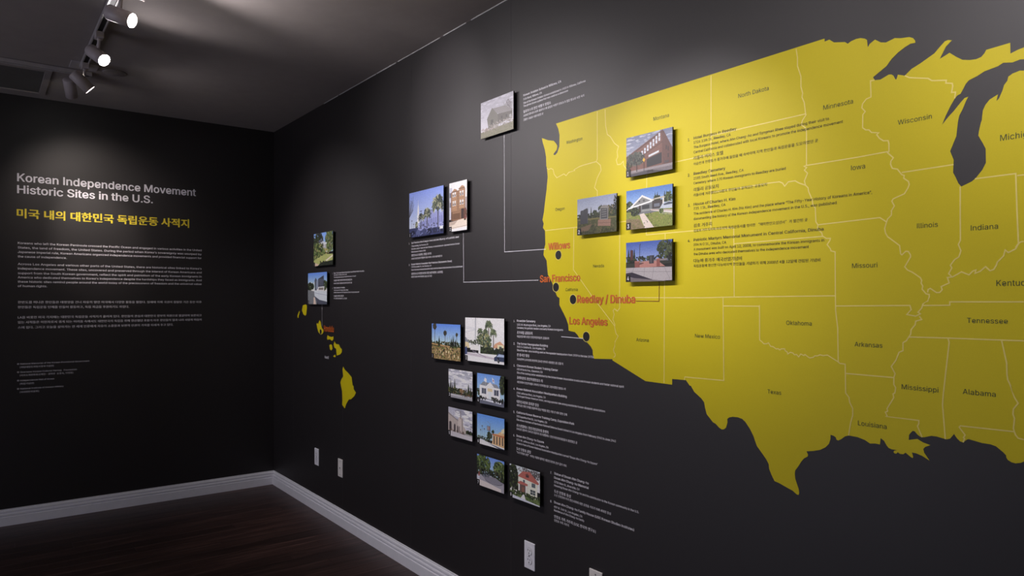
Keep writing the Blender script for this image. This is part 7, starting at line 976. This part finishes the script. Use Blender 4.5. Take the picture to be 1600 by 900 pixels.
def pic_monument(p):
    p.grad(.4, 1, (196, 210, 236), (70, 116, 214)); p.clouds(0, 1, .5, .72, 22, [(236, 240, 248), (220, 228, 242)], .1); p.leaves(.12, .56, .2, .12, 170, DG+BK, .045); p.leaves(.9, .60, .14, .14, 110, DG, .045)
    p.poly([(0, 0), (.5, 0), (.42, .4), (0, .46)], (104, 108, 112)); p.poly([(.56, .50), (.84, .54), (.84, .90), (.56, .80)], (52, 56, 70)); 
    for k in range(7): p.rect(.60, .56+k*.035, .81, .565+k*.036, (110, 116, 132))
    p.poly([(.38, .44), (.48, .44), (.49, .76), (.42, .84), (.36, .76)], (70, 78, 92)); p.poly([(.44, .5), (.56, .46), (.55, .78), (.46, .74)], (120, 130, 148)); p.poly([(.54, .42), (.86, .42), (.86, .56), (.54, .54)], (196, 198, 200)); p.rect(.58, .45, .82, .52, (110, 104, 98))
    p.poly([(.34, .44), (1, .40), (1, .08), (.62, .14), (.36, .26)], (178, 186, 204)); p.line(.36, .36, 1, .28, .012, (126, 134, 154)); p.line(.6, .42, .6, .16, .008, (136, 144, 164)); p.poly([(.36, .26), (.62, .14), (1, .08), (1, 0), (.55, 0)], (66, 70, 84)); p.poly([(.30, 0), (.44, .0), (.38, .22), (.32, .22)], (196, 172, 156)); p.strip(0, .3, 0, .4, 80, [(96, 100, 104), (112, 116, 120)], .03)
def pic_cemetery(p):
    p.grad(.4, 1, (168, 196, 244), (70, 120, 226), 18); p.strip(0, 1, .36, .5, 180, DG+[(90, 84, 56)], .04); p.rect(0, 0, 1, .36, (132, 108, 64)); p.poly([(0, .44), (1, .36), (1, .33), (0, .40)], (178, 138, 84))
    for x, h, r in ((.11, .93, .10), (.48, .74, .08), (.88, .72, .04)): p.palm(x, .35, h, r*.9, (74, 60, 50), [(60, 56, 44), (80, 74, 52), (44, 42, 34)], .02, 14); p.leaves(x, h, r*.6, r*.9, 50, [(70, 64, 50), (54, 50, 40)], .03)
    for x, h in ((.27, .64), (.76, .68), (.70, .62), (.84, .58)): p.conifer(x, .35, h, .12, BK+DG, 16)
    for x in (.56, .64, .80): p.line(x, .38, x, p.r.uniform(.55, .72), .008, (110, 104, 96))
    p.strip(0, 1, 0, .36, 320, [(110, 124, 56), (92, 88, 46), (160, 134, 84), (70, 62, 40), (188, 160, 110)], .03)
    for k in range(26):
        x = p.r.uniform(.05, .95); y = p.r.uniform(.04, .32); p.rect(x, y, x+.03, y+.05+(.3-y)*.1, p.r.choice([(196, 168, 120), (150, 128, 96), (60, 54, 44), (214, 190, 150)]))
def pic_street(p):
    p.grad(.3, 1, (226, 232, 244), (204, 214, 236)); p.line(.27, .28, .27, 1, .03, (170, 172, 178)); p.line(.285, .2, .285, 1, .012, (110, 108, 112)); 
    for a, b in (((0, .8), (.27, .76)), ((0, .76), (.27, .73)), ((0, .66), (.27, .72))): p.line(*a, *b, .005, (150, 156, 172))
    p.strip(.08, .3, .38, .48, 50, DG, .03); p.poly([(0, .5), (.1, .42), (.12, .3), (0, .3)], (200, 184, 140)); p.poly([(0, .54), (.02, .54), (.12, .42), (0, .44)], (120, 124, 136)); p.rect(.14, .26, .36, .38, (206, 200, 196)); p.poly([(.72, .34), (1, .34), (1, .42), (.9, .5), (.78, .44)], (190, 140, 104)); p.rect(.84, .3, .99, .42, (224, 196, 158)); p.rect(.88, .32, .94, .39, (80, 86, 84))
    fr = [(60, 74, 52), (84, 98, 66), (44, 54, 44), (110, 120, 84)]
    for x, h, r in ((.40, .72, .12), (.62, .86, .16), (.74, .70, .14), (.54, .70, .12)): p.palm(x, .3, h-.04, r, (92, 80, 66), fr, .03, 18)
    p.leaves(.52, .44, .16, .22, 280, fr+[(150, 140, 90)], .04); p.leaves(.38, .5, .07, .1, 50, fr); p.strip(.4, .98, .18, .34, 160, BK+DG, .04); p.rect(.36, .2, .41, .40, (220, 214, 208))
    p.rect(0, 0, 1, .2, (206, 204, 210)); p.poly([(0, .2), (.5, .16), (1, .10), (1, .07), (0, .14)], (176, 168, 176)); p.line(.2, .24, .56, .12, .012, (130, 118, 140)); p.poly([(0, .3), (.05, .34), (.06, .16), (0, .14)], (60, 72, 110))
    p.poly([(.76, .06), (1, .06), (1, .22), (.86, .24), (.80, .16), (.76, .14)], (48, 58, 84)); p.poly([(.82, .16), (.88, .22), (1, .21), (1, .16)], (150, 166, 192)); p.leaves(.86, .08, .035, .05, 20, [(24, 24, 28), (90, 92, 98)], .025)
def pic_park(p):
    p.grad(.2, 1, (200, 200, 208), (150, 152, 164)); p.clouds(0, 1, .4, 1, 80, [(172, 172, 184), (196, 196, 206), (146, 148, 160), (212, 212, 220)], .12)
    for x, h in ((.10, .62), (.27, .66), (.18, .5), (.84, .58), (.02, .5), (.93, .44)): p.conifer(x, .15, h, .16, BK+DG, 20)
    p.strip(0, 1, .14, .34, 240, DG+BK+[(96, 84, 44)], .045); p.poly([(.46, .30), (.56, .34), (.66, .30)], (150, 110, 70)); p.rect(.48, .22, .64, .3, (120, 96, 66)); p.rect(0, 0, 1, .14, (140, 140, 146)); p.poly([(0, .12), (1, .1), (1, .08), (0, .08)], (176, 176, 180)); p.strip(.5, 1, .1, .2, 30, [(130, 70, 40), (60, 60, 50)], .03)
def pic_hall(p):
    p.grad(.2, 1, (150, 184, 236), (84, 134, 224)); p.leaves(.94, .72, .10, .3, 240, BK+DG, .05); p.rect(0, 0, 1, .2, (90, 94, 110)); p.leaves(.06, .38, .07, .12, 60, DG)
    p.poly([(.12, .62), (.24, .74), (.74, .70), (.84, .58)], (120, 124, 132)); p.poly([(.10, .20), (.86, .18), (.86, .58), (.10, .62)], (214, 220, 236)); p.poly([(.34, .60), (.50, .76), (.64, .60)], (226, 230, 242)); p.line(.34, .6, .5, .76, .012, (160, 166, 184)); p.line(.5, .76, .64, .6, .012, (160, 166, 184))
    for x in (.20, .66): p.rect(x, .34, x+.13, .52, (60, 64, 78)); p.rect(x+.06, .34, x+.07, .52, (200, 204, 216)); p.rect(x-.02, .33, x, .53, (110, 116, 140)); p.rect(x+.13, .33, x+.15, .53, (110, 116, 140))
    p.rect(.44, .18, .54, .44, (190, 196, 216)); p.rect(.40, .44, .58, .54, (196, 180, 140)); p.line(.32, .6, .32, .96, .008, (190, 194, 204)); p.poly([(.26, .78), (.36, .72), (.37, .84), (.30, .88)], (226, 226, 236)); p.line(.58, .6, .58, .92, .008, (190, 194, 204)); p.poly([(.57, .92), (.64, .84), (.66, .72), (.58, .78)], (230, 228, 234)); p.blob(.61, .82, .02, .03, (170, 60, 70)); p.blob(.61, .80, .018, .02, (50, 60, 130))
    p.poly([(.1, .18), (.9, .14), (.9, .08), (.1, .12)], (190, 192, 204)); p.strip(.1, .36, .14, .24, 30, BK, .04); p.strip(.56, .98, .12, .26, 50, BK, .045)
def pic_stadium(p):
    p.grad(.3, 1, (186, 186, 198), (164, 164, 178)); p.clouds(.3, 1, .4, 1, 60, [(140, 140, 156), (200, 200, 210), (168, 168, 182)], .12); p.rect(0, 0, 1, .2, (150, 146, 148)); p.strip(.5, 1, .2, .32, 60, DG+BK, .04)
    p.poly([(0, .16), (0, .82), (.50, .56), (.74, .34), (.74, .2)], (168, 156, 150)); p.poly([(0, .82), (0, .76), (.5, .52), (.5, .56)], (130, 122, 120)); p.poly([(.42, .2), (.42, .66), (.50, .74), (.62, .70), (.64, .2)], (182, 170, 164)); p.rect(.51, .66, .54, .94, (120, 112, 112)); p.poly([(.56, .7), (.62, .68), (.62, .24), (.57, .24)], (140, 130, 126))
    for x, w, h in ((.04, .10, .52), (.24, .07, .46), (.38, .05, .42)): 
        p.rect(x, .18, x+w, h-.06, (60, 52, 56)); p.blob(x+w/2, h-.06, w/2, .06, (60, 52, 56), 12)
    p.rect(.46, .2, .49, .4, (80, 70, 72)); p.strip(0, .7, .14, .24, 70, [(100, 60, 56), (60, 50, 50), (90, 90, 70)], .03); p.line(.22, .7, .22, .86, .006, (90, 88, 96)); p.line(.95, .3, .95, .5, .008, (70, 70, 76)); p.poly([(0, 0), (1, 0), (1, .14), (0, .18)], (178, 174, 178))
def pic_corner(p):
    p.grad(.2, 1, (150, 186, 240), (70, 128, 226), 18); p.rect(0, 0, 1, .1, (196, 200, 212)); p.strip(0, .4, .12, .26, 80, DG+[(110, 116, 130)], .04); p.poly([(.56, .1), (1, .06), (1, .52), (.86, .56), (.78, .48), (.60, .44)], (196, 160, 110)); p.poly([(.56, .44), (1, .44), (1, .38), (.56, .40)], (176, 100, 60))
    for k in range(4): p.rect(.62+k*.1, .12, .66+k*.1, .38, (70, 58, 56))
    p.poly([(.88, .5), (1, .56), (1, .7), (.9, .62)], (214, 190, 150)); p.leaves(.46, .34, .09, .12, 110, DG, .035); p.leaves(.6, .5, .04, .05, 24, DG); p.line(.50, .12, .50, .74, .012, (120, 122, 128)); p.line(.50, .74, .38, .80, .01, (120, 122, 128)); p.rect(.38, .50, .50, .66, (92, 100, 120)); p.rect(.40, .52, .43, .64, (170, 160, 150)); p.rect(.45, .52, .48, .64, (160, 110, 100))
    for x, y in ((.2, .6), (.28, .52), (.14, .46)): p.line(x, .14, x, y, .007, (100, 104, 116)); p.rect(x-.02, y-.01, x+.02, y+.03, (90, 94, 106))
    p.poly([(.12, .18), (.3, .16), (.3, .1), (.12, .1)], (170, 178, 196)); p.poly([(0, 0), (1, 0), (1, .04), (.3, .14), (0, .16)], (216, 214, 220)); p.poly([(.4, .1), (1, .02), (1, 0), (.8, 0)], (60, 62, 84))
def pic_plaza(p):
    p.grad(.4, 1, (160, 190, 240), (90, 130, 220)); p.leaves(.22, .76, .28, .26, 360, MG+DG, .05); p.leaves(.84, .70, .22, .24, 300, MG+DG+[(130, 140, 90)], .05); p.strip(0, 1, .36, .60, 240, BK+DG, .05)
    for x in (.12, .34, .7, .86): p.line(x, .3, x, .62, .022, (96, 84, 72))
    p.poly([(0, 0), (1, 0), (1, .30), (.5, .42), (0, .34)], (150, 146, 156)); p.poly([(.2, .34), (.7, .40), (1, .28), (.8, .2), (.4, .2)], (120, 118, 130)); p.strip(.2, .5, .34, .46, 40, [(40, 44, 50), (90, 96, 106)], .04)
    pts = [(.30+.32*math.cos(q), .28+.10*math.sin(q)) for q in [math.pi+.3*k for k in range(11)]]
    for a, b in zip(pts[:-1], pts[1:]): p.line(a[0]+.32, a[1], b[0]+.32, b[1], .014, (50, 48, 58))
    p.poly([(0, 0), (.9, 0), (.9, .10), (.3, .18), (0, .2)], (198, 188, 184)); p.rect(.06, .3, .1, .44, (150, 70, 60)); p.rect(0, .2, .1, .3, (180, 184, 196))
def pic_villa(p):
    p.grad(.4, 1, (214, 218, 230), (186, 194, 214)); p.leaves(.12, .60, .17, .42, 420, BK+DG, .05); p.leaves(.86, .88, .22, .12, 110, [(70, 66, 66), (90, 84, 84), (120, 116, 120)], .035); p.leaves(.5, .92, .2, .08, 50, [(100, 96, 96), (80, 76, 76)], .03); p.rect(0, 0, 1, .24, (96, 112, 66))
    p.poly([(.30, .22), (.92, .16), (.92, .64), (.30, .70)], (222, 208, 184)); p.poly([(.28, .70), (.44, .88), (.68, .92), (.98, .66), (.94, .62), (.6, .66)], (166, 88, 76)); p.poly([(.52, .80), (.60, .86), (.68, .80)], (110, 60, 56)); p.rect(.55, .74, .65, .80, (70, 56, 56)); p.poly([(.28, .52), (.38, .58), (.62, .54), (.60, .48), (.30, .48)], (166, 88, 76)); p.rect(.32, .24, .56, .48, (96, 76, 70))
    for x in (.32, .54): p.rect(x, .24, x+.03, .48, (226, 216, 198))
    p.rect(.42, .24, .50, .42, (130, 84, 66)); p.rect(.70, .28, .86, .42, (60, 70, 72)); p.line(.78, .28, .78, .42, .01, (220, 210, 196)); p.line(.70, .35, .86, .35, .01, (220, 210, 196)); p.rect(.74, .50, .86, .62, (80, 90, 96)); p.rect(.46, .56, .52, .64, (80, 90, 96))
    p.strip(.2, 1, .14, .26, 130, DG, .04); p.strip(.1, 1, .04, .16, 120, MG, .03); p.poly([(.36, .04), (.56, .02), (.50, .20), (.46, .20)], (206, 204, 212)); p.poly([(0, .0), (1, 0), (1, .03), (0, .10)], (186, 190, 206)); p.strip(0, .3, .1, .3, 60, DG+[(200, 204, 214)], .035)

GAIN = {1: 0.9, 2: 0.9, 3: 1.05, 4: 1.0, 5: 0.95, 6: 1.7, 7: 1.5, 8: 1.7, 9: 1.8}      # how light each sheet was printed
def photo(label, rect, num, painter, seed, group):
    u0, u1, z0, z1 = rect; w, h = u1-u0, z1-z0; F = 0.018
    t = thing('photo_panel', label, 'photograph', onR((u0+u1)/2, z0, 0), group)
    MB().box(onR(u0, z0, F-0.006), onR(u1, z1, F)).build('board', M_BOARD, t)
    MB().box(onR(u0+w*.28, z0+h*.28, 0), onR(u1-w*.28, z1-h*.28, F-0.006)).build('mounting_block', M_BOARD, t)
    p = Pic(w/h, seed); painter(p)
    o0 = world_loc(t); vs = []; fs = []; cols = []; n = len(p.p)
    for k, (pts, c) in enumerate(p.p):
        d = F+0.0001+0.0009*k/n
        c = lin([min(255, max(0, v)) for v in c]); gr = sum(c)/3; sat = 1.0 if seed < 5 else 0.86
        c = tuple(min(0.93, (gr+(v-gr)*sat)*GAIN.get(seed, 1.6)) for v in c)+(1.0,)
        b = len(vs); vs += [onR(u0+x*w, z0+y*h, d)-o0 for x, y in pts]; fs.append(tuple(range(b, b+len(pts)))); cols += [c]*len(pts)
    me = bpy.data.meshes.new('print'); me.from_pydata(vs, [], fs)
    ca = me.color_attributes.new('ink', 'FLOAT_COLOR', 'CORNER')
    ca.data.foreach_set('color', [x for c in cols for x in c])
    me.materials.append(M_PRINT); o = bpy.data.objects.new('print', me); o.parent = t; COL.objects.link(o)
    if num:
        q = 0.0215; e = 0.0
        pl = MB().box(onR(u0-e, z0, F), onR(u0+q, z0+q*1.15, F+0.0016)).build('number_plate', M_DOT, t); pl['label'] = 'small black square with white number %s' % num
        write(MB(), num, u0+q*.30, z0+q*.26, u0+q*.30+0.0085*(0.6 if num == '1' else 1), 0.0185, 0.03, onR, F+0.0018, 4).build('digit', M_WHITE, pl)
G1 = 'photographs mounted on the yellow map'
photo('mounted photograph 1 of a corner brick hotel, topmost on the yellow map', (3.766, 3.973, 1.859, 1.998), '1', pic_hotel, 1, G1)
photo('mounted photograph 2 of dark gravestones under a pale sky, on the yellow map', (3.511, 3.718, 1.674, 1.811), '2', pic_graves, 2, G1)
photo('mounted photograph 3 of a grey bungalow with lawn and path, on the yellow map', (3.766, 3.973, 1.674, 1.811), '3', pic_house, 3, G1)
photo('mounted photograph 4 of a paved memorial gate between brick pillars, on the yellow map', (3.765, 3.972, 1.491, 1.629), '4', pic_gate, 4, G1)
photo('mounted photograph of a weathered grey barn under clouds, highest on the wall', (2.864, 3.108, 2.159, 2.322), '', pic_barn, 5, None)
G2 = 'pair of photographs left of the map'
photo('mounted photograph 1 of palm trees and a white clock tower', (2.198, 2.541, 1.758, 1.993), '1', pic_tower, 6, G2)
photo('narrow mounted photograph 2 of a brown townhouse with bay windows', (2.595, 2.750, 1.758, 1.993), '2', pic_townhouse, 7, G2)
G3 = 'pair of photographs above the island map'
photo('mounted photograph 1 of a white villa behind a green garden, above the islands', (0.867, 1.189, 1.659, 1.877), '1', pic_garden, 8, G3)
photo('mounted photograph 2 of a stone monument beside a road, above the islands', (0.760, 1.093, 1.402, 1.615), '2', pic_monument, 9, G3)
G4 = 'eight photographs below the map coast'
photo('mounted photograph 1 of a cemetery with tall palms against blue sky', (2.430, 2.693, 1.137, 1.311), '1', pic_cemetery, 10, G4)
photo('mounted photograph 2 of palms and a parked blue car, largest of the eight', (2.735, 3.042, 1.146, 1.347), '2', pic_street, 11, G4)
photo('mounted photograph 3 of dark conifers under a grey cloudy sky', (2.588, 2.796, 0.960, 1.096), '3', pic_park, 12, G4)
photo('mounted photograph 4 of a white gabled hall with two flags', (2.834, 3.042, 0.960, 1.095), '4', pic_hall, 13, G4)
photo('mounted photograph 5 of an arched stone stadium front', (2.587, 2.795, 0.774, 0.911), '5', pic_stadium, 14, G4)
photo('mounted photograph 6 of a street corner sign against deep blue sky', (2.834, 3.043, 0.775, 0.911), '6', pic_corner, 15, G4)
photo('mounted photograph 7 of a round plaza under leafy trees', (2.834, 3.042, 0.586, 0.725), '7', pic_plaza, 16, G4)
photo('mounted photograph 8 of a cream house with a red roof', (3.082, 3.286, 0.585, 0.726), '8', pic_villa, 17, G4)

# ------------------------------------------------------------------ wall plates
def half_round(u, z, r, sg, n=10):
    return [(u+r*math.cos(math.pi*k/n), z+sg*r*math.sin(math.pi*k/n)) for k in range(n+1)]
def plate(label, u, z, kind, mt):
    w, h = 0.070, 0.114
    t = thing('wall_outlet' if kind == 'duplex' else 'wall_plate', label, 'outlet' if kind == 'duplex' else 'wall plate', onR(u, z-h/2, 0), 'wall plates low on the right wall')
    c = MB().box(onR(u-w/2, z-h/2, 0), onR(u+w/2, z+h/2, 0.0055)).build('cover_plate', mt, t, bevel=0.003)
    if kind == 'duplex':
        MB().lathe(onR(u, z, 0.0055), (0, -1, 0), [(0, 0.003), (0.0012, 0.003)], 12).build('screw', M_SCREW, t)
        for sg in (-1, 1):
            zc = z+sg*0.0195
            pts = []
            for k in range(24):
                q = 2*math.pi*k/24; pts.append((u+0.0172*math.cos(q), zc+max(-0.0138, min(0.0138, 0.0172*math.sin(q)))))
            r = flat(pts, onR, 0.0055, 0.0075).build('socket', mt, t)
            s = MB()
            for ux, hh in ((-0.0065, 0.0085), (0.0065, 0.007)): s.box(onR(u+ux-0.0013, zc+0.0005, 0.0074), onR(u+ux+0.0013, zc+hh+0.0005, 0.0078))
            s.lathe(onR(u, zc-0.0075, 0.0074), (0, -1, 0), [(0, 0.0026), (0.0004, 0.0026)], 10)
            s.build('slot', M_HOLE, r)
            # dark joint round the socket face
            ring = MB(); ribbon(ring, pts+[pts[0]], 0.0016, onR, 0.0058); ring.build('socket_joint', M_HOLE, r)
    elif kind == 'jack':
        for sg in (-1, 1): MB().lathe(onR(u, z+sg*0.042, 0.0055), (0, -1, 0), [(0, 0.003), (0.001, 0.003)], 12).build('screw', M_SCREW, t)
        MB().box(onR(u-0.007, z-0.007, 0.0055), onR(u+0.007, z+0.007, 0.0068)).build('jack_frame', mt, t)
        MB().box(onR(u-0.0045, z-0.004, 0.0067), onR(u+0.0045, z+0.005, 0.0072)).build('jack_opening', M_HOLE, t)
plate('white double socket outlet nearest the room corner on the dark right wall', 0.879, 0.364, 'duplex', M_PLATE)
plate('cream wall plate with small jack, second from the room corner', 1.271, 0.362, 'jack', M_CREAM)
plate('white double socket outlet below photograph 8 with its dark sockets', 3.201, 0.360, 'duplex', M_PLATE)
plate('cream wall plate cut off by the bottom edge of the picture', 3.597, 0.362, 'jack', M_CREAM)

# ------------------------------------------------------------------ lamps on the tracks
def head_at(label, mount_x, px, py, imgdir, cosv, **k):
    """can centred on the line of sight through px,py at the depth of its mount, axis from its slope in view and foreshortening"""
    mount = Vector((mount_x, -1.374, ZT))
    depth = (mount-CAM).dot(FWD); r = pix_dir(px, py); c = CAM+r*depth
    v = r.normalized(); right = Vector((0.60399, 0.79699, 0)); up = Vector((0, 0, 1))
    a = right*imgdir[0]+up*imgdir[1]; a = (a-v*a.dot(v)).normalized()
    d = a*math.sqrt(1-cosv*cosv)-v*cosv
    return track_head(label, mount, c, d, **k)
head_at('white cylinder track spotlight with bright lens, nearest of the lit heads in view', 2.255, 187.7, 25.3, (33.5, -12.5), 0.60, power=(0, 0, 22))
head_at('white cylinder track spotlight with round bright lens facing the viewer, middle of the track', 1.590, 152.0, 86.2, (21, -15.5), 0.78, power=(0, 26, 9))
head_at('white cylinder track spotlight seen from the side, tilted over the track corner', 1.030, 127.5, 127.4, (20.8, -20.2), 0.10, power=(0, 56, 3.3))
d4 = (-0.71, 0.20, -0.68)
track_head('white cylinder track spotlight pointing at the left wall, lowest in view', (0.80, -1.39, ZT), (0.775, -1.42, 2.640), d4, power=(34, 16, 0), color=(1.0, 0.87, 0.79))
for x, d, where, pw in ((2.45, (0.04, 0.80, -0.13), 'barn photograph', (46, 0, 0)), (2.98, (0.05, 0.75, -0.62), 'largest palm photograph', (10, 64, 0)), (3.50, (0.30, 0.78, -0.50), 'west coast of the map', (62, 0, 0)),
                        (4.20, (-0.10, 0.80, -0.45), 'middle of the map', (12, 18, 0)), (4.90, (0.10, 0.80, -0.35), 'lakes of the map', (23, 34, 0)), (5.70, (-0.10, 0.80, -0.40), 'east coast of the map', (6, 6, 0))):
    dv = Vector(d).normalized()
    track_head('white track spotlight further along the long track, lighting the %s' % where, (x, -1.374, ZT), (x+dv.x*0.012, -1.374, ZT-0.085), d, power=pw)
